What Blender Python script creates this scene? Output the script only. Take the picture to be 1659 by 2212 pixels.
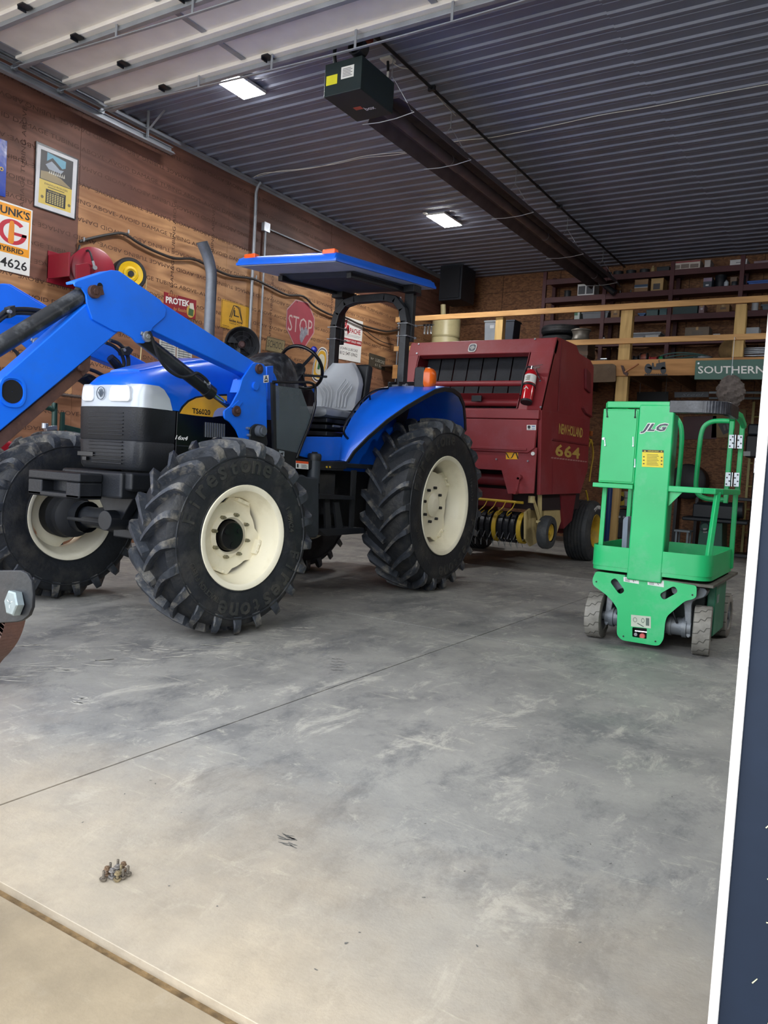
import bpy, bmesh, math, random
from mathutils import Vector, Matrix
random.seed(7)
PI = math.pi
sc = bpy.context.scene
for o in list(bpy.data.objects): bpy.data.objects.remove(o)
COL = sc.collection

# ---------------------------------------------------------------- camera
W, H = 1659, 2212
YAW, PITCH, ROLL, F, CH = 0.5537616760775435, -0.05624348014465374, 0.058887720394532106, 1697.6537, 1.15
def _basis():
    cy, sy = math.cos(YAW), math.sin(YAW); cp, sp = math.cos(PITCH), math.sin(PITCH)
    f = Vector((-sy*cp, cy*cp, sp)); r = Vector((cy, sy, 0)); u = r.cross(f)
    cr, sr = math.cos(ROLL), math.sin(ROLL)
    return cr*r+sr*u, -sr*r+cr*u, f
CR, CU, CF = _basis(); CC = Vector((0, 0, CH))
cam = bpy.data.cameras.new('camera'); camo = bpy.data.objects.new('camera', cam); COL.objects.link(camo)
cam.sensor_fit = 'HORIZONTAL'; cam.sensor_width = 36; cam.lens = F*36/W; cam.clip_start = 0.05; cam.clip_end = 200
camo.matrix_world = Matrix(((CR.x, CU.x, -CF.x, CC.x), (CR.y, CU.y, -CF.y, CC.y), (CR.z, CU.z, -CF.z, CC.z), (0, 0, 0, 1)))
sc.camera = camo
def px(x, y, ax, val):
    """the point of the plane axis=val seen at a photo pixel"""
    v = CF+CR*((x-W/2)/F)-CU*((y-H/2)/F)
    return CC+v*((val-CC[ax])/v[ax])

# ---------------------------------------------------------------- light and exposure
sc.view_settings.view_transform = 'Standard'; sc.view_settings.look = 'None'
sc.view_settings.gamma = 1; sc.view_settings.use_curve_mapping = False
sc.view_settings.exposure = 0.98
wd = bpy.data.worlds.new('sky'); sc.world = wd; wd.use_nodes = True
bg = wd.node_tree.nodes['Background']; bg.inputs[0].default_value = (0.90, 0.945, 1.0, 1); bg.inputs[1].default_value = 2.3
sc.cycles.max_bounces = 7; sc.cycles.diffuse_bounces = 5; sc.cycles.glossy_bounces = 3; sc.cycles.transmission_bounces = 4
sc.cycles.caustics_reflective = False; sc.cycles.caustics_refractive = False; sc.cycles.sample_clamp_indirect = 6
pl = bpy.data.lights.new('doorway_sky_portal', 'AREA'); pl.shape = 'RECTANGLE'; pl.size = 7.6; pl.size_y = 4.9
pl.cycles.is_portal = True
plo = bpy.data.objects.new('doorway_sky_portal', pl); COL.objects.link(plo); plo.location = (-3.95, 1.12, 2.45); plo.rotation_euler = (PI/2, 0, 0)

# ---------------------------------------------------------------- materials
def lin(c):
    if isinstance(c, str): c = [int(c[i:i+2], 16)/255 for i in (0, 2, 4)]
    return tuple(x/12.92 if x <= .04045 else ((x+.055)/1.055)**2.4 for x in c)
MATS = {}
def pm(name, col, rough=.5, metal=0, ns=6, na=.12, bump=0, bs=60, dirt=None, da=.35, ds=2.5, emit=0, alpha=1, spec=.5, coat=0):
    """procedural paint: base colour, fine variation, optional dirt patches and bump"""
    if name in MATS: return MATS[name]
    m = bpy.data.materials.new(name); m.use_nodes = True; nt = m.node_tree; N = nt.nodes; L = nt.links
    b = N['Principled BSDF']; c = lin(col)
    tc = N.new('ShaderNodeTexCoord'); n = N.new('ShaderNodeTexNoise'); n.inputs['Scale'].default_value = ns; n.inputs['Detail'].default_value = 6
    L.new(tc.outputs['Object'], n.inputs['Vector'])
    r = N.new('ShaderNodeValToRGB'); r.color_ramp.elements[0].position = .3; r.color_ramp.elements[1].position = .7
    r.color_ramp.elements[0].color = tuple(x*(1-na) for x in c)+(1,); r.color_ramp.elements[1].color = tuple(min(1, x*(1+na)) for x in c)+(1,)
    L.new(n.outputs[0], r.inputs[0]); out = r.outputs[0]
    if dirt:
        n2 = N.new('ShaderNodeTexNoise'); n2.inputs['Scale'].default_value = ds; n2.inputs['Detail'].default_value = 10; n2.inputs['Roughness'].default_value = .7
        L.new(tc.outputs['Object'], n2.inputs['Vector'])
        r2 = N.new('ShaderNodeValToRGB'); r2.color_ramp.elements[0].position = .5; r2.color_ramp.elements[1].position = .68
        r2.color_ramp.elements[1].color = (da, da, da, 1)
        L.new(n2.outputs[0], r2.inputs[0])
        mx = N.new('ShaderNodeMix'); mx.data_type = 'RGBA'
        L.new(r2.outputs[0], mx.inputs[0]); L.new(out, mx.inputs[6]); mx.inputs[7].default_value = lin(dirt)+(1,)
        out = mx.outputs[2]
    L.new(out, b.inputs['Base Color'])
    b.inputs['Roughness'].default_value = rough; b.inputs['Metallic'].default_value = metal
    b.inputs['Specular IOR Level'].default_value = spec; b.inputs['Coat Weight'].default_value = coat
    if bump:
        n3 = N.new('ShaderNodeTexNoise'); n3.inputs['Scale'].default_value = bs; n3.inputs['Detail'].default_value = 5
        L.new(tc.outputs['Object'], n3.inputs['Vector'])
        bp = N.new('ShaderNodeBump'); bp.inputs['Strength'].default_value = bump; bp.inputs['Distance'].default_value = .01
        L.new(n3.outputs[0], bp.inputs['Height']); L.new(bp.outputs[0], b.inputs['Normal'])
    if emit:
        b.inputs['Emission Color'].default_value = c+(1,); b.inputs['Emission Strength'].default_value = emit
    if alpha < 1: b.inputs['Alpha'].default_value = alpha
    MATS[name] = m; return m

BLUE = pm('tractor_blue_paint', '0c66e4', .32, 0, 3, .08, dirt='2b5fae', da=.3, coat=.3)
BLUED = pm('loader_blue_paint', '0c6ae8', .42, 0, 3, .08, dirt='356cc0', da=.35)
BLACK = pm('black_plastic', '14171c', .5, 0, 5, .2, .15, 90, dirt='2c2f34', da=.5)
BLKM = pm('black_painted_metal', '181b21', .4, 0, 5, .2, dirt='40454d', da=.5)
BLKG = pm('black_gloss_plastic', '0a0b10', .3, 0, 4, .1)
DARKI = pm('dark_iron', '17191d', .7, 0, 6, .3, .2, 40, dirt='3c3833', da=.5)
CREAM = pm('cream_rim_paint', 'f1ead2', .4, 0, 3, .05, dirt='c9bd9c', da=.4)
RUST = pm('rusty_steel', '4a3430', .65, .2, 7, .3, .3, 50, dirt='6a4a3c', da=.7)
CHROME = pm('chrome_rod', 'd0d4da', .15, 1, 4, .05)
ZINC = pm('zinc_steel', 'a9aeb4', .38, .8, 8, .12)
GALV = pm('galvanized_steel', 'a4a9b0', .45, .5, 4, .15)
RED = pm('baler_red_paint', '8c2f34', .45, 0, 2.5, .1, .05, 60, dirt='965058', da=.55, ds=1.8)
REDD = pm('baler_dark_red_paint', '742029', .5, 0, 3, .15, dirt='7a3a42', da=.5)
GREEN = pm('lift_green_paint', '26c072', .4, 0, 2.5, .1, dirt='6fc393', da=.6, ds=3)
GREY = pm('grey_vinyl', 'a4a8ae', .42, 0, 4, .08)
YEL = pm('yellow_paint', 'c7a52f', .5, 0, 4, .15, dirt='6e6030', da=.5)
AMBER = pm('amber_lens', 'e8671c', .25, 0, 3, .1)
ORANGE = pm('orange_lens', 'ff5a12', .25, 0, 3, .05)
WHITE = pm('white_paint', 'e6e6e2', .5, 0, 4, .05)
CANVAS = pm('headliner_grey', 'b4b8c0', .8, 0, 6, .1)

def rubber(name, base, dust, da, low=.42, high=.75):
    m = pm(name, base, .55, 0, 9, .25, .35, 45, dirt=dust, da=da, ds=4, spec=.45); return m
TIRE = rubber('tractor_tire_rubber', '1c1f24', '4d4a45', .55)
TIREL = pm('tractor_lug_rubber', '34383f', .5, 0, 14, .35, .4, 40, dirt='8a8478', da=.75, ds=9, spec=.5)
TIREG = rubber('baler_tire_rubber', '3a3d40', '5d5c58', .5)
TIREW = rubber('non_marking_tire_rubber', '8f8c84', '6b675f', .6)

def wood(name, c1, c2, sx=1.0, ring=14, rough=.6, axis='Y', dirt=None):
    m = bpy.data.materials.new(name); m.use_nodes = True; nt = m.node_tree; N = nt.nodes; L = nt.links; b = N['Principled BSDF']
    tc = N.new('ShaderNodeTexCoord'); mp = N.new('ShaderNodeMapping'); L.new(tc.outputs['Object'], mp.inputs[0])
    s = {'X': (.12, 1, 1), 'Y': (1, .14, 1), 'Z': (1, 1, .12)}[axis]; mp.inputs['Scale'].default_value = tuple(q*sx for q in s)
    n = N.new('ShaderNodeTexNoise'); n.inputs['Scale'].default_value = 1.6; n.inputs['Detail'].default_value = 3; n.inputs['Distortion'].default_value = .6
    L.new(mp.outputs[0], n.inputs['Vector'])
    mt = N.new('ShaderNodeMath'); mt.operation = 'MULTIPLY'; mt.inputs[1].default_value = ring; L.new(n.outputs[0], mt.inputs[0])
    fr = N.new('ShaderNodeMath'); fr.operation = 'PINGPONG'; fr.inputs[1].default_value = 1; L.new(mt.outputs[0], fr.inputs[0])
    n2 = N.new('ShaderNodeTexNoise'); n2.inputs['Scale'].default_value = 9; n2.inputs['Detail'].default_value = 8; L.new(mp.outputs[0], n2.inputs['Vector'])
    mx = N.new('ShaderNodeMath'); mx.operation = 'MULTIPLY_ADD'; mx.inputs[1].default_value = .32; L.new(fr.outputs[0], mx.inputs[0])
    m2 = N.new('ShaderNodeMath'); m2.operation = 'MULTIPLY'; m2.inputs[1].default_value = .95; L.new(n2.outputs[0], m2.inputs[0]); L.new(m2.outputs[0], mx.inputs[2])
    r = N.new('ShaderNodeValToRGB'); r.color_ramp.elements[0].position = .25; r.color_ramp.elements[1].position = .8
    r.color_ramp.elements[0].color = lin(c1)+(1,); r.color_ramp.elements[1].color = lin(c2)+(1,)
    L.new(mx.outputs[0], r.inputs[0]); out = r.outputs[0]
    if dirt:
        n4 = N.new('ShaderNodeTexNoise'); n4.inputs['Scale'].default_value = .9; n4.inputs['Detail'].default_value = 5; L.new(tc.outputs['Object'], n4.inputs['Vector'])
        r4 = N.new('ShaderNodeValToRGB'); r4.color_ramp.elements[0].position = .42; r4.color_ramp.elements[1].position = .62; r4.color_ramp.elements[1].color = (.6, .6, .6, 1)
        L.new(n4.outputs[0], r4.inputs[0]); m4 = N.new('ShaderNodeMix'); m4.data_type = 'RGBA'
        L.new(r4.outputs[0], m4.inputs[0]); L.new(out, m4.inputs[6]); m4.inputs[7].default_value = lin(dirt)+(1,); out = m4.outputs[2]
    L.new(out, b.inputs['Base Color']); b.inputs['Roughness'].default_value = rough; b.inputs['Specular IOR Level'].default_value = .3
    return m
PLYD = wood('plywood_aged', '5a3d33', '80594a', 1.0, 22, .55, 'Y', '4b3431')
PLYL = wood('plywood_light', '82583c', 'c4956a', 1.0, 26, .5, 'Y', '79523a')
PLYM = wood('plywood_mid', '75503a', 'a0745a', 1.0, 22, .5, 'Y', '664635')
LUM = wood('pine_lumber', 'a87d4c', 'd0a26a', 2.0, 10, .6, 'X')
LUMZ = wood('pine_post', 'a98a52', 'ccab70', 2.0, 10, .6, 'Z')
BEAMW = wood('beam_wood', '8f6338', 'bd8c57', 1.5, 12, .6, 'X')

def osb():
    m = bpy.data.materials.new('osb_boards'); m.use_nodes = True; nt = m.node_tree; N = nt.nodes; L = nt.links; b = N['Principled BSDF']
    tc = N.new('ShaderNodeTexCoord'); v = N.new('ShaderNodeTexVoronoi'); v.inputs['Scale'].default_value = 22
    mp = N.new('ShaderNodeMapping'); mp.inputs['Scale'].default_value = (1, 1, 2.2); L.new(tc.outputs['Object'], mp.inputs[0]); L.new(mp.outputs[0], v.inputs['Vector'])
    r = N.new('ShaderNodeValToRGB'); r.color_ramp.elements[0].color = lin('6a4630')+(1,); r.color_ramp.elements[1].color = lin('9a6c48')+(1,)
    sp = N.new('ShaderNodeSeparateColor'); L.new(v.outputs['Color'], sp.inputs[0]); L.new(sp.outputs[0], r.inputs[0])
    L.new(r.outputs[0], b.inputs['Base Color']); b.inputs['Roughness'].default_value = .7; return m
OSB = osb()

def concrete(name, c1, c2, tan, tan_y0, tan_y1, rough=.62):
    m = bpy.data.materials.new(name); m.use_nodes = True; nt = m.node_tree; N = nt.nodes; L = nt.links; b = N['Principled BSDF']
    tc = N.new('ShaderNodeTexCoord')
    def noise(s, d, ro=.6, dist=0, sc_=(1, 1, 1), rot=0):
        mp = N.new('ShaderNodeMapping'); mp.inputs['Scale'].default_value = sc_; mp.inputs['Rotation'].default_value = (0, 0, rot); L.new(tc.outputs['Object'], mp.inputs[0])
        n = N.new('ShaderNodeTexNoise'); n.inputs['Scale'].default_value = s; n.inputs['Detail'].default_value = d; n.inputs['Roughness'].default_value = ro; n.inputs['Distortion'].default_value = dist
        L.new(mp.outputs[0], n.inputs['Vector']); return n.outputs[0]
    def ramp(i, p0, p1, c0=(0, 0, 0, 1), c1_=(1, 1, 1, 1)):
        r = N.new('ShaderNodeValToRGB'); r.color_ramp.elements[0].position = p0; r.color_ramp.elements[1].position = p1
        r.color_ramp.elements[0].color = c0; r.color_ramp.elements[1].color = c1_; L.new(i, r.inputs[0]); return r.outputs[0]
    def mix(f, a, c):
        x = N.new('ShaderNodeMix'); x.data_type = 'RGBA'
        if isinstance(f, float): x.inputs[0].default_value = f
        else: L.new(f, x.inputs[0])
        L.new(a, x.inputs[6])
        if isinstance(c, tuple): x.inputs[7].default_value = c
        else: L.new(c, x.inputs[7])
        return x.outputs[2]
    base = ramp(noise(1.3, 10, .7, .2), .36, .64, lin(c1)+(1,), lin(c2)+(1,))
    base = mix(ramp(noise(2.3, 14, .8, .25, (1, .6, 1), .5), .50, .60, c1_=(.55, .55, .55, 1)), base, lin('54565a')+(1,))
    base = mix(ramp(noise(4.6, 12, .8, .5, (1, .5, 1), .3), .54, .63, c1_=(.6, .6, .6, 1)), base, lin('bdb9ae')+(1,))
    base = mix(ramp(noise(9, 10, .8, .8, (.3, 1, 1), -.25), .58, .66, c1_=(.5, .5, .5, 1)), base, lin('c9c4b4')+(1,))
    base = mix(ramp(noise(60, 4, .6), .66, .72, c1_=(.5, .5, .5, 1)), base, lin('4c4a46')+(1,))
    # dust blown in at the doorway, mixed by distance from it
    sx = N.new('ShaderNodeSeparateXYZ'); L.new(tc.outputs['Object'], sx.inputs[0])
    ad = N.new('ShaderNodeMath'); ad.operation = 'MULTIPLY_ADD'; L.new(noise(1.6, 6), ad.inputs[0]); ad.inputs[1].default_value = 1.5; L.new(sx.outputs[1], ad.inputs[2])
    mr = N.new('ShaderNodeMapRange'); mr.inputs[1].default_value = tan_y0+.75; mr.inputs[2].default_value = tan_y1+.75; mr.inputs[3].default_value = .88; mr.inputs[4].default_value = 0
    L.new(ad.outputs[0], mr.inputs[0]); base = mix(mr.outputs[0], base, ramp(noise(9, 8, .7), .3, .7, lin(tan)+(1,), tuple(min(1, q*1.35) for q in lin(tan))+(1,)))
    L.new(base, b.inputs['Base Color'])
    L.new(ramp(noise(2.2, 5), .3, .7, (rough-.1,)*3+(1,), (rough+.16,)*3+(1,)), b.inputs['Roughness'])
    bp = N.new('ShaderNodeBump'); bp.inputs['Strength'].default_value = .25; bp.inputs['Distance'].default_value = .006
    L.new(noise(38, 6, .7), bp.inputs['Height']); L.new(bp.outputs[0], b.inputs['Normal'])
    return m
CONC = concrete('worn_concrete', '7a7977', '9c9a94', 'a0927d', 1.15, 2.3)
CONCO = concrete('outdoor_concrete', '756c5a', '8a806c', '8a7c66', 5, 6, .85)

# ---------------------------------------------------------------- mesh building
class MB:
    def __init__(s): s.v = []; s.f = []; s.mi = []
    def add(s, vs, fs, mi=0):
        k = len(s.v); s.v += [tuple(q) for q in vs]; s.f += [tuple(i+k for i in f) for f in fs]; s.mi += [mi]*len(fs); return s
    def box(s, x0, x1, y0, y1, z0, z1, mi=0):
        x0, x1 = sorted((x0, x1)); y0, y1 = sorted((y0, y1)); z0, z1 = sorted((z0, z1))
        return s.add([(x, y, z) for z in (z0, z1) for y in (y0, y1) for x in (x0, x1)],
                     [(0, 2, 3, 1), (4, 5, 7, 6), (0, 1, 5, 4), (2, 6, 7, 3), (0, 4, 6, 2), (1, 3, 7, 5)], mi)
    def bar(s, p, q, w, h, up=(0, 0, 1)):
        p = Vector(p); q = Vector(q); d = (q-p).normalized(); r = d.cross(Vector(up))
        if r.length < 1e-4: r = d.cross(Vector((1, 0, 0)))
        r.normalize(); u = r.cross(d); vs = []
        for e in (p, q):
            for a, b in ((-1, -1), (1, -1), (1, 1), (-1, 1)): vs.append(e+r*(a*w/2)+u*(b*h/2))
        return s.add(vs, [(3, 2, 1, 0), (4, 5, 6, 7), (0, 1, 5, 4), (1, 2, 6, 5), (2, 3, 7, 6), (3, 0, 4, 7)])
    def prism(s, poly, ax, a, b, mi=0):
        """poly: 2-D points in the two other axes (in order x<y<z); extruded along ax from a to b"""
        n = len(poly); vs = []
        for t in (a, b):
            for (u, v) in poly:
                q = [u, v]; q.insert(ax, t); vs.append(q)
        fs = [tuple(range(n))[::-1], tuple(range(n, 2*n))]+[(i, (i+1) % n, n+(i+1) % n, n+i) for i in range(n)]
        return s.add(vs, fs, mi)
    def ring(s, rings, closed=True, caps=True):
        n = len(rings[0]); k = len(rings); vs = [p for r in rings for p in r]; fs = []
        for i in range(k-1):
            for j in range(n if closed else n-1):
                fs.append((i*n+j, i*n+(j+1) % n, (i+1)*n+(j+1) % n, (i+1)*n+j))
        if caps and closed: fs += [tuple(range(n))[::-1], tuple((k-1)*n+j for j in range(n))]
        return s.add(vs, fs)
    def tube(s, pts, r, n=10, caps=True):
        pts = [Vector(p) for p in pts]; rr = r if isinstance(r, (list, tuple)) else [r]*len(pts)
        d = (pts[1]-pts[0]).normalized(); a = d.cross(Vector((0, 0, 1)))
        if a.length < .05: a = d.cross(Vector((1, 0, 0)))
        a.normalize(); rings = []
        for i, p in enumerate(pts):
            t = (pts[min(i+1, len(pts)-1)]-pts[max(i-1, 0)]).normalized()
            a = (a-t*a.dot(t)).normalized(); b = t.cross(a)
            rings.append([p+a*(rr[i]*math.cos(2*PI*j/n))+b*(rr[i]*math.sin(2*PI*j/n)) for j in range(n)])
        return s.ring(rings, caps=caps)
    def cyl(s, p, q, r, n=20): return s.tube([p, q], r, n)
    def lathe(s, prof, o, d, n=32, full=2*PI):
        """prof: (distance along d, radius)"""
        o = Vector(o); d = Vector(d).normalized(); a = d.cross(Vector((0, 0, 1)))
        if a.length < .05: a = d.cross(Vector((1, 0, 0)))
        a.normalize(); b = d.cross(a); rings = []
        for (h, r) in prof: rings.append([o+d*h+a*(r*math.cos(full*j/n))+b*(r*math.sin(full*j/n)) for j in range(n)])
        return s.ring(rings, caps=False)
    def xf(s, M, k=0):
        s.v = s.v[:k]+[tuple(M @ Vector(v)) for v in s.v[k:]]; return s
    def join(s, o): return s.add(o.v, o.f)

BASE = {}
def obj(name, mb, mat, parent=None, smooth=False, bevel=0, loc=None, kind=None, label=None, seg=2):
    me = bpy.data.meshes.new(name)
    root = BASE.get(parent.name, Vector()) if parent else Vector(loc or (0, 0, 0))
    me.from_pydata([tuple(Vector(v)-root) for v in mb.v], [], mb.f)
    mats = mat if isinstance(mat, (list, tuple)) else [mat]
    for m in mats: me.materials.append(m)
    if len(mats) > 1: me.polygons.foreach_set('material_index', mb.mi)
    bm = bmesh.new(); bm.from_mesh(me); bmesh.ops.recalc_face_normals(bm, faces=bm.faces); bm.to_mesh(me); bm.free()
    o = bpy.data.objects.new(name, me); COL.objects.link(o)
    if smooth:
        me.polygons.foreach_set('use_smooth', [True]*len(me.polygons))
        me.update(); me.set_sharp_from_angle(angle=math.radians(38))
    if bevel:
        md = o.modifiers.new('bevel', 'BEVEL'); md.width = bevel; md.segments = seg; md.limit_method = 'ANGLE'; md.angle_limit = math.radians(35)
        me.polygons.foreach_set('use_smooth', [True]*len(me.polygons)); md.harden_normals = True
    if parent: o.parent = parent; BASE[o.name] = root
    else: o.location = root; BASE[o.name] = root
    if kind: o['kind'] = kind
    if label: o['label'] = label
    return o
def thing(name, label, cat, loc=(0, 0, 0), group=None):
    o = bpy.data.objects.new(name, None); COL.objects.link(o); o.location = loc; o.empty_display_size = .1
    BASE[o.name] = Vector(loc); o['label'] = label; o['category'] = cat
    if group: o['group'] = group
    return o
def tag(o, label, cat, group=None):
    o['label'] = label; o['category'] = cat
    if group: o['group'] = group
    return o
def struct(name, mb, mat, **k):
    k.setdefault('kind', 'structure'); return obj(name, mb, mat, **k)
def dup(o, delta=(0, 0, 0), label=None):
    c = o.copy(); COL.objects.link(c); c.location = o.location+Vector(delta); BASE[c.name] = Vector(c.location)
    if label: c['label'] = label
    for ch in list(o.children):
        d = ch.copy(); COL.objects.link(d); d.parent = c
        for g in list(ch.children):
            e = g.copy(); COL.objects.link(e); e.parent = d
    return c

def curve_mesh(cu):
    ob = bpy.data.objects.new('tmp', cu); COL.objects.link(ob)
    dg = bpy.context.evaluated_depsgraph_get(); me = bpy.data.meshes.new_from_object(ob.evaluated_get(dg))
    vs = [tuple(v.co) for v in me.vertices]; fs = [tuple(p.vertices) for p in me.polygons]
    bpy.data.objects.remove(ob); bpy.data.curves.remove(cu); bpy.data.meshes.remove(me); return vs, fs
TC = {}
def text_raw(t, bold=0, shear=0, space=1.0, res=2):
    k = (t, bold, shear, space)
    if k in TC: return TC[k]
    cu = bpy.data.curves.new('t', 'FONT'); cu.body = t; cu.size = 1; cu.resolution_u = res; cu.offset = bold; cu.shear = shear; cu.space_character = space
    vs, fs = curve_mesh(cu); xs = [v[0] for v in vs]; ys = [v[1] for v in vs]
    x0, x1, y0, y1 = min(xs), max(xs), min(ys), max(ys)
    TC[k] = ([((v[0]-x0)/(x1-x0), (v[1]-y0)/(y1-y0)) for v in vs], fs, (x1-x0)/(y1-y0)); return TC[k]
class Plane:
    """a local drawing plane: origin, right, up; coordinates in metres, or 0..1 with u()"""
    def __init__(s, O, R, U):
        s.O = Vector(O); R = Vector(R); U = Vector(U); s.w = R.length; s.h = U.length; s.R = R.normalized(); s.U = U.normalized(); s.N = s.R.cross(s.U).normalized()
    def p(s, u, v, d=0): return s.O+s.R*(u*s.w)+s.U*(v*s.h)+s.N*d
    def poly(s, mb, pts, d0=0, d1=.002):
        n = len(pts); vs = [s.p(u, v, d0) for u, v in pts]+[s.p(u, v, d1) for u, v in pts]
        mb.add(vs, [tuple(range(n))[::-1], tuple(range(n, 2*n))]+[(i, (i+1) % n, n+(i+1) % n, n+i) for i in range(n)]); return mb
    def rect(s, mb, u0, v0, u1, v1, d0=0, d1=.002): return s.poly(mb, [(u0, v0), (u1, v0), (u1, v1), (u0, v1)], d0, d1)
    def text(s, mb, t, u0, v0, u1, v1, d=.0025, bold=0, shear=0, flip=False, space=1.0):
        vs, fs, asp = text_raw(t, bold, shear, space)
        if flip: vs = [(1-a, 1-b) for a, b in vs]
        mb.add([s.p(u0+(u1-u0)*a, v0+(v1-v0)*b, d) for a, b in vs], fs); return mb
    def disc(s, mb, u, v, ru, rv=None, d0=0, d1=.002, n=24, a0=0, a1=2*PI):
        rv = rv or ru*s.w/s.h
        return s.poly(mb, [(u+ru*math.cos(a0+(a1-a0)*i/n), v+rv*math.sin(a0+(a1-a0)*i/n)) for i in range(n)], d0, d1)
    def arc(s, mb, u, v, ru, rv, tu, tv, a0, a1, d0=0, d1=.002, n=24):
        for i in range(n):
            q = [a0+(a1-a0)*(i+e)/n for e in (0, 1)]
            s.poly(mb, [(u+ru*math.cos(q[0]), v+rv*math.sin(q[0])), (u+ru*math.cos(q[1]), v+rv*math.sin(q[1])),
                        (u+(ru-tu)*math.cos(q[1]), v+(rv-tv)*math.sin(q[1])), (u+(ru-tu)*math.cos(q[0]), v+(rv-tv)*math.sin(q[0]))], d0, d1)
        return mb
def plq(bl, br, tl, ax, val):
    a, b, c = px(*bl, ax, val), px(*br, ax, val), px(*tl, ax, val)
    return Plane(a, b-a, c-a)
def smoothpts(pts, k=6, closed=False):
    """Catmull-Rom through the points"""
    P = [Vector(p) for p in pts]; n = len(P); out = []
    for i in range(n if closed else n-1):
        g = lambda j: P[j % n] if closed else P[max(0, min(n-1, j))]
        a, b, c, d = g(i-1), g(i), g(i+1), g(i+2)
        for t in range(k):
            t /= k; out.append(.5*((2*b)+(c-a)*t+(2*a-5*b+4*c-d)*t*t+(3*b-a-3*c+d)*t**3))
    if not closed: out.append(P[-1])
    return out
def s2(pts, k=6, closed=True):
    return [(p[0], p[1]) for p in smoothpts([(a, b, 0) for a, b in pts], k, closed)]
def roundpoly(pts, r, k=5):
    n = len(pts); out = []
    rr = r if isinstance(r, (list, tuple)) else [r]*n
    for i in range(n):
        p = Vector(pts[i]); a = Vector(pts[i-1])-p; b = Vector(pts[(i+1) % n])-p; q = min(rr[i], a.length*.48, b.length*.48)
        if q < 1e-5: out.append((p.x, p.y)); continue
        s_ = p+a.normalized()*q; e = p+b.normalized()*q
        for t in range(k+1):
            t /= k; v = s_*(1-t)**2+p*2*t*(1-t)+e*t*t; out.append((v.x, v.y))
    return out
def yz(pts, x): return [(px(a, b, 0, x).y, px(a, b, 0, x).z) for a, b in pts]
def xz(pts, y): return [(px(a, b, 1, y).x, px(a, b, 1, y).z) for a, b in pts]

# ================================================================ the setting
CZ = 5.23; WX = -8.0; BY = 15.1; FY = 1.2; RX = 7.0
# floor: slabs with saw-cut joints between them
m = MB(); xs = [WX, -2.292, 3.4, RX]; ys = [FY+.012, 5.06, 9.0, 12.6, BY]
for i in range(3):
    for j in range(4):
        m.box(xs[i]+.004*(i > 0), xs[i+1]-.004*(i < 2), ys[j]+.004*(j > 0), ys[j+1]-.004*(j < 3), -.12, 0)
struct('floor', m, CONC, bevel=.002)
m = MB().box(-16, 16, -.6, FY-.012, -.13, -.012).box(-16, 16, -.6, BY+1, -.3, -.121)
struct('trim_1', m, CONCO, bevel=.004)['label'] = 'outdoor concrete apron in front of the doorway'
struct('trim_9', MB().box(-20, 20, -16, -.6, -.3, -.02), pm('pale_bounce_gravel', 'd6d0c3', .9, 0, 30, .15, .5, 30))['label'] = 'unseen pale gravel added outside the doorway to bounce light in'  # out of view; pale ground added to bounce daylight up to the raised door
m = MB().box(WX, RX, FY-.012, FY+.012, -.12, -.022)
struct('trim_2', m, pm('joint_dirt', '6f5a3c', .95, 0, 30, .5, .6, 60))['label'] = 'dirt filled joint between the floor and the apron'
# ceiling: two lengths of ribbed metal panel, lapped
CEIL = pm('ceiling_panel_metal', '82889b', .40, .12, 2.2, .08, dirt='747a8c', da=.5)
def ceil_sheet(name, x0, x1, dz, y_off):
    m = MB(); P = .2286; prof = []
    y = FY-.3+y_off
    while y < BY+.1:
        prof += [(y, 0), (y+.070, 0), (y+.082, -.020), (y+.112, -.020), (y+.124, 0), (y+.170, 0), (y+.174, -.005), (y+.186, -.005), (y+.190, 0)]; y += P
    prof = [(a, b+CZ+dz) for a, b in prof if FY-.3 <= a <= BY+.1]
    n = len(prof); vs = [(x0, a, b) for a, b in prof]+[(x1, a, b) for a, b in prof]
    m.add(vs, [(i, i+1, n+i+1, n+i) for i in range(n-1)])
    return m
m = ceil_sheet('c', WX-.05, -2.28, 0, 0); m.join(ceil_sheet('c', -2.30, RX+.05, -.006, .004)); struct('ceiling', m, CEIL)
struct('trim_3', MB().box(WX-.1, RX+.1, FY-.3, BY+.1, CZ+.03, CZ+.2), pm('roof_deck', '2b2b2e', .9))['label'] = 'roof deck above the ribbed ceiling'
# left wall: plywood sheets
seams = [1.0, 1.0+2.44, 5.88, 8.32, 10.76, 13.2, BY]
rows = [0, .57, 1.78, 2.99, 4.19, CZ+.02]
wall = MB(); wall.box(WX-.15, WX-.02, .9, BY+.1, -.1, CZ+.1, 0)
for r in range(5):
    for i in range(6):
        mi = 0 if (r == 4 or (i < 2 and r > 2)) else (1 if (r == 3 or (r == 2 and i % 2)) else 2)
        wall.box(WX-.02, WX-.0015*((r+i) % 2), seams[i]+.0015, seams[i+1]-.0015, rows[r]+.0015, rows[r+1]-.0015, mi)
wl = struct('wall_left', wall, [PLYD, PLYL, PLYM])
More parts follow.
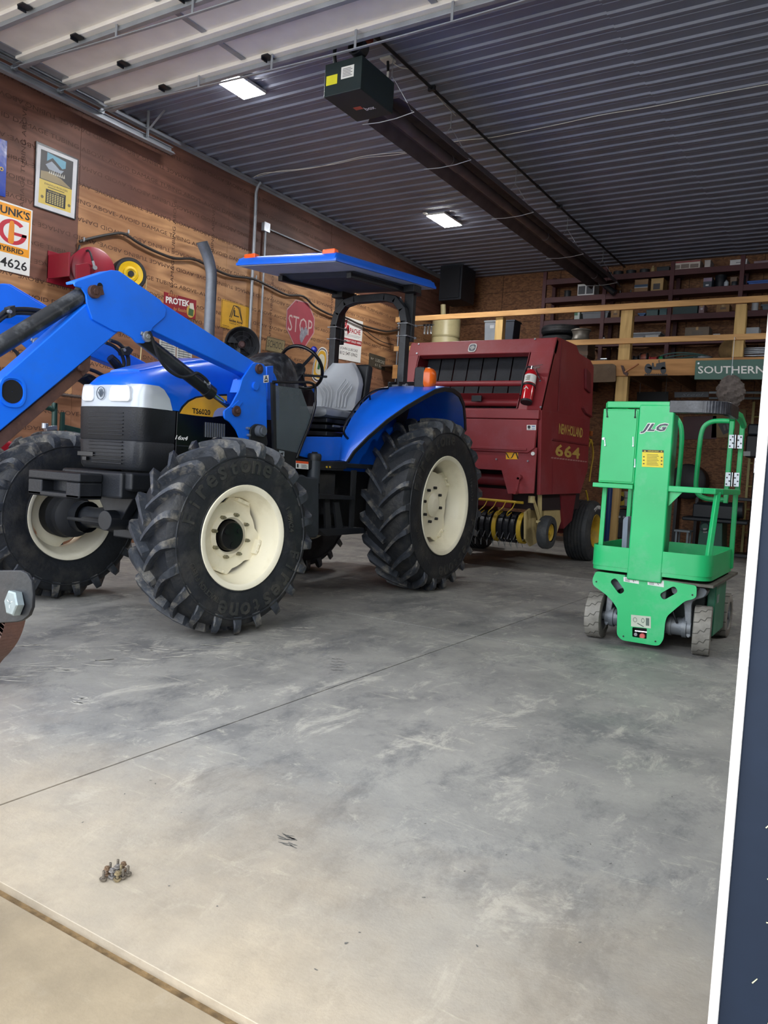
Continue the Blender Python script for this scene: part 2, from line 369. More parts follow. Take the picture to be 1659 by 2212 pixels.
# stencilled warning lines on the sheets
ink = MB(); words = 'AVOID DAMAGE TUBING ABOVE-'
PW = Plane((WX, 0, 0), (0, 1, 0), (0, 0, 1))
z = .75; k = 0
while z < CZ-.05:
    y = 1.3+random.uniform(0, .8)
    while y < 14.3:
        Lw = 1.55; PW.text(ink, words, y, z, y+Lw, z+.048, .0012, flip=(k % 3 != 1)); y += Lw+.02
    z += .205+random.uniform(-.015, .015); k += 1
for (yy, zz, dz) in [(7.35, 3.0, 1), (8.05, 3.1, 1), (9.35, 2.6, 1), (5.2, 3.3, 1), (10.9, 2.5, 1)]:
    P2 = Plane((WX, yy, zz), (0, 0, 1), (0, -1, 0)); P2.N = Vector((1, 0, 0)); P2.text(ink, words, 0, 0, 1.5, .05, .0012)
obj('stencilled_lettering', ink, pm('black_ink', '4c3328', .8), wl)
struct('wall_back', MB().box(WX-.1, RX+.1, BY, BY+.1, -.1, CZ+.1), OSB)
bw = MB()
for i in range(13):
    x = WX+i*1.22
    bw.box(x-.004, x+.004, BY-.004, BY, 0, CZ)
for zz in (.61, 1.22, 1.83, 2.44, 3.05, 3.66, 4.27, 4.88): bw.box(WX, RX, BY-.004, BY, zz-.003, zz+.003)
struct('trim_4', bw, pm('osb_gap', '2c1d16', .9))['label'] = 'dark gaps between the boards of the back wall'
struct('wall_right', MB().box(RX, RX+.1, FY, BY, -.1, CZ+.1), OSB)
# front wall around the doorway; the camera looks in past its right jamb
NAVY = pm('navy_siding', '101c2d', .6, 0, 5, .08, .03, 30, dirt='162336', da=.5, ds=6, spec=.25)
jl = px(1592, 1476, 1, FY-.02).x
m = MB().box(jl+.012, RX+.1, FY-.02, FY+.12, -.1, CZ+.3).box(WX-.15, -7.75, FY-.02, FY+.12, -.1, CZ+.3).box(-7.75, jl+.012, FY-.02, FY+.12, 4.95, CZ+.3)
struct('wall_front', m, NAVY, bevel=.003)
m = MB().box(jl+.0005, jl+.0125, FY-.033, FY+.125, -.01, 4.96)
struct('trim_5', m, pm('white_jamb_edge', 'e8e6e3', .5, 0, 60, .04, .25, 160, dirt='b8b2a8', da=.4, ds=30), bevel=.003)['label'] = 'white metal edge trim of the doorway'
# chipped scratches showing bare primer on the navy siding
PS = Plane((jl+.012, FY-.0205, 0), (1, 0, 0), (0, 0, 1)); chips = MB()
for (a, b, l, wv, an) in [(.035, 1.01, .03, .0012, 1.3), (.03, .9, .012, .003, .5), (.045, .985, .018, .0012, .2), (.05, .93, .01, .0015, .8), (.035, .83, .012, .002, 1.2), (.055, .78, .01, .0015, .4), (.04, .47, .01, .001, 1), (.062, .41, .022, .0013, 1.4), (.05, .56, .01, .001, .2), (.047, .62, .013, .001, .6), (.065, .35, .006, .002, .3), (.035, 1.09, .012, .0016, 1.2), (.04, .69, .006, .001, 1.0), (.07, .5, .009, .001, 1.5), (.058, .88, .008, .001, .9)]:
    c, s_ = math.cos(an), math.sin(an)
    PS.poly(chips, [(a, b), (a+c*l, b+s_*l), (a+c*l-s_*wv, b+s_*l+c*wv), (a-s_*wv*1.6, b+c*wv*1.4)], 0, .0005)
for i in range(60):
    a, b = random.uniform(.02, .2), random.uniform(.1, 1.3); q = random.uniform(.0004, .0012); PS.poly(chips, [(a, b), (a+q, b+q*.3), (a+q*.7, b+q*1.3)], 0, .0005)
struct('trim_6', chips, pm('primer_chips', 'd3cf9f', .6))['label'] = 'pale chips and scratches in the navy siding'

pr = MB(); rnd = random.Random(3)
def stroke(x, y, l, w, an, z=.0009):
    p = px(x, y, 2, 0); c, s_ = math.cos(an), math.sin(an); n = 7; up_ = []; dn = []
    for i in range(n+1):
        t = i/n-.5; e = w*(.35+.65*math.sin(PI*(i+.4)/(n+.8)))*rnd.uniform(.5, 1.1); bx = p.x+t*l*c-.25*l*(t*t)*s_; by = p.y+t*l*s_+.25*l*(t*t)*c
        up_.append((bx-e*s_, by+e*c, z)); dn.append((bx+e*s_, by-e*c, z))
    P_ = up_+dn[::-1]; pr.add(P_, [tuple(range(len(P_)))])
for (x, y) in ((30, 1462), (80, 1442), (135, 1448), (215, 1432), (300, 1424), (345, 1405), (395, 1412), (468, 1400), (525, 1388), (600, 1372), (655, 1355), (120, 1412), (255, 1398), (60, 1400)):
    for k in range(4): stroke(x+rnd.uniform(-14, 14), y+rnd.uniform(-9, 9), rnd.uniform(.10, .22), rnd.uniform(.004, .010), rnd.uniform(.2, 1.2))
for k in range(9): stroke(172+rnd.uniform(-12, 12), 1512+rnd.uniform(-8, 8), .07, .006, rnd.uniform(-.4, 1.4))
for k in range(10): stroke(1050+6*(k % 5)-3*(k//5), 1262+12*(k//5)+9*(k % 5), .22, .006, 1.25)
for (x, y) in ((1098, 1575), (1110, 1570), (1028, 1558), (1015, 1560)): stroke(x, y, .10, .003, .8)
for k in range(60): stroke(rnd.uniform(750, 1200), rnd.uniform(1225, 1300), rnd.uniform(.2, .6), .004, rnd.uniform(-.25, .25))
struct('trim_7', pr, pm('chalky_scuff', 'b9b6ac', .8, 0, 30, .2))['label'] = 'pale dusty tire prints and scuffs on the concrete floor'
pr = MB()
for k in range(5):
    for e in (0, 12): stroke(722+e+rnd.uniform(-3, 3), 1424+k*6, .05, .005, rnd.uniform(-.1, .3))
for k in range(12): stroke(620+rnd.uniform(-14, 20), 1815+rnd.uniform(-14, 14), .035, .003, rnd.uniform(-.3, .5))
for k in range(30): stroke(rnd.uniform(120, 1500), rnd.uniform(1480, 2100), rnd.uniform(.005, .011), .0025, rnd.uniform(0, 3))
struct('trim_8', pr, pm('dark_stain', '5c5b58', .7))['label'] = 'small dark prints and spots on the concrete floor'

# ---------------------------------------------------------------- overhead door, rolled up under the ceiling
DPAN = pm('door_panel_cream', 'eeeae5', .5, 0, 4, .05); DZ = 5.02
dr = thing('door_1', 'white sectional overhead door rolled up under the ceiling', 'door', (-4, 3.6, 4.9)); dr['kind'] = 'structure'
del dr['category']
DX0, DX1 = -7.56, .1
yb = 5.93; PH = .53
for i in range(9):
    y1 = yb-i*PH; y0 = y1-PH+.004
    s = MB().box(DX0, DX1, y0, y1-.10, DZ, DZ+.05).box(DX0, DX1, y1-.10, y1, DZ-.035, DZ+.05).box(DX0, DX1, y0, y0+.045, DZ-.05, DZ)
    obj('door_panel', s, DPAN, dr, bevel=.004)
    g = MB().box(DX0-.01, DX1, y1-.035, y1+.003, DZ-.075, DZ-.036).box(DX0-.01, DX1, y1-.045, y1+.003, DZ-.085, DZ-.076)
    obj('strut', g, GALV, dr, bevel=.002)
    c = MB().box(DX0-.012, DX0+.11, y0+.02, y1-.02, DZ-.012, DZ-.001)
    for xx in (-5.5, -3.4, -1.3): c.box(xx-.03, xx+.03, y0+.02, y1-.11, DZ-.012, DZ-.001)
    obj('stile', c, GALV, dr, bevel=.002)
    for xx in (-6.6, -5.2):
        if i % 2 == 0 or xx < -6: obj('hinge', MB().box(xx-.04, xx+.04, y1-.15, y1-.05, DZ-.055, DZ-.04).box(xx-.05, xx-.035, y1-.14, y1-.06, DZ-.075, DZ-.04), BLKM, dr, bevel=.003)
    r = MB().cyl((DX0-.02, y1-.02, DZ-.06), (DX0-.15, y1-.02, DZ-.06), .006, 8).cyl((DX0-.12, y1-.02, DZ-.06), (DX0-.155, y1-.02, DZ-.06), .03, 16).box(DX0-.02, DX0+.07, y1-.09, y1+.03, DZ-.075, DZ-.066)
    obj('roller', r, ZINC, dr, smooth=True)
# sagging stiffening truss rods under the last panels
for (ya, yc) in ((yb-.10, .0), (yb-1.12, 0.)):
    t = MB(); pts = [(DX0+.02+(DX1-DX0)*k/16, ya, DZ-.09-.11*math.sin(PI*k/16)) for k in range(17)]; 
    for a, b in zip(pts, pts[1:]): t.bar(a, b, .025, .01)
    for k in (3, 5, 7, 9, 12): x, y, zz = pts[k]; t.box(x-.012, x+.012, y-.004, y+.004, zz, DZ-.03)
    obj('truss_rod', t, GALV, dr, bevel=.001)
obj('maker_plate', MB().box(-7.49, -7.34, yb+.003, yb+.006, DZ-.068, DZ-.02), pm('plate_cream', 'd9cfa8', .5), dr)
tk = MB().box(-7.76, -7.68, FY+.1, 7.0, DZ-.14, DZ-.132).box(-7.76, -7.752, FY+.1, 7.0, DZ-.14, DZ-.05).box(-7.705, -7.697, FY+.1, 7.0, DZ-.132, DZ-.11).box(-7.76, -7.72, FY+.1, 7.0, DZ-.055, DZ-.047)
obj('track', tk, GALV, dr, bevel=.002)
tk = MB().box(-7.72, -7.68, FY+.1, 7.1, DZ+.0, DZ+.006).box(-7.72, -7.714, FY+.1, 7.1, DZ+.0, DZ+.05)
obj('track_angle', tk, GALV, dr, bevel=.002)
hg = MB().box(-7.70, -7.66, 6.55, 6.556, DZ-.1, CZ).box(-7.70, -7.695, 6.55, 6.59, DZ-.1, CZ).bar((-7.68, 6.56, DZ-.02), (-7.45, 6.6, CZ-.02), .03, .004)
obj('track_hanger', hg, GALV, dr, bevel=.001)
obj('wall_angle', MB().box(WX, WX+.03, FY, 15, CZ-.055, CZ-.02).box(WX, WX+.006, FY, 15, CZ-.09, CZ-.02), GALV, dr)

# ---------------------------------------------------------------- ceiling lights
LIT = pm('led_panel', 'ffffff', .4, emit=70)
def ceil_light(x, y, label, w=.33, l=.64):
    t = thing('ceiling_light', label, 'light', (x, y, CZ), 'flat panel ceiling lights')
    obj('light_frame', MB().box(x-w/2, x+w/2, y-l/2, y+l/2, CZ-.055, CZ-.021), WHITE, t, bevel=.006)
    obj('diffuser', MB().box(x-w/2+.012, x+w/2-.012, y-l/2+.012, y+l/2-.012, CZ-.060, CZ-.0551), LIT, t)
    obj('mounting_tab', MB().box(x-w/2-.02, x-w/2+.05, y-l/2-.07, y-l/2, CZ-.04, CZ-.021), WHITE, t, bevel=.003)
    return t
ceil_light(-6.17, 6.42, 'glowing flat panel light partly behind the raised door edge')
ceil_light(-6.2, 11.35, 'glowing flat panel light on ribbed ceiling above the sunshade of the tractor')
for (x, y) in ((1.9, 6.4), (1.9, 11.35)): ceil_light(x, y, 'unseen flat panel light added as fill over the right half of the shop')  # added out of view to fill the interior with light

# ---------------------------------------------------------------- tube heater, gas pipe, wires
HZ = 4.72
th = thing('tube_heater', 'dark radiant tube heater hung lengthwise below the ceiling', 'heater', (-4.4, 9.8, HZ))
hx = -4.38
HG = pm('heater_green_black', '1c2a2b', .45, 0, 6, .15); HB = pm('heater_brown_steel', '5c5356', .6, .3, 5, .25)
obj('burner_box', MB().box(hx-.30, hx+.12, 6.05, 6.62, HZ-.13, HZ+.17), HG, th, bevel=.008)
bl = Plane((hx-.30, 6.05, HZ-.13), (.42, 0, 0), (0, 0, .30))
s = MB(); bl.rect(s, .06, .33, .36, .62, .001, .003); obj('yellow_sticker', s, pm('sticker_yellow', 'e3dc2e', .5), th, label='yellow warning sticker')
s = MB(); bl.rect(s, .46, .42, .80, .78, .001, .003); obj('white_sticker', s, WHITE, th, label='white rating sticker')
s = MB(); 
for i in range(6): bl.rect(s, .5, .48+i*.045, .76-.04*(i % 2), .495+i*.045, .0031, .0035)
obj('sticker_print', s, BLACK, th)
bb = Plane((hx-.10, 6.5, HZ-.1305), (.0, -.0001, 0), (0, 1, 0))
Pb = Plane((hx-.16, 6.45, HZ-.1305), (.2, 0, 0), (0, -.12, 0)); Pb.N = Vector((0, 0, -1)); s = MB(); Pb.rect(s, .0, .45, .42, .9, 0, .002); obj('logo_sticker', s, pm('logo_red', 'b8543c', .5), th)
s = MB(); Pb.text(s, 'box', .45, .05, 1, .6, .002, bold=.02); obj('logo_lettering', s, WHITE, th)
bt = MB().lathe([(0, .085), (.0, .07), (.10, .07), (.10, .085), (0, .085)], (hx+.03, 6.16, HZ+.27), (0, -1, .1), 24).lathe([(0.05, .07), (.05, .01)], (hx+.03, 6.16, HZ+.27), (0, -1, .1), 24).box(hx-.02, hx+.08, 6.1, 6.3, HZ+.16, HZ+.2)
obj('blower', bt, BLKM, th, smooth=True)
ref = MB(); prof = [(-.27, -.10), (-.20, .02), (-.1, .09), (.1, .09), (.20, .02), (.27, -.10)]
vs = [(hx+a, y, HZ+b) for y in (6.75, 14.25) for a, b in prof]+[(hx+a*.98, y, HZ+b-.004) for y in (6.75, 14.25) for a, b in prof]
fs = [(i, i+1, 7+i, 6+i) for i in range(5)]+[(12+i, 13+i, 19+i, 18+i) for i in range(5)]+[(0, 6, 18, 12), (5, 11, 23, 17)]+[(i, i+1, 13+i, 12+i) for i in range(5)]
obj('reflector', MB().add(vs, fs), HB, th, smooth=False)
for dx in (-.0,):
    tb = MB().cyl((hx-.03, 6.6, HZ-.02), (hx-.03, 14.2, HZ-.02), .055, 20)
    for y in (8.1, 11.2, 13.6): tb.cyl((hx-.03, y, HZ-.02), (hx-.03, y+.25, HZ-.02), .062, 20)
    obj('radiant_tube', tb, HB, th, smooth=True)
for y in (6.72, 8.0, 9.9, 12.0, 13.9):
    w = MB().tube([(hx-.30, y, HZ-.115), (hx-.1, y, HZ-.13), (hx+.1, y, HZ-.125), (hx+.30, y, HZ-.10), (hx+.27, y, HZ-.08)], .005, 6)
    w.tube([(hx-.22, y, HZ), (hx-.0, y+.03, HZ+.32), (hx+.22, y, HZ)], .004, 6).cyl((hx, y+.03, HZ+.3), (hx, y+.03, CZ-.02), .004, 6)
    obj('hanger_wire', w, GALV, th)
hose = MB().tube(smoothpts([(hx-.25, 6.15, HZ+.17), (hx-.25, 6.12, HZ+.33), (hx-.18, 6.13, HZ+.44), (hx-.02, 6.2, HZ+.46), (hx+.1, 6.3, HZ+.47)], 5), .018, 10)
obj('gas_hose', hose, BLACK, th, smooth=True)
gp = thing('gas_pipe', 'thin black gas pipe run along the ribbed ceiling beside the heater', 'pipe', (-4.3, 10, CZ))
g = MB().cyl((-4.3, 6.3, CZ-.045), (-4.3, 15.05, CZ-.045), .017, 10)
for y in (6.3, 8.4, 10.5, 12.7): g.cyl((-4.3, y, CZ-.045), (-4.3, y+.05, CZ-.045), .024, 10)
obj('pipe_run', g, BLKM, gp, smooth=True)
obj('pipe_strap', MB().box(-4.34, -4.26, 7.4, 7.43, CZ-.07, CZ-.021).box(-4.34, -4.26, 11.4, 11.43, CZ-.07, CZ-.021), BLKM, gp)
obj('valve', MB().cyl((hx+.08, 6.3, CZ-.05), (-4.3, 6.3, CZ-.05), .02, 10).box(-4.40, -4.34, 6.27, 6.33, CZ-.09, CZ-.03), pm('valve_red', '8a3a30', .5), gp)
oc = px(838, 130, 2, CZ-.03)
ob = thing('ceiling_outlet', 'small white square ceiling outlet with a dangling black plug', 'outlet', oc)
obj('cover_plate', MB().box(oc.x-.06, oc.x+.06, oc.y-.06, oc.y+.06, oc.z-.01, oc.z+.012), WHITE, ob, bevel=.004)
obj('plug', MB().cyl((oc.x, oc.y, oc.z-.012), (oc.x+.01, oc.y, oc.z-.11), .014, 10), BLACK, ob, smooth=True)
obj('plug_tag', MB().box(oc.x-.005, oc.x+.02, oc.y-.002, oc.y+.002, oc.z-.17, oc.z-.11), WHITE, ob)
obj('cord', MB().tube(smoothpts([(oc.x, oc.y, oc.z-.1), (oc.x-.05, oc.y+.05, oc.z-.22), (oc.x-.12, oc.y-.02, oc.z-.3), (hx+.1, 6.5, HZ+.17)], 5), .004, 6), BLACK, ob)
def ceil_wire(pxs, label, r=.004):
    pts = smoothpts([px(a, b, 2, CZ-.026-.02*(i % 2)) for i, (a, b) in enumerate(pxs)], 5)
    w = obj('electric_wire', MB().tube(pts, r, 6), WHITE, loc=pts[0], smooth=True); tag(w, label, 'wire', 'white wires on the ceiling')
ceil_wire([(548, 383), (570, 374), (620, 370), (680, 362), (740, 348), (800, 335), (895, 327)], 'white cable crossing the ribbed ceiling from the conduit to the heater')
ceil_wire([(555, 381), (600, 370), (650, 365), (720, 355), (780, 342), (850, 335), (893, 328)], 'second white cable twisted beside the one leaving the conduit')
ceil_wire([(968, 308), (1010, 302), (1055, 298), (1110, 288), (1200, 270), (1300, 248), (1400, 232), (1500, 212), (1600, 193), (1700, 175)], 'long white cable crossing the ribbed ceiling right of the heater')
ceil_wire([(848, 135), (865, 146), (885, 150), (905, 165), (935, 195), (960, 225), (985, 250)], 'thin white cable following the black gas pipe from the outlet')

# ================================================================ wheels
def tire_mb(R, Wd, rr, lugs, lh=.04, lug=True, seg=96):
    """axis +X, centre at the origin, outward side +X; rolling forwards is -Y"""
    Rc = R-lh if lug else R
    h = Rc-rr; half = [(.36, rr-.004), (.44, rr+.01), (.485, rr+.22*h), (.50, rr+.45*h), (.495, rr+.66*h), (.46, rr+.86*h), (.40, rr+.955*h), (.25, rr+.99*h), (0, Rc)]
    prof = [(a*Wd, r) for a, r in half]+[(-a*Wd, r) for a, r in half[-2::-1]]
    m = MB(); rings = []
    for (x, r) in prof: rings.append([Vector((x, -r*math.cos(2*PI*j/seg), r*math.sin(2*PI*j/seg))) for j in range(seg)])
    m.ring(rings, caps=False)
    # raised ribs on the sidewalls
    for sgn in (1, -1):
        for rf, xo in ((rr+.10*h, .462), (rr+.74*h, .487)):
            rg = []
            for da, db in ((0, 0), (.006, .003), (.006, .010), (0, .013)):
                rg.append([Vector((sgn*(xo*Wd+da), -(rf+db)*math.cos(2*PI*j/seg), (rf+db)*math.sin(2*PI*j/seg))) for j in range(seg)])
            m.ring(rg, caps=False)
    if lug:
        D = .46*Wd/R; n_car = len(m.f)
        for sgn in (1, -1):
            for k in range(lugs):
                f0 = 2*PI*(k+(.5 if sgn < 0 else 0))/lugs; st = []
                for t, xf_, top, hw in ((-.04, -.02, R+.003, .013), (.18, .09, R+.003, .016), (.42, .22, R, .018), (.68, .355, R-.006, .020), (.88, .455, R-.016, .023), (1.0, .508, R-.042, .026), (1.05, .512, R-.085, .028)):
                    a = f0+D*(math.sin(min(t, 1)*1.25)/math.sin(1.25) if t > 0 else t); 
                    base = {(-.04): Rc, .18: Rc-.002, .42: Rc-.006, .68: Rc-.015, .88: Rc-.03, 1.0: Rc-.065, 1.05: Rc-.095}[t]-.008
                    bw = hw*1.5; x = sgn*xf_*Wd
                    q = lambda ang, r, xx=x: Vector((xx, -r*math.cos(ang), r*math.sin(ang)))
                    if t >= 1: q = lambda ang, r, xx=x: Vector((xx if r > base+.001 else sgn*.47*Wd, -r*math.cos(ang), r*math.sin(ang)))
                    st.append([q(a-bw/R, base), q(a-hw/R, top), q(a+hw/R, top), q(a+bw/R*1.25, base)])
                m.ring(st)
        m.mi = [0]*n_car+[1]*(len(m.f)-n_car)
    return m
def rim_mb(rr, Wd):
    prof = [(.475, rr+.030), (.490, rr+.026), (.485, rr+.004), (.46, rr-.010), (.36, rr-.016), (.30, rr-.020), (.16, rr-.055), (-.10, rr-.06), (-.25, rr-.022), (-.42, rr-.014), (-.47, rr+.004), (-.48, rr+.026), (-.465, rr+.030)]
    prof += [(-.44, rr+.018), (-.40, rr-.002), (-.24, rr-.01), (-.1, rr-.045), (.16, rr-.042), (.3, rr-.006), (.4, rr-.002), (.455, rr+.016), (.475, rr+.030)]
    m = MB(); m.lathe([(a*Wd, r) for a, r in prof], (0, 0, 0), (1, 0, 0), 72); return m
def disc_mb(rh, r0, r1, lobes, xd, dish, phase=0, n=96, th=.012):
    m = MB(); rings = []
    def out(a):
        c = math.cos(lobes*(a-phase)); return r0+(r1-r0)*max(0, min(1, .5+.95*c))
    for xo in (0, -th):
        R_ = []
        for f in (0., .25, .5, .75, 1.0):
            R_.append([Vector((xd+xo+dish*(1-f)**1.2*(1 if f < 1 else 1)*math.cos(f*PI/2), -(rh+(out(2*PI*j/n)-rh)*f)*math.cos(2*PI*j/n), (rh+(out(2*PI*j/n)-rh)*f)*math.sin(2*PI*j/n))) for j in range(n)])
        rings += R_ if xo == 0 else R_[::-1]
    m.ring(rings+[rings[0]], caps=False); return m
def arc_text(m, txt, r, size, x, a0, step, flip=1):
    """raised letters round a sidewall at x; angles from the front (-Y) upward; flip for readable from +X"""
    a = a0
    for ch in txt:
        if ch != ' ':
            vs, fs, asp = text_raw(ch, .02); wdt = size*asp; out = []
            for dd in (-.006, .0055):
                for u, v in vs:
                    rr_ = r+(v-.5)*size; aa = a+(u-.5)*wdt/r
                    out.append((x+dd, -rr_*math.cos(aa), rr_*math.sin(aa)))
            n = len(vs); from collections import Counter
            c = Counter(); 
            for f in fs:
                for i in range(len(f)): c[(f[i], f[(i+1) % len(f)])] += 1
            sides = [(b_, a_, a_+n, b_+n) for (a_, b_) in c if (b_, a_) not in c]
            m.add(out, [tuple(i+n for i in f) for f in fs]+sides)
        a += step
    return m
RIMF = CREAM
def ag_wheel(parent, name, ctr, R, Wd, rr, lugs, steer=0, mirror=False, front=True):
    M = Matrix.Translation(ctr) @ Matrix.Rotation(steer, 4, 'Z') @ (Matrix.Diagonal((-1, 1, 1, 1)) if mirror else Matrix.Identity(4))
    ti = obj(name, tire_mb(R, Wd, rr, lugs, .050 if front else .056).xf(M), [TIRE, TIREL], parent, smooth=True)
    h = R-.045-rr; SWL = pm('sidewall_letter_rubber', '2f302f', .55, 0, 20, .3, dirt='565149', da=.6, ds=8)
    for (word, rf, size, a0, step) in (('Firestone', .52, .085 if front else .09, .28, .205 if front else .17), ('Firestone', .52, .085 if front else .09, .28+PI, .205 if front else .17), ('14.9R24' if front else '18.4R34', .33, .036, 2.65, .065), ('TRACTION FIELD', .42, .034, 5.2, .055)):
        obj('sidewall_lettering', arc_text(MB(), word, rr+rf*h, size, .497*Wd-.001, a0, step).xf(M), SWL, ti)
    obj('rim', rim_mb(rr, Wd).xf(M), RIMF, ti, smooth=True)
    if front:
        xd = .02
        obj('wheel_disc', disc_mb(.11, rr-.09, rr-.035, 4, xd, .0, .35, th=.014).xf(M), RIMF, ti, smooth=True)
        for k in range(4):
            a = .35+k*PI/2; ca, sa = math.cos(a), math.sin(a); rad = rr-.075
            b = MB(); ctrv = Vector((xd+.02, -rad*ca, rad*sa))
            tgt = Vector((0, sa, ca)); rd = Vector((0, -ca, sa))
            b.bar(ctrv-tgt*.05, ctrv+tgt*.05, .045, .022, up=rd)
            for e in (-.022, .022): b.cyl(ctrv+tgt*e-Vector((0, 0, 0)), ctrv+tgt*e+Vector((.028, 0, 0)), .011, 8)
            obj('rim_clamp', b.xf(M), RIMF, ti, bevel=.003)
        b = MB().lathe([(xd-.09, .15), (xd+.005, .15), (xd+.02, .13), (xd+.022, .122)], (0, 0, 0), (1, 0, 0), 40)
        obj('hub', b.xf(M), RIMF, ti, smooth=True)
        b = MB().lathe([(xd+.0, .101), (xd+.03, .098), (xd+.042, .088), (xd+.045, .06), (xd+.045, .001)], (0, 0, 0), (1, 0, 0), 40)
        for k in range(3): b.cyl((xd+.043, -.06*math.cos(k*2.1+.5), .06*math.sin(k*2.1+.5)), (xd+.050, -.06*math.cos(k*2.1+.5), .06*math.sin(k*2.1+.5)), .018, 14)
        obj('hub_cap', b.xf(M), BLKG, ti, smooth=True, label='black hub cap')
        for k in range(8):
            a = k*PI/4+.25; y, z = -.142*math.cos(a), .142*math.sin(a)
            obj('wheel_bolt', MB().cyl((xd+.01, y, z), (xd+.038, y, z), .0135, 6).cyl((xd+.038, y, z), (xd+.052, y, z), .008, 8).xf(M), pm('bolt_brass', '8f8a72', .5, .5), ti)
        # planetary hub on the inner side
        b = MB().lathe([(xd-.02, .17), (xd-.13, .175), (xd-.15, .16), (xd-.20, .15), (xd-.205, .165), (xd-.25, .16), (xd-.29, .11), (xd-.30, .001)], (0, 0, 0), (1, 0, 0), 40)
        obj('drive_hub', b.xf(M), DARKI, ti, smooth=True)
    else:
        xd = .055
        obj('wheel_disc', disc_mb(.09, .315, rr-.05, 4, xd, .02, .9, th=.016).xf(M), RIMF, ti, smooth=True)
        for k in range(4):
            a = .9+k*PI/2; ca, sa = math.cos(a), math.sin(a)
            b = MB()
            for e in (-.10, .10):
                aa = a+e; b.cyl((xd+.0, -(rr-.08)*math.cos(aa), (rr-.08)*math.sin(aa)), (xd+.03, -(rr-.08)*math.cos(aa), (rr-.08)*math.sin(aa)), .013, 8)
            b2 = MB().bar((xd+.0, -(rr-.072)*math.cos(a-.16), (rr-.072)*math.sin(a-.16)), (xd+.0, -(rr-.072)*math.cos(a+.16), (rr-.072)*math.sin(a+.16)), .02, .03)
            obj('rim_clamp', b2.join(b).xf(M), RIMF, ti, bevel=.002)
        b = MB().lathe([(xd-.1, .12), (xd+.035, .115), (xd+.045, .10), (xd+.05, .08), (xd+.06, .07), (xd+.065, .05), (xd+.065, .001)], (0, 0, 0), (1, 0, 0), 40)
        obj('hub', b.xf(M), RIMF, ti, smooth=True)
        for k in range(8):
            a = k*PI/4+.2; y, z = -.165*math.cos(a), .165*math.sin(a)
            obj('wheel_bolt', MB().cyl((xd+.005, y, z), (xd+.04, y, z), .015, 6).xf(M), BLKM, ti)
    return ti

# ================================================================ the blue tractor
TX = -4.42
tr = thing('tractor', 'blue farm tractor with front loader, flat sunshade roof and cream wheel rims', 'tractor', (TX, 5.3, 0))
ST = -math.radians(8)
ag_wheel(tr, 'front_wheel', (-3.608, 3.872, .643), .645, .38, .315, 21, ST)
ag_wheel(tr, 'front_wheel', (-5.36, 3.872, .643), .645, .38, .315, 21, ST, mirror=True)
ag_wheel(tr, 'rear_wheel', (-3.655, 6.66, .823), .825, .47, .445, 23, 0, front=False)
ag_wheel(tr, 'rear_wheel', (-5.22, 6.66, .823), .825, .47, .445, 23, 0, mirror=True, front=False)

# --- hood
HXN = TX+.33   # near side plane of the hood
def hood_sec(y, w, zb, zt, n=26, ex=3.6, ex2=3.0):
    pts = []
    for i in range(n+1):
        a = PI*i/n; c, s_ = math.cos(a), math.sin(a)
        pts.append(Vector((TX+w*math.copysign(abs(c)**(2/ex), c), y, zb+(zt-zb)*abs(s_)**(2/ex2))))
    return pts
secs = [(3.535, .235, 1.455, 1.60), (3.545, .265, 1.455, 1.625), (3.565, .293, 1.455, 1.65), (3.61, .315, 1.455, 1.685), (3.68, .324, 1.455, 1.715), (3.8, .328, 1.455, 1.755), (4.0, .33, 1.455, 1.81), (4.25, .333, 1.455, 1.865), (4.5, .335, 1.46, 1.90), (4.75, .337, 1.47, 1.92), (4.92, .337, 1.48, 1.925)]
hd = obj('hood', MB().ring([hood_sec(*s_) for s_ in secs]), BLUE, tr, smooth=True)
# raised centre of the hood
secs2 = [(3.66, .15, 1.70, 1.722), (3.8, .17, 1.74, 1.768), (4.2, .18, 1.83, 1.875), (4.6, .18, 1.88, 1.925), (4.9, .18, 1.90, 1.94)]
obj('hood_ridge', MB().ring([hood_sec(*s_, n=12) for s_ in secs2]), BLUE, hd, smooth=True)
def nose(w, yf, yr, rc, bul=.02):
    p = roundpoly([(TX-w, yr), (TX-w, yf), (TX-w*.4, yf-bul), (TX+w*.4, yf-bul), (TX+w, yf), (TX+w, yr)], [0, rc, .2, .2, rc, 0], 7); return p
def levels(lv):
    return MB().ring([[Vector((a, b, z)) for a, b in nose(*q)] for z, q in lv])
obj('headlight_band', levels([(1.452, (.332, 3.535, 3.80, .10)), (1.53, (.332, 3.535, 3.77, .10)), (1.585, (.330, 3.545, 3.72, .10)), (1.605, (.322, 3.56, 3.68, .10))]), pm('silver_plastic', 'c6cdd3', .3, .1, 3, .04), tr, smooth=True, label='silver headlight surround')
gr = obj('grille', levels([(1.035, (.315, 3.56, 3.83, .11)), (1.06, (.325, 3.545, 3.83, .11)), (1.22, (.330, 3.535, 3.83, .11)), (1.228, (.326, 3.54, 3.83, .11)), (1.236, (.330, 3.535, 3.83, .11)), (1.45, (.332, 3.53, 3.83, .11))]), BLACK, tr, smooth=True, label='black front grille')
PG = Plane((TX-.30, 3.515, 1.06), (.60, 0, 0), (0, 0, .38)); s = MB()
for i in range(15):
    if i != 7: PG.rect(s, .22 if i > 2 else .3, .03+i*.063, .80, .045+i*.063, -.006, .005)
obj('grille_ribs', s, BLACK, gr, bevel=.001)
s = MB(); PG.rect(s, .05, .14, .32, .21, -.01, .006); PG.rect(s, .15, .06, .22, .12, -.01, .012)
obj('grille_latch', s, BLKG, gr)
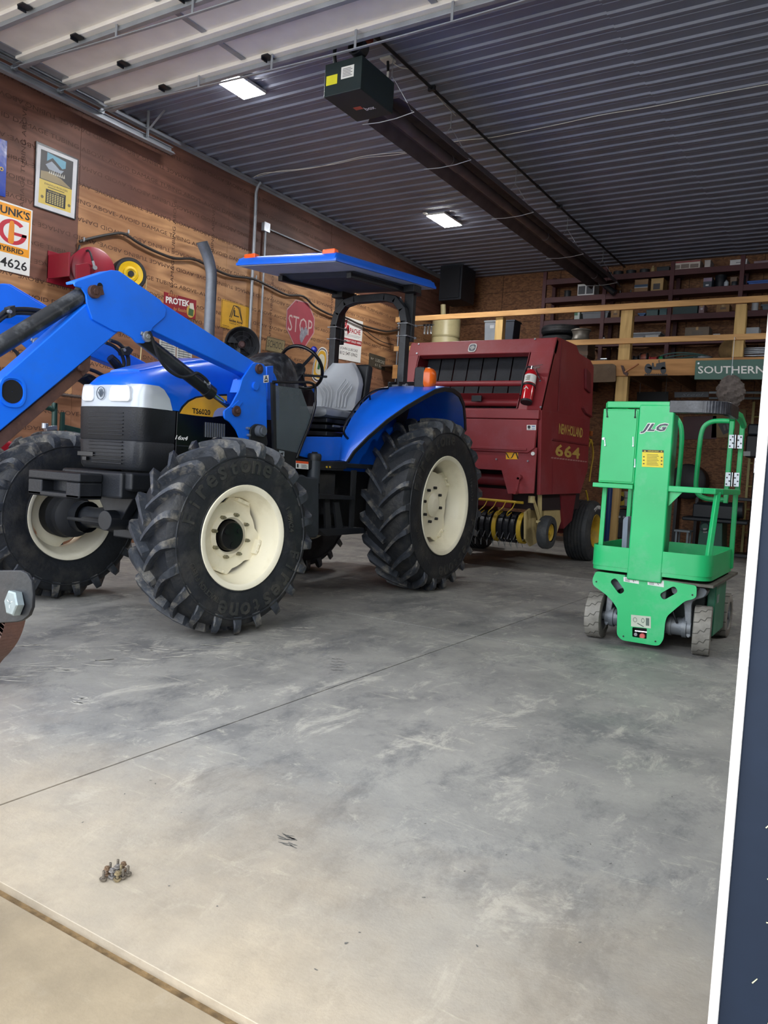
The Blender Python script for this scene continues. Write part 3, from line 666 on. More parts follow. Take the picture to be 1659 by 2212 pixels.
def lens(pts, y, nm='headlight'):
    q = roundpoly(pts, .035, 6); m1 = MB().prism(q, 1, y-.012, y+.03)
    o = obj(nm, m1, pm('headlight_glass', 'eef2f4', .12, 0, 10, .05, coat=.6), tr, bevel=.006)
    cx_ = sum(a for a, b in pts)/4; cz_ = sum(b for a, b in pts)/4
    obj('bulb_reflector', MB().lathe([(0, .045), (.004, .04), (.006, .012), (.007, .001)], (cx_, y-.010, cz_), (0, -1, 0), 24), pm('lamp_pearl', 'f4f4f0', .2, 0, 3, .03), o, smooth=True)
    return o
lens([(TX+.03, 1.485), (TX+.245, 1.485), (TX+.235, 1.592), (TX+.045, 1.592)], 3.518)
lens([(TX-.245, 1.485), (TX-.12, 1.485), (TX-.125, 1.592), (TX-.235, 1.592)], 3.518)
LP = Plane((TX-.085, 3.508, 1.50), (.08, 0, 0), (0, 0, .08)); s = MB()
for k in range(5):
    a = PI/2+(k-2)*.5; LP.poly(s, [(.5, .15), (.5+.36*math.cos(a-.13), .3+.5*math.sin(a-.13)), (.5+.4*math.cos(a), .3+.6*math.sin(a)), (.5+.36*math.cos(a+.13), .3+.5*math.sin(a+.13))], 0, .004)
LP.arc(s, .5, .5, .55, .55, .05, .05, 0, 2*PI, 0, .004)
obj('leaf_emblem', s, pm('emblem_dark', '5a6570', .4), tr)

# --- near and far side panels
for sg in (1, -1):
    xs_ = TX+sg*.331
    side = MB().prism([(3.845, 1.03), (4.75, 1.03), (4.75, 1.15), (4.92, 1.15), (4.92, 1.478), (4.3, 1.46), (3.845, 1.452)], 0, xs_, xs_-sg*.03)
    so = obj('side_panel', side, BLKG, tr, bevel=.004)
    obj('panel_trim', MB().prism([(3.848, 1.215), (4.75, 1.215), (4.75, 1.222), (3.848, 1.222)], 0, xs_+sg*.003, xs_-sg*.001), BLKM, so)
    v = MB()
    for k in range(9):
        a = px(444+k*5.0, 912+k*.5, 0, HXN); b = px(443.5+k*5.0, 944+k*.3, 0, HXN)
        v.bar((xs_+sg*.003, a.y, a.z), (xs_+sg*.003, b.y, b.z), .007, .008)
    obj('side_vent', v, ZINC, so)
XD = HXN+.0015
dk = plq((388, 902), (490, 902), (388, 850), 0, XD)
sw = [(388, 893), (396, 880), (408, 868), (424, 860), (450, 856), (490, 855), (490, 893), (461, 901), (425, 898)]
s = MB().prism(yz(sw, XD), 0, XD-.001, XD+.0015); obj('yellow_decal', s, pm('decal_yellow', 'f2b632', .4), tr, label='yellow model number decal')
s = MB().prism(yz([(384, 893), (392, 878), (405, 865), (422, 857), (450, 852.5), (490, 851), (490, 855), (450, 856.5), (424, 861), (408, 869), (396, 881), (389, 893)], XD), 0, XD, XD+.0012); obj('decal_edge', s, BLACK, tr)
s = MB().prism(yz([(459, 901), (463, 889), (470, 882), (480, 880), (492, 882), (492, 896)], XD), 0, XD+.0012, XD+.002); obj('decal_swoosh', s, pm('decal_lilac', 'a9b4e2', .4), tr)
s = MB(); plq((415, 893), (454, 897), (415, 881), 0, XD+.002).text(s, 'TS6020', 0, 0, 1, 1, .001, bold=.02); obj('model_lettering', s, pm('print_black', '0c0c10', .5), tr)
s = MB(); plq((378, 949), (405, 952), (379, 939.5), 0, HXN+.004).text(s, '16x4', 0, 0, 1, 1, .001, bold=.03, shear=.2); obj('gear_lettering', s, WHITE, tr)
# --- front bumper, support frame, axle
s = MB().box(TX-.30, TX+.30, 3.42, 3.62, .845, 1.02).box(TX+.26, TX+.36, 3.45, 4.4, .90, 1.02).box(TX-.36, TX-.26, 3.45, 4.4, .90, 1.02)
obj('front_support', s, BLACK, tr, bevel=.02, seg=3)
wbx = MB(); q = roundpoly([(TX-.42, .83), (TX+.12, .83), (TX+.12, 1.0), (TX-.42, 1.0)], .03)
wbx.prism([(TX-.42, .94), (TX+.12, .94), (TX+.12, 1.0), (TX-.42, 1.0)], 1, 3.24, 3.42).prism([(TX-.42, .83), (TX-.27, .83), (TX-.27, .94), (TX-.42, .94)], 1, 3.24, 3.42).prism([(TX-.02, .83), (TX+.12, .83), (TX+.12, .94), (TX-.02, .94)], 1, 3.24, 3.42).box(TX-.42, TX+.12, 3.24, 3.42, .83, .865).box(TX-.28, TX, 3.33, 3.42, .86, .95)
obj('front_bumper', wbx, BLACK, tr, bevel=.012)
ax = MB(); sm = Vector((math.cos(ST), math.sin(ST), 0))
for sg in (1, -1):
    ax.tube([(TX+sg*.08, 3.87, .66), (TX+sg*.28, 3.87, .655), (TX+sg*.5, 3.87, .65), (TX+sg*.62, 3.87, .645)], [.115, .10, .075, .085], 16)
    ax.lathe([(0, .12), (.12, .12), (.13, .09)], (TX+sg*.60, 3.87, .645), (sg, 0, 0), 20)
ax.box(TX-.13, TX+.13, 3.72, 4.02, .55, .80)
obj('front_axle', ax, BLKM, tr, bevel=.01)
s = MB().prism([(TX-.20, .86), (TX-.05, .66), (TX+.05, .66), (TX+.20, .86)], 1, 3.62, 3.70).cyl((TX, 3.54, .68), (TX, 3.75, .68), .07)
obj('axle_pivot', s, BLKM, tr, bevel=.006)
s = MB().cyl((TX-.45, 3.72, .64), (TX+.3, 3.72, .64), .03).cyl((TX-.6, 3.70, .64), (TX+.5, 3.70, .64), .014)
obj('steering_cylinder', s, DARKI, tr, smooth=True)
s = MB().box(TX-.24, TX+.24, 3.85, 5.0, .72, 1.42).box(TX-.2, TX+.2, 3.9, 4.9, .55, .75)
obj('engine', s, DARKI, tr, bevel=.03)
s = MB().box(TX-.26, TX+.26, 4.95, 6.9, .52, 1.16).box(TX-.18, TX+.18, 4.6, 5.6, .46, .62).cyl((TX-.6, 6.66, .823), (TX+.6, 6.66, .823), .14).box(TX-.3, TX+.3, 6.4, 7.05, .5, 1.15)
obj('transmission', s, DARKI, tr, bevel=.02)
# engine bay fittings seen between the wheels
for (x, y, z, r) in ((TX+.3, 4.35, .93, .06), (TX+.3, 4.62, .86, .05)): obj('oil_filter', MB().lathe([(0, r*.9), (.02, r), (.2, r), (.22, r*.6)], (x, y, z-.1), (0, 0, 1), 18), BLKM, tr, smooth=True)

# --- loader
LXo = -3.87; LT = .12; LS = -1.10
def ypr(pts, x, t, m=None): return (m or MB()).prism(yz(pts, x), 0, x, x-t)
kn = [(160, 611), (168, 606), (240, 583), (258, 585), (347, 648), (360, 668), (357, 685), (330, 708), (322, 730), (312, 742), (296, 741), (286, 730), (262, 716), (250, 717), (200, 690), (188, 655), (186, 636), (177, 622), (163, 619)]
low = [(188, 655), (262, 712), (196, 769), (-250, 1140), (-270, 1010), (-250, 992), (0, 821)]
upp = [(340, 646), (547, 780), (566, 790), (562, 812), (540, 816), (528, 808), (326, 713)]
def loader_side(dx, first):
    D = Vector((dx, 0, 0)); T = Matrix.Translation(D); out = []
    bm_ = obj('loader_boom', ypr(s2(low, 1), LXo-.012, LT-.024).join(ypr(upp, LXo-.012, LT-.024)).xf(T), BLUED, tr, bevel=.008)
    obj('knee_gusset', ypr(roundpoly(kn, 3, 3), LXo, .014).join(ypr(roundpoly(kn, 3, 3), LXo-LT+.014, .014)).join(MB().prism(yz([(168, 607), (240, 584), (258, 586), (347, 648), (345, 655), (256, 592), (241, 590), (170, 613)], LXo), 0, LXo-.01, LXo-LT+.01)).xf(T), BLUED, bm_, bevel=.004)
    c = px(216, 618, 0, LXo); obj('gusset_hole_shade', MB().cyl((LXo-.002, c.y, c.z), (LXo+.0015, c.y, c.z), .019, 20).xf(T), pm('hole_shade_black', '06070a', .9), bm_)  # black disc on the plate, painting the shade inside a hole
    # self levelling link, rusty flat bar under the boom
    obj('levelling_link', ypr([(-250, 1143), (0, 934), (172, 792), (190, 790), (192, 797), (178, 815), (0, 970), (-250, 1180)], LXo-.035, .035).xf(T), RUST, bm_, bevel=.003)
    pa = px(178, 795, 0, LXo); obj('link_bracket', ypr([(170, 790), (196, 768), (194, 800), (180, 812)], LXo-.022, .01).join(MB().cyl((LXo-.025, pa.y, pa.z), (LXo-.004, pa.y, pa.z), .018, 12)).xf(T), RUST, bm_)
    # bucket cylinder
    xc = LXo-.06
    a, b = px(186, 632, 0, xc), px(-215, 880, 0, xc); d = (b-a).normalized()
    cy = obj('bucket_cylinder', MB().cyl(a+d*.06, a+d*1.0, .047, 24).cyl(a+d*.97, a+d*1.01, .052, 24).xf(T), pm('cylinder_black', '23262b', .38, 0, 12, .3, .1, 30, dirt='6d7074', da=.55, ds=9), tr, smooth=True)
    obj('cylinder_eye', MB().cyl(a+Vector((.05, 0, 0)), a-Vector((.05, 0, 0)), .045, 20).cyl(a, a+d*.08, .035, 16).xf(T), DARKI, cy, smooth=True)
    obj('cylinder_rod', MB().cyl(a+d*1.0, b, .022, 16).xf(T), CHROME, cy, smooth=True)
    pn = MB().cyl(a+Vector((.055, 0, 0)), a+Vector((.085, 0, 0)), .037, 24).cyl(a+Vector((.085, 0, 0)), a+Vector((.092, 0, 0)), .018, 6).bar(a+Vector((.075, 0, 0)), a+Vector((.075, .055, .02)), .012, .05)
    obj('pivot_pin', pn.xf(T), RUST, bm_, bevel=.002)
    # lift cylinder
    a, b = px(301, 728, 0, xc), px(508, 888, 0, xc); c = px(456, 849, 0, xc)
    cy = obj('lift_cylinder', MB().cyl(a, c, .043, 24).cyl(c-(c-a).normalized()*.06, c+(c-a).normalized()*.005, .049, 24).xf(T), BLKM, tr, smooth=True)
    obj('cylinder_rod', MB().cyl(c, b, .02, 16).xf(T), CHROME, cy, smooth=True)
    pn = MB().cyl(a+Vector((.05, 0, 0)), a+Vector((.078, 0, 0)), .033, 24).cyl(a+Vector((.078, 0, 0)), a+Vector((.086, 0, 0)), .016, 6).bar(a+Vector((.066, 0, 0)), a+Vector((.066, -.045, .015)), .012, .02)
    obj('pivot_pin', pn.xf(T), ZINC, bm_, bevel=.002)
    hp = smoothpts([px(x, y, 0, LXo+.02) for x, y in [(322, 716), (330, 735), (345, 775), (365, 800), (390, 814), (412, 812), (425, 806), (440, 815), (449, 825)]], 5)
    obj('hydraulic_hose', MB().tube(hp, .011, 8).xf(T), BLACK, cy, smooth=True)
    q = px(450, 828, 0, LXo+.01); obj('hose_fitting', MB().cyl(q, px(452, 838, 0, LXo-.03), .014, 8).cyl(q-Vector((0, .03, -.01)), q, .013, 6).xf(T), ZINC, cy)
    # collar of the cross tube; a black disc paints the shade inside it
    q = px(29, 846, 0, LXo); rg = []
    for (rx, off) in ((1.0, -.004), (1.0, .010), (.84, .010), (.80, -.006)):
        rg.append([Vector((LXo-.012+off, q.y+rx*.075*math.copysign(abs(math.cos(a))**.75, math.cos(a)), q.z+rx*.082*math.copysign(abs(math.sin(a))**.75, math.sin(a)))) for a in [2*PI*i/40 for i in range(40)]])
    obj('tube_collar', MB().ring(rg, caps=False).xf(T), BLUED, bm_, smooth=True)
    obj('tube_opening_shade', MB().lathe([(.0, .062), (.0, .001)], (LXo-.0105, q.y, q.z), (1, 0, 0), 24).xf(T), MATS['hole_shade_black'], bm_)
    return bm_, q
nb, tq = loader_side(0, True); fb, _ = loader_side(LS, False)
obj('cross_tube', MB().cyl((LXo-.11, tq.y, tq.z), (LXo+LS, tq.y, tq.z), .06, 24), BLUED, tr, smooth=True)
a = px(-235, 1080, 0, LXo); 
bk = MB(); prof = [(a.y+.10, .04), (a.y-.62, .02), (a.y-.62, .035), (a.y+.04, .06), (a.y+.12, .25), (a.y+.06, .62), (a.y-.12, .80), (a.y-.13, .83), (a.y+.09, .66), (a.y+.16, .25)]
bk.prism(prof, 0, TX-.95, TX+.95)
for x in (TX-.95, TX+.94): bk.prism([(a.y+.10, .04), (a.y-.60, .03), (a.y-.13, .82), (a.y+.07, .62), (a.y+.13, .25)], 0, x, x+.012)
obj('loader_bucket', bk, BLUED, tr)
# towers that carry the booms
tw = [(547, 784), (556, 783), (574, 790), (576, 850), (577, 940), (560, 948), (520, 950), (512, 930), (498, 912), (486, 905), (484, 888), (500, 876), (516, 846), (524, 818)]
for dx in (0, LS):
    T = Matrix.Translation((dx, 0, 0))
    t_ = obj('loader_tower', ypr(roundpoly(tw, 5, 3), LXo+.004, .016).join(ypr(roundpoly(tw, 5, 3), LXo-LT-.004, .016)).join(ypr([(518, 848), (526, 820), (532, 818), (524, 850)], LXo-.01, LT-.02)).join(ypr([(568, 800), (575, 800), (575, 940), (568, 940)], LXo-.01, LT-.02)).join(ypr([(500, 880), (516, 865), (526, 868), (512, 885)], LXo+.012, .03)).xf(T), BLUED, tr, bevel=.003)
    for (x, y, r, mt) in ((557, 797, .036, RUST), (508, 888, .038, RUST), (549, 834, .030, BLUED)):
        q = px(x, y, 0, LXo); s = MB().cyl((LXo, q.y, q.z), (LXo+.022, q.y, q.z), r, 24)
        if mt is RUST: s.cyl((LXo, q.y, q.z), (LXo+.036, q.y, q.z), r*.45, 6)
        obj('tower_pin', s.xf(T), mt, t_, bevel=.002)
    obj('tower_foot', ypr(roundpoly([(541, 925), (552, 915), (572, 918), (580, 960), (568, 972), (546, 968), (540, 950)], 6, 3), LXo+.016, .10).xf(T), BLKM, t_, bevel=.005)
    q = px(559, 931, 0, LXo+.02); s = MB().cyl((LXo+.0, q.y, q.z), (LXo+.06, q.y, q.z), .042, 24).cyl((LXo+.06, q.y, q.z), (LXo+.075, q.y, q.z), .03, 24)
    obj('tower_bolt', s.xf(T), pm('cap_grey', '545a62', .5), t_, smooth=True)
    for (x, y) in ((536, 925), (538, 940), (549, 957)):
        q = px(x, y, 0, LXo+.02); obj('small_bolt', MB().cyl((LXo+.0, q.y, q.z), (LXo+.03, q.y, q.z), .01, 6).xf(T), ZINC, t_)
    s = MB().box(LXo-.30, LXo-.02, 4.30, 4.56, .92, 1.10) if dx == 0 else MB().box(LXo+.02, LXo+.18, 4.30, 4.56, .92, 1.10)
    obj('tower_mount', s.xf(T), BLKM, t_, bevel=.01)
# far-side hydraulic hoses with clamps, hanging off the far boom
def hose3(pts, x, r=.013, nm='loader_hose', mt=None):
    return obj(nm, MB().tube(smoothpts([px(a, b, 0, x) for a, b in pts], 5), r, 8), mt or BLACK, tr, smooth=True)
FXi = LXo+LS+.13
hose3([(-40, 720), (0, 682), (20, 670), (60, 668), (100, 674), (135, 684), (170, 690)], FXi, .015)
hose3([(-40, 732), (0, 692), (25, 678), (62, 677), (100, 684), (135, 694), (165, 700)], FXi, .013)
hose3([(238, 735), (256, 742), (270, 757), (277, 775), (276, 795), (268, 805)], FXi, .015)
hose3([(228, 740), (246, 748), (262, 765), (268, 785), (262, 800)], FXi, .013)
hose3([(25, 752), (38, 765), (42, 790), (36, 820)], FXi, .012)
hose3([(185, 795), (205, 802), (225, 812), (245, 822), (270, 830)], FXi, .014)
obj('hose_clamp', MB().prism(yz([(14, 664), (26, 660), (28, 682), (16, 688)], FXi), 0, FXi-.03, FXi+.035), DARKI, tr, bevel=.003)
s = MB().prism(yz([(258, 755), (272, 748), (282, 756), (274, 768), (262, 768)], FXi), 0, FXi-.03, FXi+.035)
obj('hose_clamp', s, DARKI, tr, bevel=.003)
for (x, y) in ((23, 673), (270, 756)): q = px(x, y, 0, FXi+.04); obj('clamp_bolt', MB().cyl(q, q-Vector((.03, 0, 0)), .012, 8), ZINC, tr)
obj('hose_wrap', MB().tube([px(x, y, 0, FXi) for x, y in ((238, 772), (250, 785), (260, 798))], [.03, .036, .03], 12), pm('tape_black', '101115', .35, 0, 20, .2, .5, 30), tr)

# --- exhaust
ex_ = MB(); EX = -4.80
c1 = px(449, 775, 0, EX); c2 = px(445, 590, 0, EX)
pts = [Vector((EX, c1.y, 1.75)), Vector((EX, c1.y, c2.z-.05)), Vector((EX, c1.y-.01, c2.z+.03)), Vector((EX+.0, c1.y-.05, c2.z+.13)), Vector((EX+.0, c1.y-.115, c2.z+.22))]
P2 = smoothpts(pts[1:], 6); ex_.tube([pts[0]]+P2, .046, 20, caps=False); ex_.tube([pts[0]]+P2, .042, 20, caps=False)
# cut the outlet on a slant
E_ = P2[-1]; dirv = (P2[-1]-P2[-2]).normalized()
for i, v in enumerate(ex_.v):
    vv = Vector(v)
    if (vv-E_).length < .06: ex_.v[i] = tuple(vv+dirv*(.9*(vv-E_).dot(Vector((0, -.75, .6)).normalized())+.0) + dirv*.02)
obj('exhaust_stack', ex_, pm('exhaust_grey', '6d7178', .55, .5, 8, .15, dirt='4a4746', da=.6), tr, smooth=True)

# --- cowl, dashboard, steering
cw = MB().ring([hood_sec(4.92, .33, 1.2, 1.915), hood_sec(5.0, .31, 1.2, 1.99), hood_sec(5.12, .27, 1.2, 2.06), hood_sec(5.25, .24, 1.2, 2.07), hood_sec(5.36, .2, 1.2, 2.0), hood_sec(5.42, .16, 1.2, 1.85)])
obj('dash_cowl', cw, pm('cowl_black', '202227', .45, 0, 12, .3, .5, 25, dirt='6a6e74', da=.6, ds=12), tr, smooth=True)
obj('cowl_side', MB().prism(yz([(576, 792), (590, 790), (591, 890), (577, 886)], HXN), 0, HXN+.003, HXN-.04), BLUE, tr, bevel=.004)
s = MB(); q = plq((569, 827), (580, 826), (569, 811), 0, LXo+.006); q.rect(s, 0, 0, 1, 1, 0, .001); obj('decal_plate', s, WHITE, tr)
s = MB(); q.text(s, 'A', .15, .35, .85, .95, .0016, bold=.03); q.rect(s, .15, .1, .85, .28, .001, .0016); obj('decal_print', s, BLACK, tr)
SC = Vector((TX+.0, 5.60, 2.00)); SN = Vector((-.15, .83, .54)).normalized(); SR = Vector((1, .15/.83, 0)).normalized(); SU = SN.cross(SR)
sw_ = MB(); rg = []
for i in range(49):
    a = 2*PI*i/48; c = SC+SR*(.205*math.cos(a))+SU*(.205*math.sin(a)); rd = (c-SC).normalized()
    rg.append([c+rd*(.0155*math.cos(b))+SN*(.0155*math.sin(b)) for b in [2*PI*j/10 for j in range(10)]])
sw_.ring(rg, caps=False)
stw = obj('steering_wheel', sw_, BLKG, tr, smooth=True)
s = MB()
for a in (PI*.5, PI*1.22, PI*1.78): s.bar(SC-SN*.035, SC+SR*(.2*math.cos(a))+SU*(.2*math.sin(a)), .028, .012, up=SN)
obj('wheel_spokes', s, BLKM, stw, bevel=.003)
obj('wheel_boss', MB().lathe([(-.08, .03), (-.05, .05), (-.02, .052), (-.012, .04), (-.01, .001)], SC, SN, 24), BLKM, stw, smooth=True)
obj('steering_column', MB().tube([SC-SN*.05, SC-SN*.2-Vector((0, .05, 0)), (TX, 5.32, 1.5)], [.05, .09, .10], 16), BLACK, tr, smooth=True)
obj('spinner_knob', MB().lathe([(0, .012), (.02, .012), (.03, .028), (.05, .03), (.06, .018), (.062, .001)], SC+SR*.14+SU*(-.15), SN, 16), pm('knob_blue', '1c2aa0', .2), stw, smooth=True)
s = MB().bar((TX+.08, 5.52, 1.92), (TX+.20, 5.72, 1.93), .03, .02); obj('shuttle_lever', s, BLACK, tr, bevel=.006)
# far-side console with levers
s = MB().prism([(5.6, 1.3), (6.4, 1.3), (6.4, 1.75), (6.2, 1.9), (5.9, 1.82), (5.6, 1.65)], 0, TX-.5, TX-.34); obj('side_console', s, BLACK, tr, bevel=.02)
s = MB().prism([(5.5, 1.2), (6.35, 1.2), (6.35, 1.62), (6.1, 1.72), (5.5, 1.62)], 0, TX-.72, TX-.52); obj('blue_console', s, BLUE, tr, bevel=.02)
for k, (y, h_) in enumerate(((5.7, .16), (5.8, .13), (5.95, .18))): obj('control_lever', MB().tube([(TX-.42, y, 1.75), (TX-.41, y-.03, 1.8+h_)], .008, 8).lathe([(0, .012), (.02, .018), (.04, .001)], (TX-.41, y-.03, 1.8+h_), (0, 0, 1), 12), BLACK, tr, smooth=True)

# --- seat
SX0, SX1 = TX-.20, TX+.31; SCX = (SX0+SX1)/2
bk_ = MB(); rings = []
yb0 = 6.10
for t in [i/9 for i in range(10)]:
    z = 1.66+t*.46; y = yb0+t*.10; hw = .245*(1-.0*t)*(1-.55*max(0, t-.55)**1.5/.3) ; th_ = .055*(1-.4*t)
    row = []
    for i in range(20):
        a = 2*PI*i/20; c, s_ = math.cos(a), math.sin(a)
        row.append(Vector((SCX+hw*math.copysign(abs(c)**.6, c), y+th_*math.copysign(abs(s_)**.8, s_)-.02*(1-abs(c))*(-1 if s_ < 0 else 0)+(-.05*abs(c)**3 if s_ < 0 else 0), z)))
    rings.append(row)
sb = obj('seat_back', bk_.ring(rings), GREY, tr, smooth=True)
wl_ = MB()
for k in range(4):
    for sg in (1, -1):
        w0 = .03+.035*k
        pts = [(SCX+sg*w0, 6.038, 1.69), (SCX+sg*w0, 6.048, 1.83-.018*k), (SCX+sg*(w0+.02), 6.052, 1.87-.018*k), (SCX+sg*min(.20, w0+.09), 6.050, 1.95-.022*k)]
        wl_.tube(smoothpts(pts, 4), .0075, 6)
obj('seat_piping', wl_, pm('vinyl_seam', 'b4b8bd', .4), sb, smooth=True)
obj('backrest_shell', MB().prism(roundpoly([(6.17, 1.58), (6.26, 1.58), (6.34, 2.10), (6.25, 2.12)], .03), 0, SX0+.02, SX1-.02), BLACK, sb, bevel=.02)
sc_ = MB(); rings = []
for t, y in enumerate((5.60, 5.62, 5.7, 5.85, 6.0, 6.12, 6.16)):
    hw = (.20, .235, .25, .25, .245, .24, .22)[t]; hh = (.02, .045, .055, .05, .048, .05, .03)[t]
    rings.append([Vector((SCX+hw*math.copysign(abs(math.cos(a))**.5, math.cos(a)), y, 1.61+hh*math.copysign(abs(math.sin(a))**.6, math.sin(a)))) for a in [2*PI*i/20 for i in range(20)]])
obj('seat_cushion', sc_.ring(rings), pm('grey_vinyl_dark', '7c8086', .45, 0, 4, .1), tr, smooth=True)
s = MB().box(SX0+.04, SX1-.04, 5.66, 6.14, 1.52, 1.56)
for k in range(4): s.box(SX0+.03, SX1-.03, 5.64+.01*k, 6.12, 1.46-.06*k, 1.50-.06*k)
s.box(SX0, SX1, 5.62, 6.16, 1.19, 1.24)
obj('seat_suspension', s, BLKM, tr, bevel=.008)
for (z, y) in ((1.49, 5.66), (1.28, 5.62)): obj('seat_lever', MB().tube([(SX1-.04, y+.15, z), (SX1+.03, y+.1, z), (SX1+.03, y, z)], .01, 8), ZINC, tr, smooth=True)

# --- roll bar
rb = MB(); RY = 6.66; xn, xf2 = -4.0, -4.84
pth = [(xn, RY+.0, 1.25), (xn, RY, 2.58), (xn-.03, RY, 2.70), (xn-.12, RY, 2.80), (xn-.24, RY, 2.83), (xf2+.24, RY, 2.83), (xf2+.12, RY, 2.80), (xf2+.03, RY, 2.70), (xf2, RY, 2.58), (xf2, RY, 1.25)]
for a, b in zip(pth, pth[1:]):
    a, b = Vector(a), Vector(b); e = (b-a).normalized()*.012; rb.bar(a-e, b+e, .075, .085, up=(0, 1, 0))
rbo = obj('roll_bar', rb, BLKM, tr, bevel=.008)
for x in (xn, xf2): obj('roof_bracket', MB().box(x-.05, x+.05, RY+.04, RY+.10, 2.40, 2.93).box(x-.03, x+.10, RY-.05, RY+.1, 2.86, 2.93), BLACK, rbo, bevel=.004)
for x in (xn, xf2):
    for z in (2.44, 2.56): obj('u_bolt', MB().tube([(x+.055, RY+.13, z), (x+.055, RY-.055, z), (x-.055, RY-.055, z), (x-.055, RY+.13, z)], .006, 6).cyl((x+.055, RY+.10, z), (x+.055, RY+.125, z), .012, 6), ZINC, rbo)
    s = MB().prism([(RY-.16, 1.98), (RY+.16, 2.02), (RY+.17, 1.94), (RY+.06, 1.72), (RY-.10, 1.25), (RY-.14, 1.60)], 0, x+.05, x+.065).prism([(RY-.16, 1.98), (RY+.16, 2.02), (RY+.17, 1.94), (RY+.06, 1.72), (RY-.10, 1.25), (RY-.14, 1.60)], 0, x-.05, x-.065)
    obj('fold_bracket', s, BLACK, rbo, bevel=.004)
    obj('fold_pin', MB().cyl((x-.09, RY-.09, 1.95), (x+.10, RY-.09, 1.95), .013, 10).cyl((x+.10, RY-.09, 1.95), (x+.115, RY-.09, 1.95), .022, 8), ZINC, rbo)

# --- sunshade
cn = [Vector((-3.87, 5.28, 2.815)), Vector((-3.87, 7.0, 2.965)), Vector((-5.0, 7.0, 3.0)), Vector((-5.0, 5.32, 2.88))]
def roofpt(u, v, d=0):  # u across (0 near .. 1 far), v front to back
    a = cn[0].lerp(cn[3], u); b = cn[1].lerp(cn[2], u); return a.lerp(b, v)+Vector((0, 0, d))
rf = MB(); nu, nv = 22, 28; g0 = {}
def roofh(u, v):
    e = min(u, 1-u, v*1.3, (1-v)*1.3); h_ = .022+.058*min(1, e/.022)
    if .10 < u < .90 and v > .06:
        if abs(u-.5) < .36 and abs((u % .24)-.12) < .07: h_ += .03*min(1, (v-.06)/.03)
    return h_
vs = []; fs = []
us = sorted(set([0, .015, .035]+[i/nu for i in range(1, nu)]+[.965, .985, 1])); vv_ = sorted(set([0, .012, .03]+[i/nv for i in range(1, nv)]+[.97, .988, 1]))
for u in us:
    for v in vv_: vs.append(roofpt(u, v, roofh(u, v)))
k = len(vv_)
for i in range(len(us)-1):
    for j in range(k-1): fs.append((i*k+j, i*k+j+1, (i+1)*k+j+1, (i+1)*k+j))
rf.add(vs, fs); n0 = len(rf.v)
lo = [roofpt(u, v, 0) for u in us for v in vv_]; rf.add(lo, [f[::-1] for f in fs])
edge = [(i, 0) for i in range(len(us))]+[(len(us)-1, j) for j in range(1, k)]+[(i, k-1) for i in range(len(us)-2, -1, -1)]+[(0, j) for j in range(k-2, 0, -1)]
ei = [i*k+j for i, j in edge]; rf.f += [(ei[q_], ei[(q_+1) % len(ei)], ei[(q_+1) % len(ei)]+n0, ei[q_]+n0) for q_ in range(len(ei))]; rf.mi += [0]*len(ei)
roof = obj('sunshade_roof', rf, BLUE, tr, smooth=True)
lin_ = MB(); q = [roofpt(.015, .012, -.006), roofpt(.015, .988, -.006), roofpt(.985, .988, -.006), roofpt(.985, .012, -.006)]
q2 = [v+Vector((0, 0, .005)) for v in q]; lin_.add(q+q2, [(0, 1, 2, 3), (7, 6, 5, 4), (0, 4, 5, 1), (1, 5, 6, 2), (2, 6, 7, 3), (3, 7, 4, 0)])
obj('roof_lining', lin_, CANVAS, roof)
q = [roofpt(.12, .26, -.012), roofpt(.12, .9, -.012), roofpt(.88, .9, -.012), roofpt(.88, .26, -.012)]
q2 = [v+Vector((0, 0, -.035)) for v in [roofpt(.16, .32, -.012), roofpt(.16, .86, -.012), roofpt(.84, .86, -.012), roofpt(.84, .32, -.012)]]
obj('lining_panel', MB().add(q+q2, [(0, 1, 2, 3), (7, 6, 5, 4), (0, 4, 5, 1), (1, 5, 6, 2), (2, 6, 7, 3), (3, 7, 4, 0)]), pm('lining_dark', '3a3e46', .8), roof)
for u in (.15, .85): obj('roof_rail', MB().bar(roofpt(u, .25, -.05), roofpt(u, .98, -.05), .05, .05), BLACK, roof, bevel=.004)
for u in (.09, .88): 
    a = roofpt(u, .02, .078); obj('marker_lamp', MB().box(a.x-.065, a.x+.065, a.y-.01, a.y+.05, a.z-.02, a.z+.025), ORANGE, roof, bevel=.01, label='orange marker lamp')

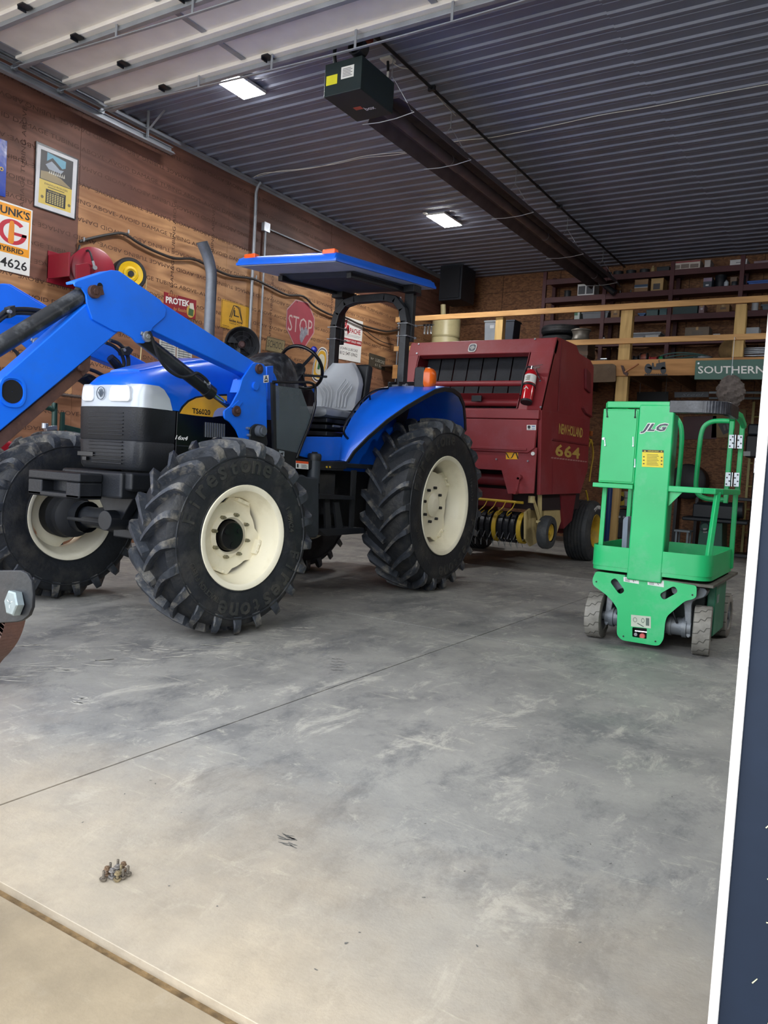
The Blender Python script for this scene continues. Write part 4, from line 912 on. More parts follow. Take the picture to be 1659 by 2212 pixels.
# --- fenders
FC = Vector((0, 6.66, .823))
def fender(sg):
    pr = []; angs = [math.radians(a) for a in (19, 24, 32, 42, 52, 62, 72, 82, 92, 102, 114, 126, 136)]
    out = {19: .13, 24: .17, 32: .27, 42: .39, 52: .50, 62: .58, 72: .60, 82: .60, 92: .59, 102: .56, 114: .50, 126: .42, 136: .36}
    inn = {19: .20}
    rings = []
    for a in angs:
        d = round(math.degrees(a)); r = 1.125; xo = TX+sg*(.42+out[d]*.93); xi = TX+sg*.42
        row = []
        for (x, rr_) in ((xi, r), ((xi+xo)/2, r+.006), (xo-sg*.03, r), (xo-sg*.005, r-.012), (xo, r-.04), (xo-sg*.006, r-.04), (xo-sg*.012, r-.018), (xo-sg*.035, r-.010), (xi, r-.010)):
            row.append(Vector((x, FC.y-rr_*math.cos(a), FC.z+rr_*math.sin(a))))
        rings.append(row)
    m = MB().ring(rings)
    o = obj('fender', m, BLUE, tr, smooth=True)
    w = MB(); n = 14; a0, a1 = math.radians(19), math.radians(136)
    pts = [(FC.y-1.118*math.cos(a0+(a1-a0)*i/n), FC.z+1.118*math.sin(a0+(a1-a0)*i/n)) for i in range(n+1)]
    pts += [(7.3, 1.25), (6.9, 1.1), (5.65, 1.1)]
    obj('fender_wall', w.prism(pts, 0, TX+sg*.42, TX+sg*.43), BLUE, o)
    rg = []
    for a in angs:
        d = round(math.degrees(a)); xo = TX+sg*(.42+out[d]*.93); r = 1.125
        rg.append([Vector((xo+sg*dx, FC.y-(r+dr_)*math.cos(a), FC.z+(r+dr_)*math.sin(a))) for dx, dr_ in ((.004, -.006), (.010, -.012), (.008, -.048), (-.006, -.05), (-.008, -.042), (.0, -.04))])
    obj('fender_edging', MB().ring(rg), BLACK, o, smooth=True)
    return o
fn = fender(1); fender(-1)
hr = smoothpts([px(x, y, 0, -3.93) for x, y in [(752, 948), (744, 938), (743, 925), (752, 905), (772, 875), (792, 855), (812, 843), (838, 838)]], 4)
obj('grab_rail', MB().tube(hr, .011, 10).cyl(px(798, 851, 0, -3.93), px(800, 868, 0, -3.97), .009, 8), BLKG, fn, smooth=True)
# lamps on the fenders
for sg in (1, -1):
    a_, b_ = px(893, 840, 1, 6.42), px(917, 792, 1, 6.42); T = Matrix.Identity(4) if sg > 0 else Matrix.Translation((2*TX, 0, 0)) @ Matrix.Diagonal((-1, 1, 1, 1))
    lb = obj('rear_lamp', MB().prism(roundpoly([(a_.x, a_.z), (b_.x, a_.z), (b_.x, b_.z), (a_.x, b_.z)], .025), 1, 6.42, 6.55).xf(T), BLACK, tr, bevel=.01)
    rg = []; cz_ = (a_.z+b_.z)/2; hz_ = (b_.z-a_.z)/2; wx_ = px(933, 815, 1, 6.42).x-b_.x
    for (x, k_) in ((0, 1), (.3, 1), (.6, .93), (.85, .75), (1.0, .45)):
        rg.append([Vector((b_.x-.004+wx_*x, 6.485+.068*k_*math.copysign(abs(math.cos(a))**.6, math.cos(a)), cz_+hz_*.98*k_*math.copysign(abs(math.sin(a))**.7, math.sin(a)))) for a in [2*PI*i/28 for i in range(28)]])
    obj('amber_lens', MB().ring(rg).xf(T), AMBER, lb, smooth=True, label='amber lens')
    obj('lamp_arm', MB().bar((a_.x-.10, 6.5, a_.z-.01), (b_.x, 6.5, a_.z-.01), .05, .025).xf(T), BLKM, lb)

# --- left side: shield, platform, tank, steps
SHX = -3.84
sh = ypr([(592, 832), (650, 840), (673, 905), (640, 985), (638, 996), (594, 980)], SHX, .006)
so = obj('wind_shield_panel', sh, pm('smoked_plastic', '5b666c', .25, 0, 3, .15, alpha=.72, dirt='7d868b', da=.4), tr, label='smoked clear plastic side shield')
fr_ = smoothpts([px(x, y, 0, SHX+.01) for x, y in [(590, 825), (640, 826), (668, 826), (680, 834), (681, 858), (680, 880), (668, 920), (654, 955), (641, 990)]], 4)
obj('shield_tube', MB().tube(fr_, .011, 10), BLKG, so, smooth=True)
obj('shield_edge', ypr([(588, 826), (595, 827), (598, 982), (592, 985)], SHX+.004, .02), BLACK, so)
obj('shield_base', ypr([(592, 968), (642, 978), (638, 1008), (625, 1010), (592, 992)], SHX+.006, .012), BLACK, so)
q = plq((603, 984), (614, 986), (603, 973), 0, SHX+.012); s = MB(); q.rect(s, 0, 0, 1, 1, 0, .001); q2_ = MB(); obj('shield_emblem', s, pm('emblem_grey', '8d959b', .5), so)
s = MB(); q.poly(s, [(.15, .3), (.6, .15), (.85, .75), (.4, .6)], .001, .002); obj('emblem_mark', s, BLACK, so)
obj('deck_side', ypr([(643, 984), (656, 943), (738, 944), (733, 995), (690, 996)], -3.90, .02), BLUE, tr, bevel=.004)
obj('platform', MB().box(-4.85, -3.86, 4.95, 6.25, 1.13, 1.17).box(-4.15, -3.84, 4.60, 5.52, 1.10, 1.175), BLKM, tr, bevel=.006)
obj('platform_edge', ypr([(608, 985), (690, 996), (752, 997), (748, 1013), (640, 1013), (600, 1000)], -3.835, .02), BLKM, tr, bevel=.004)
q = plq((639, 1012), (666, 1014), (639, 995), 0, -3.832); s = MB(); q.rect(s, 0, 0, 1, 1, 0, .001); obj('warning_sticker', s, WHITE, tr)
s = MB(); q.rect(s, 0, .7, 1, 1, .001, .0018); obj('sticker_header', s, pm('sticker_orange', 'e8582a', .5), tr)
s = MB(); q.rect(s, .08, .15, .2, .6, .001, .0018); [q.rect(s, .42, .12+.13*i, .92-.1*(i % 2), .17+.13*i, .001, .0018) for i in range(4)]; obj('sticker_print', s, BLACK, tr)
for (x, y) in ((706, 1009), (713, 1009)): q = px(x, y, 0, -3.83); obj('deck_bolt', MB().cyl(q-Vector((.01, 0, 0)), q+Vector((.004, 0, 0)), .008, 8), YEL, tr)
tk_ = MB().prism(roundpoly(yz([(636, 1028), (655, 1025), (664, 1030), (690, 1032), (690, 1150), (685, 1162), (641, 1160), (636, 1150)], -3.80), .02), 0, -3.80, -4.12)
obj('fuel_tank', tk_, pm('tank_grey', '2b3138', .5, 0, 4, .15, .1, 30, dirt='474e56', da=.5), tr, bevel=.015, seg=3)
a = px(677, 1030, 0, -3.85); b = px(677, 992, 0, -3.85)
obj('filler_neck', MB().cyl(a-Vector((0, 0, .05)), (a.x, a.y, b.z), .052, 24), MATS['tank_grey'], tr, smooth=True)
obj('filler_cap', MB().lathe([(-.01, .056), (.03, .058), (.045, .05), (.05, .02), (.05, .001)], (a.x, a.y, b.z), (0, 0, 1), 24).box(a.x-.02, a.x+.02, a.y-.012, a.y+.012, b.z+.045, b.z+.06), BLACK, tr, smooth=True)
for nm, pts in (('step', [(690, 1066), (766, 1072), (768, 1080), (690, 1078)]), ('step', [(686, 1142), (786, 1140), (790, 1152), (706, 1158)])):
    obj(nm, ypr(pts, -3.80, .26), BLKM, tr, bevel=.004)
for pts in ([(702, 1078), (712, 1078), (716, 1142), (704, 1142)], [(762, 1016), (771, 1016), (764, 1142), (757, 1142)], [(690, 1040), (700, 1040), (700, 1078), (690, 1078)], [(722, 1085), (732, 1083), (742, 1142), (728, 1142)]):
    obj('step_bracket', ypr(pts, -3.84, .02), DARKI, tr)
s = ypr([(690, 1016), (790, 1016), (792, 1060), (770, 1140), (700, 1140)], -4.14, .05); obj('step_back_plate', s, DARKI, tr)
obj('battery_box', MB().box(-4.14, -3.9, 5.15, 5.5, .72, 1.08), DARKI, tr, bevel=.02)
s = ypr([(640, 1160), (672, 1162), (668, 1185), (652, 1182), (645, 1200), (640, 1180)], -3.95, .06); obj('drawbar_bracket', s, DARKI, tr)
# three point arms and hitch at the rear
s = MB().bar((TX+.35, 6.9, .75), (TX+.4, 7.7, .55), .05, .08).bar((TX-.35, 6.9, .75), (TX-.4, 7.7, .55), .05, .08).bar((TX, 6.8, .42), (TX, 7.75, .42), .07, .04).box(TX-.25, TX+.25, 7.0, 7.2, .9, 1.15)
obj('rear_linkage', s, DARKI, tr, bevel=.006)

def pxp(x, y, P0, N):
    v = CF+CR*((x-W/2)/F)-CU*((y-H/2)/F); P0 = Vector(P0); N = Vector(N); return CC+v*((P0-CC).dot(N)/v.dot(N))
def slab(pts, nrm, t, m=None):
    """a polygon of 3-D points thickened along nrm"""
    n = len(pts); N = Vector(nrm).normalized(); m = m or MB()
    m.add([Vector(p) for p in pts]+[Vector(p)+N*t for p in pts], [tuple(range(n))[::-1], tuple(range(n, 2*n))]+[(i, (i+1) % n, n+(i+1) % n, n+i) for i in range(n)]); return m
def cutplate(outer, holes, P, t):
    """plate with holes on drawing plane P (metres), thickness t towards +N"""
    cu = bpy.data.curves.new('c', 'CURVE'); cu.dimensions = '2D'; cu.fill_mode = 'BOTH'; cu.extrude = .5
    for lp in [outer]+holes:
        s_ = cu.splines.new('POLY'); s_.points.add(len(lp)-1); s_.use_cyclic_u = True
        for q, (a, b) in zip(s_.points, lp): q.co = (a, b, 0, 1)
    vs, fs = curve_mesh(cu); m = MB(); m.add([P.O+P.R*a+P.U*b+P.N*((c+.5)*t) for a, b, c in vs], fs); return m

# ================================================================ the red round baler
BN, BF = -3.30, -5.28
ba = thing('round_baler', 'large dark red round baler parked behind the blue tractor', 'baler', (-4.3, 9.8, 0))
upside = yz([(1204, 728), (1214, 731), (1245, 745), (1252, 763), (1276, 778), (1283, 792), (1279, 900), (1273, 908), (1168, 887)], BN)
losd = yz([(1168, 886), (1193, 889), (1273, 906), (1268, 1013), (1252, 1066), (1165, 1069)], BN)
for x, t in ((BN, -.035), (BF, .035)):
    obj('upper_side_panel', MB().prism(upside, 0, x, x+t), RED, ba, bevel=.008)
    obj('lower_side_panel', MB().prism(losd, 0, x+.012*(1 if t < 0 else -1), x+t), RED, ba, bevel=.008)
for (a, b) in (((1213, 732), (1204, 888)), ((1193, 890), (1190, 1066))):
    p, q = px(*a, 0, BN), px(*b, 0, BN); obj('panel_seam', MB().bar(p+Vector((.002, 0, 0)), q+Vector((.014, 0, 0)), .012, .006, up=(1, 0, 0)), REDD, ba)
p, q = px(1192, 949, 0, BN+.012), px(1269, 961, 0, BN+.012); obj('side_groove', MB().bar(p, q, .02, .02, up=(1, 0, 0)), REDD, ba)
obj('side_latch', MB().prism(roundpoly(yz([(1262, 795), (1272, 806), (1272, 850), (1262, 840)], BN), .02), 0, BN+.0, BN+.03), REDD, ba, bevel=.006)
obj('side_cover_edge', MB().tube([px(x, y, 0, BN+.02) for x, y in ((1259, 880), (1266, 892), (1279, 900))], .01, 8), REDD, ba)
rear = [(a, b) for a, b in [(10.35, 2.60), (10.9, 2.45), (11.35, 2.0), (11.4, 1.3), (11.1, .9), (10.3, .8)]]
obj('tailgate', MB().prism([(9.75, 2.6)]+rear+[(9.75, .8)], 0, BN-.28, BF+.28), REDD, ba, bevel=.03)
LP0, LN = (0, 8.60, 1.90), Vector((0, .9, -.37)).normalized()
lq = lambda x, y: pxp(x, y, LP0, LN)
fx = lambda v, x: Vector((x, v.y, v.z))
hdr = [lq(889, 741), lq(1204, 727), lq(1158, 759), lq(901, 766)]
tl_, tr_ = fx(lq(889, 741), BF), fx(lq(1204, 728), BN)
zt, zb_ = tr_.z, lq(1150, 761).z
def lean(x, z): return Vector((x, 8.60+(z-1.90)*.37/.9, z))
obj('front_header', slab([lean(BF, zt), lean(BN, zt), lean(BN, zb_), lean(BF, zb_)], LN, .10), RED, ba, bevel=.012)
obj('roof_panel', MB().prism([(lean(0, zt).y, zt-.01), (lean(0, zt).y+.45, zt-.0), (10.3, 2.62), (10.3, 2.58), (lean(0, zt).y+.45, zt-.04), (lean(0, zt).y, zt-.05)], 0, BN-.03, BF+.03), RED, ba)
pi_t, pi_b = lq(1147, 760).x, lq(1118, 884).x
obj('front_post', slab([lean(BN, zb_+.01), lean(pi_t, zb_+.01), lean(pi_b, 1.90), lean(BN, 1.90)], LN, .06), RED, ba, bevel=.01)
obj('front_post', slab([lean(BF, zb_+.01), lean(BF+.16, zb_+.01), lean(BF+.22, 1.90), lean(BF, 1.90)], LN, .06), RED, ba, bevel=.01)
obj('inner_wall', slab([lean(pi_t-.01, zb_+.02), lean(pi_b-.01, 1.93), lean(pi_b-.01, 1.93)+Vector((0, .7, 0)), lean(pi_t-.01, zb_+.02)+Vector((0, .45, 0))], (-1, 0, 0), .01), REDD, ba)
obj('inner_wall', slab([lean(BF+.17, zb_+.02), lean(BF+.2, 1.93), lean(BF+.2, 1.93)+Vector((0, .7, 0)), lean(BF+.17, zb_+.02)+Vector((0, .45, 0))], (1, 0, 0), .01), REDD, ba)
bt_ = pm('belt_rubber', '23262c', .7, 0, 14, .2, .2, 60)
bx0, bx1 = BF+.20, pi_b+.10
for k in range(8):
    a = bx0+(bx1-bx0)*k/8; b = bx0+(bx1-bx0)*(k+1)/8-.018
    obj('bale_belt', slab([lean(a, 2.72)+Vector((0, .20, 0)), lean(b, 2.72)+Vector((0, .20, 0)), lean(b, 1.9)+Vector((0, .34, 0)), lean(a, 1.9)+Vector((0, .34, 0))], (0, 1, 0), .012), bt_, ba)
for (py, r) in ((829, .034), (869, .045)):
    q = px(1000, py, 1, 8.74); obj('front_roll', MB().cyl((BF+.1, 8.74, q.z), (pi_b+.06, 8.74, q.z), r, 20), RED, ba, smooth=True)
zl = px(1000, 850, 1, 8.66).z
obj('cross_angle', MB().prism([(8.62, zl), (8.66, zl), (8.80, zl-.10), (8.78, zl-.11)], 0, BF+.04, pi_b+.05), RED, ba, bevel=.003)
obj('angle_bracket', MB().box(-4.18, -4.05, 8.60, 8.625, zl-.10, zl-.03), BLACK, ba, bevel=.004)
obj('shelf_panel', MB().box(BF, BN-.03, 8.62, 9.0, 1.90, 1.93), REDD, ba)
# lower front
y0 = 8.60
z_ = lambda py, x=1100: px(x, py, 1, y0).z
obj('front_lip', MB().box(BF, BN, y0-.03, y0+.06, z_(905), z_(884)), RED, ba, bevel=.012)
obj('front_panel', MB().prism(roundpoly(xz([(960, 906), (1166, 906), (1162, 965), (1149, 976), (950, 972)], y0)[:0] or [(BF, z_(906)), (BN-.02, z_(906)), (BN-.03, z_(966)), (BN-.11, z_(977)), (BF, z_(977))], 0), 1, y0-.025, y0+.02), RED, ba, bevel=.006)
obj('front_panel_rib', MB().box(BF, BN-.12, y0-.04, y0-.02, z_(972), z_(967)), RED, ba, bevel=.003)
lowf = xz([(960, 975), (1163, 967), (1165, 1067), (1097, 1067), (1083, 1016), (960, 1012)], y0)
obj('lower_front_plate', MB().prism([(BF, lowf[0][1]), (BN-.01, lowf[1][1]), (BN-.01, lowf[2][1]), lowf[3], lowf[4], (BF+.25, lowf[4][1]), (BF+.15, lowf[2][1]), (BF, lowf[2][1])], 1, y0, y0+.03), RED, ba, bevel=.006)
obj('inner_roll', MB().cyl((BF+.1, y0+.25, z_(1038)), (BN-.2, y0+.25, z_(1038)), .07, 20), REDD, ba, smooth=True)
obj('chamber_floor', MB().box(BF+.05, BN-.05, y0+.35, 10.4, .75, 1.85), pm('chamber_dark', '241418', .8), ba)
# marks and fittings on the front
q = plq((1138, 929), (1158, 929), (1138, 918), 1, y0-.026); s = MB(); q.rect(s, 0, 0, 1, 1, 0, .002); st_ = obj('white_sticker', s, WHITE, ba)
s = MB(); q.disc(s, .25, .6, .16, .3, .002, .003); q.rect(s, .12, .15, .4, .25, .002, .003); obj('sticker_mark', s, BLACK, st_)
s = MB(); q.rect(s, .55, .55, .9, .85, .002, .003); q.rect(s, .55, .15, .9, .3, .002, .003); obj('sticker_bars', s, pm('sticker_blue', '7f96b8', .5), st_)
q = plq((1093, 992), (1119, 992), (1093, 976), 1, y0-.001); s = MB(); q.rect(s, 0, 0, 1, 1, 0, .002); st_ = obj('yellow_sticker', s, pm('sticker_amber', 'f0b020', .5), ba)
s = MB(); P_ = [(.0, .85), (.12, .55), (.22, .22), (.38, .12), (.52, .3), (.66, .75), (.8, .9), (.9, .6), (1.0, .05)]
P_ = s2(P_, 4, False)
for a, b in zip(P_, P_[1:]):
    q.poly(s, [(a[0]-.05, a[1]), (b[0]-.05, b[1]), (b[0]+.05, b[1]), (a[0]+.05, a[1])], .002, .003)
obj('sticker_wave', s, BLACK, st_)
q = px(1023, 748, 1, lean(0, 2.75).y); em = Plane(lean(q.x-.055, zt-.16), (.11, 0, 0), (0, .045, .11)); s = MB(); em.poly(s, roundpoly([(0, 0), (1, 0), (1, 1), (0, 1)], .35), .003, .010)
eo = obj('leaf_emblem', s, pm('emblem_silver', 'c9c9c4', .4), ba); s = MB(); em.poly(s, roundpoly([(.1, .1), (.9, .1), (.9, .9), (.1, .9)], .3), .010, .012); obj('emblem_field', s, pm('emblem_slate', '50545c', .5), eo)
s = MB()
for k in range(5):
    a = PI/2+(k-2)*.5; em.poly(s, [(.5, .2), (.5+.30*math.cos(a-.12), .36+.36*math.sin(a-.12)), (.5+.34*math.cos(a), .36+.42*math.sin(a)), (.5+.30*math.cos(a+.12), .36+.36*math.sin(a+.12))], .012, .014)
obj('emblem_leaf', s, MATS['emblem_silver'], eo)
q = px(1123, 1031, 1, y0-.02); cr_ = MB().cyl((q.x, q.y+.02, q.z), (q.x, q.y-.05, q.z), .03, 16)
r = px(1115, 1064, 1, y0-.04); cr_.bar((q.x, q.y-.04, q.z), (r.x, r.y-.02, r.z), .035, .02, up=(0, 1, 0)).cyl((r.x, r.y+.03, r.z), (r.x, r.y-.06, r.z), .022, 12)
obj('crank_arm', cr_, RED, ba, bevel=.003)
for (x, y) in ((1152, 980), (1073, 992), (1141, 996)): q = px(x, y, 1, y0-.001); obj('panel_bolt', MB().cyl((q.x, y0, q.z), (q.x, y0-.02, q.z), .022 if x == 1152 else .01, 12), WHITE if x == 1152 else ZINC, ba)
for (x, y) in ((1167, 823), (1168, 880), (1164, 888), (1156, 733), (905, 744), (901, 764)): q = pxp(x, y, LP0, LN); obj('panel_bolt', MB().cyl(q, q-LN*.012, .012, 8), ZINC, ba)
# lettering on the side
NHY = pm('decal_gold', 'c8a756', .5); q = plq((1207, 937), (1258, 946), (1208, 914), 0, BN+.0125); s = MB(); q.text(s, 'NEW HOLLAND', 0, 0, 1, 1, .001, bold=.022, space=.86); obj('maker_lettering', s, NHY, ba)
q = plq((1199, 985), (1252, 992), (1200, 958), 0, BN+.0125); s = MB(); q.text(s, '664', 0, 0, 1, 1, .001, bold=.03, space=1.1); obj('model_lettering', s, NHY, ba)
q = plq((1190, 990), (1268, 999), (1190, 987), 0, BN+.0125); s = MB()
for k in range(14): q.poly(s, [(k/14, 0), (k/14+.05, 0), (k/14+.065, 1), (k/14+.015, 1)], 0, .0015)
obj('stripe_decal', s, pm('stripe_pink', 'b7847f', .5), ba)
# pickup: spring-tine drum, wind guard, gauge wheel
PY, PZ, PR = 8.98, .52, .19
pickx0, pickx1 = -5.0, -3.92
rx = px(1137, 1120, 1, PY).x
for k in range(13):
    x = rx-.08*k-.05; mt = {0: YEL, 4: YEL, 9: YEL}.get(k, BLKM)
    obj('pickup_band', MB().lathe([(0, PR), (.052, PR), (.052, PR-.02), (0, PR-.02), (0, PR)], (x, PY, PZ), (1, 0, 0), 36), mt, ba, smooth=True)
obj('pickup_drum', MB().cyl((rx-1.1, PY, PZ), (rx, PY, PZ), PR-.05, 24), DARKI, ba, smooth=True)
for k in range(10):
    x = rx-.08*k-.058
    for a in (-2.2, -1.5, -.8, -2.9): obj('pickup_tine', MB().cyl((x, PY+.14*math.cos(a), PZ+.14*math.sin(a)), (x, PY+.26*math.cos(a+.3), PZ+.26*math.sin(a+.3)), .004, 5), ZINC, ba)
gb = z_(1079)
obj('wind_guard', MB().cyl((rx-1.1, 8.72, gb-.02), (rx+.05, 8.72, gb-.03), .017, 10), YEL, ba, smooth=True)
for k in range(9):
    x = rx-.12*k-.1; s = MB().tube(smoothpts([(x+.05, 8.72, gb-.03), (x+.05, 8.64, gb-.10), (x, 8.62, gb-.16), (x-.03, 8.70, gb-.2), (x-.03, 8.82, gb-.16)], 4), .006, 6); obj('guard_rod', s, YEL, ba, smooth=True)
CRM = pm('chain_cover_beige', 'c0ad7a', .55, 0, 4, .1, dirt='85765a', da=.6)
obj('pickup_side_plate', MB().prism([(8.80, .72), (9.0, .78), (9.5, .95), (9.7, .95), (9.75, .62), (9.4, .36), (9.05, .30), (8.86, .40)], 0, rx+.03, rx+.055), CRM, ba, bevel=.004)
obj('chain_cover', MB().prism([(9.1, .93), (9.9, .96), (9.9, .75), (9.6, .40), (9.3, .42), (9.15, .6)], 0, BN-.12, BN-.06), CRM, ba, bevel=.01)
s = MB().prism(yz([(1185, 1066), (1225, 1066), (1225, 1100), (1213, 1104), (1193, 1100)], BN-.06), 0, BN-.06, BN-.2).prism([(9.6, .95), (10.2, .95), (10.1, .6), (9.8, .5)], 0, BN-.03, BN-.1)
obj('frame_bracket', s, REDD, ba, bevel=.006)
gx = px(1180, 1150, 1, 8.95); gw = MB(); gr_ = .20
prof = [(-.060, .11), (-.068, .14), (-.060, .185), (-.03, gr_), (.03, gr_), (.060, .185), (.068, .14), (.060, .11)]
gc = Vector((gx.x-.005, 8.98, gx.z))
def lathe_x(prof, c, n=40): return MB().lathe(prof, c, (1, 0, 0), n)
g_ = obj('gauge_wheel', lathe_x(prof, gc), TIREG, ba, smooth=True)
obj('gauge_rim', lathe_x([(-.05, .10), (.0, .09), (.045, .102), (.05, .10), (.03, .085), (.02, .03), (.05, .028), (.055, .012), (.055, .001)], gc), YEL, g_, smooth=True)
obj('gauge_arm', MB().bar(gc-Vector((.09, 0, 0)), (gc.x-.09, 8.9, .95), .05, .02, up=(0, 1, 0)).cyl(gc-Vector((.10, 0, 0)), gc+Vector((.03, 0, 0)), .015).bar((gc.x-.09, 8.85, .62), (gc.x-.02, 8.85, .62), .03, .03), CRM, ba, bevel=.003)
obj('lift_strut', MB().bar((gc.x-.12, 8.75, .92), (gc.x-.05, 8.98, .5), .035, .012).cyl((gc.x-.13, 8.75, .92), (gc.x-.13, 8.75, .84), .04, 12), CRM, ba)
# road wheels
def road_wheel(parent, c, R, Wd, rr):
    prof = [(-.42*Wd, rr), (-.49*Wd, rr+.05), (-.5*Wd, rr+.10), (-.46*Wd, R-.06), (-.40*Wd, R-.015), (-.30*Wd, R)]
    for k in range(5):
        x = -.24+k*.12; prof += [((x-.022)*Wd, R), ((x-.018)*Wd, R-.014), ((x+.018)*Wd, R-.014), ((x+.022)*Wd, R)]
    prof += [(-a, r) for a, r in [(-.30*Wd, R), (-.40*Wd, R-.015), (-.46*Wd, R-.06), (-.5*Wd, rr+.10), (-.49*Wd, rr+.05), (-.42*Wd, rr)]]
    w = obj('road_wheel', lathe_x(prof, c, 64), TIREG, parent, smooth=True)
    obj('rim', lathe_x([(-.42*Wd, rr+.01), (-.2*Wd, rr-.03), (.0, rr-.04), (.30*Wd, rr-.02), (.44*Wd, rr+.012), (.46*Wd, rr+.01), (.42*Wd, rr-.01), (.28*Wd, rr-.04), (.05*Wd, rr-.06), (.02*Wd, .10), (.12*Wd, .08), (.14*Wd, .05), (.3*Wd, .045), (.31*Wd, .001)], c, 48), YEL, w, smooth=True)
    return w
RWc = Vector((-3.46, 11.05, .43))
w_ = road_wheel(ba, RWc, .43, .38, .225); road_wheel(ba, Vector((-5.12, 11.05, .43)), .43, .38, .225)
s = MB(); arc_text(s, 'TITAN', .34, .05, .5*.38-.003, 1.1, .16); obj('sidewall_lettering', s.xf(Matrix.Translation(RWc)), WHITE, w_)
obj('axle', MB().box(-5.0, -3.6, 10.95, 11.15, .36, .50).box(-3.75, -3.68, 10.3, 11.1, .45, .95).box(-4.9, -4.83, 10.3, 11.1, .45, .95), REDD, ba, bevel=.01)
obj('drawbar', MB().prism([(8.9, .95), (7.75, .52), (7.75, .40), (9.2, .60)], 0, -4.35, -4.47).box(-4.95, -3.7, 8.9, 9.1, .75, .98), REDD, ba, bevel=.01)
q = px(1272, 936, 0, BN-.15); obj('rear_lamp', MB().box(q.x-.03, q.x+.04, q.y-.02, q.y+.06, q.z-.035, q.z+.035), pm('lamp_amber_dull', 'b0602a', .35), ba, bevel=.008)
for (pts) in ([(1270, 945), (1279, 960), (1281, 985), (1277, 1010), (1273, 1040)], [(1266, 1060), (1270, 1085), (1262, 1105)], [(1272, 965), (1276, 950), (1280, 958)]):
    obj('yellow_hose', MB().tube(smoothpts([px(a, b, 0, BN-.12) for a, b in pts], 4), .012, 8), YEL, ba, smooth=True)

# fire extinguisher strapped to the baler
fe0 = lq(1142, 876); feT = lq(1154, 808)
fd = Vector((0, .37, .9)).normalized(); fc = fe0-LN*.09; fax = (feT-LN*.09-fc).normalized()
fe = thing('fire_extinguisher', 'red fire extinguisher with white label strapped to the front of the baler', 'fire extinguisher', fc)
R_ = .068; Lf = (feT-LN*.09-fc).length
FER = pm('extinguisher_red', 'c01822', .22, 0, 4, .05, coat=.5)
obj('cylinder', MB().lathe([(0, R_*.8), (.01, R_), (Lf*.86, R_), (Lf*.93, R_*.85), (Lf*.98, R_*.45), (Lf, R_*.4), (Lf, .001)], fc, fax, 28), FER, fe, smooth=True)
obj('base_ring', MB().lathe([(0, R_*1.02), (0, .001), (-.012, .001), (-.012, R_*.98), (.012, R_*1.03)], fc, fax, 28), BLACK, fe, smooth=True)
obj('paper_label', MB().lathe([(Lf*.55, R_+.001), (Lf*.80, R_+.001)], fc, fax, 28), WHITE, fe, smooth=True)
lb_ = MB(); a_ = fax.cross(LN).normalized()
s = Plane(fc+fax*(Lf*.30)+LN*-.069-a_*.0, a_*.05, fax*.05); s.N = -LN; s2m = MB(); s.poly(s2m, [(-.5, 0), (0, .55), (.5, 0), (.5, .25), (0, .8), (-.5, .25)], 0, .002); obj('white_mark', s2m, WHITE, fe)
s = Plane(fc+fax*(Lf*.58)-LN*.0705-a_*.03, a_*.06, fax*.08); s.N = -LN; s2m = MB(); [s.rect(s2m, .1, .1+.2*i, .9-.15*(i % 2), .2+.2*i, 0, .0015) for i in range(4)]; obj('label_print', s2m, pm('print_olive', '6b6a4c', .5), fe)
vt = fc+fax*Lf
obj('valve', MB().cyl(vt, vt+fax*.05, .018, 12).bar(vt+fax*.03, vt+fax*.035+Vector((.10, -.02, .0)), .018, .016).bar(vt+fax*.05, vt+fax*.055+Vector((.13, -.02, .01)), .016, .006).bar(vt+fax*.03+Vector((.04, 0, 0)), vt+Vector((.11, -.02, -.10)), .014, .006), CHROME, fe)
obj('discharge_hose', MB().tube(smoothpts([vt+fax*.03, vt+fax*.04+Vector((-.06, -.01, 0)), vt-fax*.06+Vector((-.09, 0, 0)), fc+fax*(Lf*.4)+Vector((-.085, 0, 0)), fc+fax*(Lf*.2)+Vector((-.085, 0, 0))], 5), .011, 8), BLACK, fe, smooth=True)
obj('strap', MB().lathe([(Lf*.46, R_+.002), (Lf*.46, R_+.008), (Lf*.52, R_+.008), (Lf*.52, R_+.002)], fc, fax, 28).bar(fc+fax*(Lf*.2)+LN*.075, fc+fax*(Lf*.6)+LN*.075, .05, .015, up=(1, 0, 0)), BLACK, fe, bevel=.002)

# ================================================================ the green personnel lift
def C6(a, b): return (1240+a*.28027, 830+b*.28027)
LY = 5.60
lf = thing('personnel_lift', 'green personnel lift with mast, low platform and four grey wheels', 'lift', (-1.28, 6.1, 0))
PL = Plane((0, LY, 0), (1, 0, 0), (0, 0, 1))
x6 = lambda pts, y=LY: xz([C6(a, b) for a, b in pts], y)
fo = x6([(172, 1440), (410, 1472), (420, 1478), (680, 1508), (948, 1552), (945, 1640), (915, 1657), (860, 1668), (790, 1725), (720, 1785), (705, 1830), (692, 1965), (660, 2012), (620, 2012), (370, 1970), (333, 1930), (338, 1730), (300, 1672), (250, 1620), (150, 1548), (145, 1500)])
slot = lambda c, w, h, an: [(c[0]+(x_*math.cos(an)-y_*math.sin(an)), c[1]+(x_*math.sin(an)+y_*math.cos(an))) for x_, y_ in roundpoly([(-w, -h), (w, -h), (w, h), (-w, h)], h*1.2)]
c1 = x6([(338, 1555)])[0]; c2 = x6([(733, 1608)])[0]
pitch = (x6([(1, 1500)])[0][0]-x6([(0, 1500)])[0][0])
h1 = slot(c1, 60*pitch, 26*pitch, -.85); h2 = slot(c2, 62*pitch, 26*pitch, .65); h3 = roundpoly(x6([(452, 1870), (565, 1880), (562, 1962), (452, 1945)]), .008)
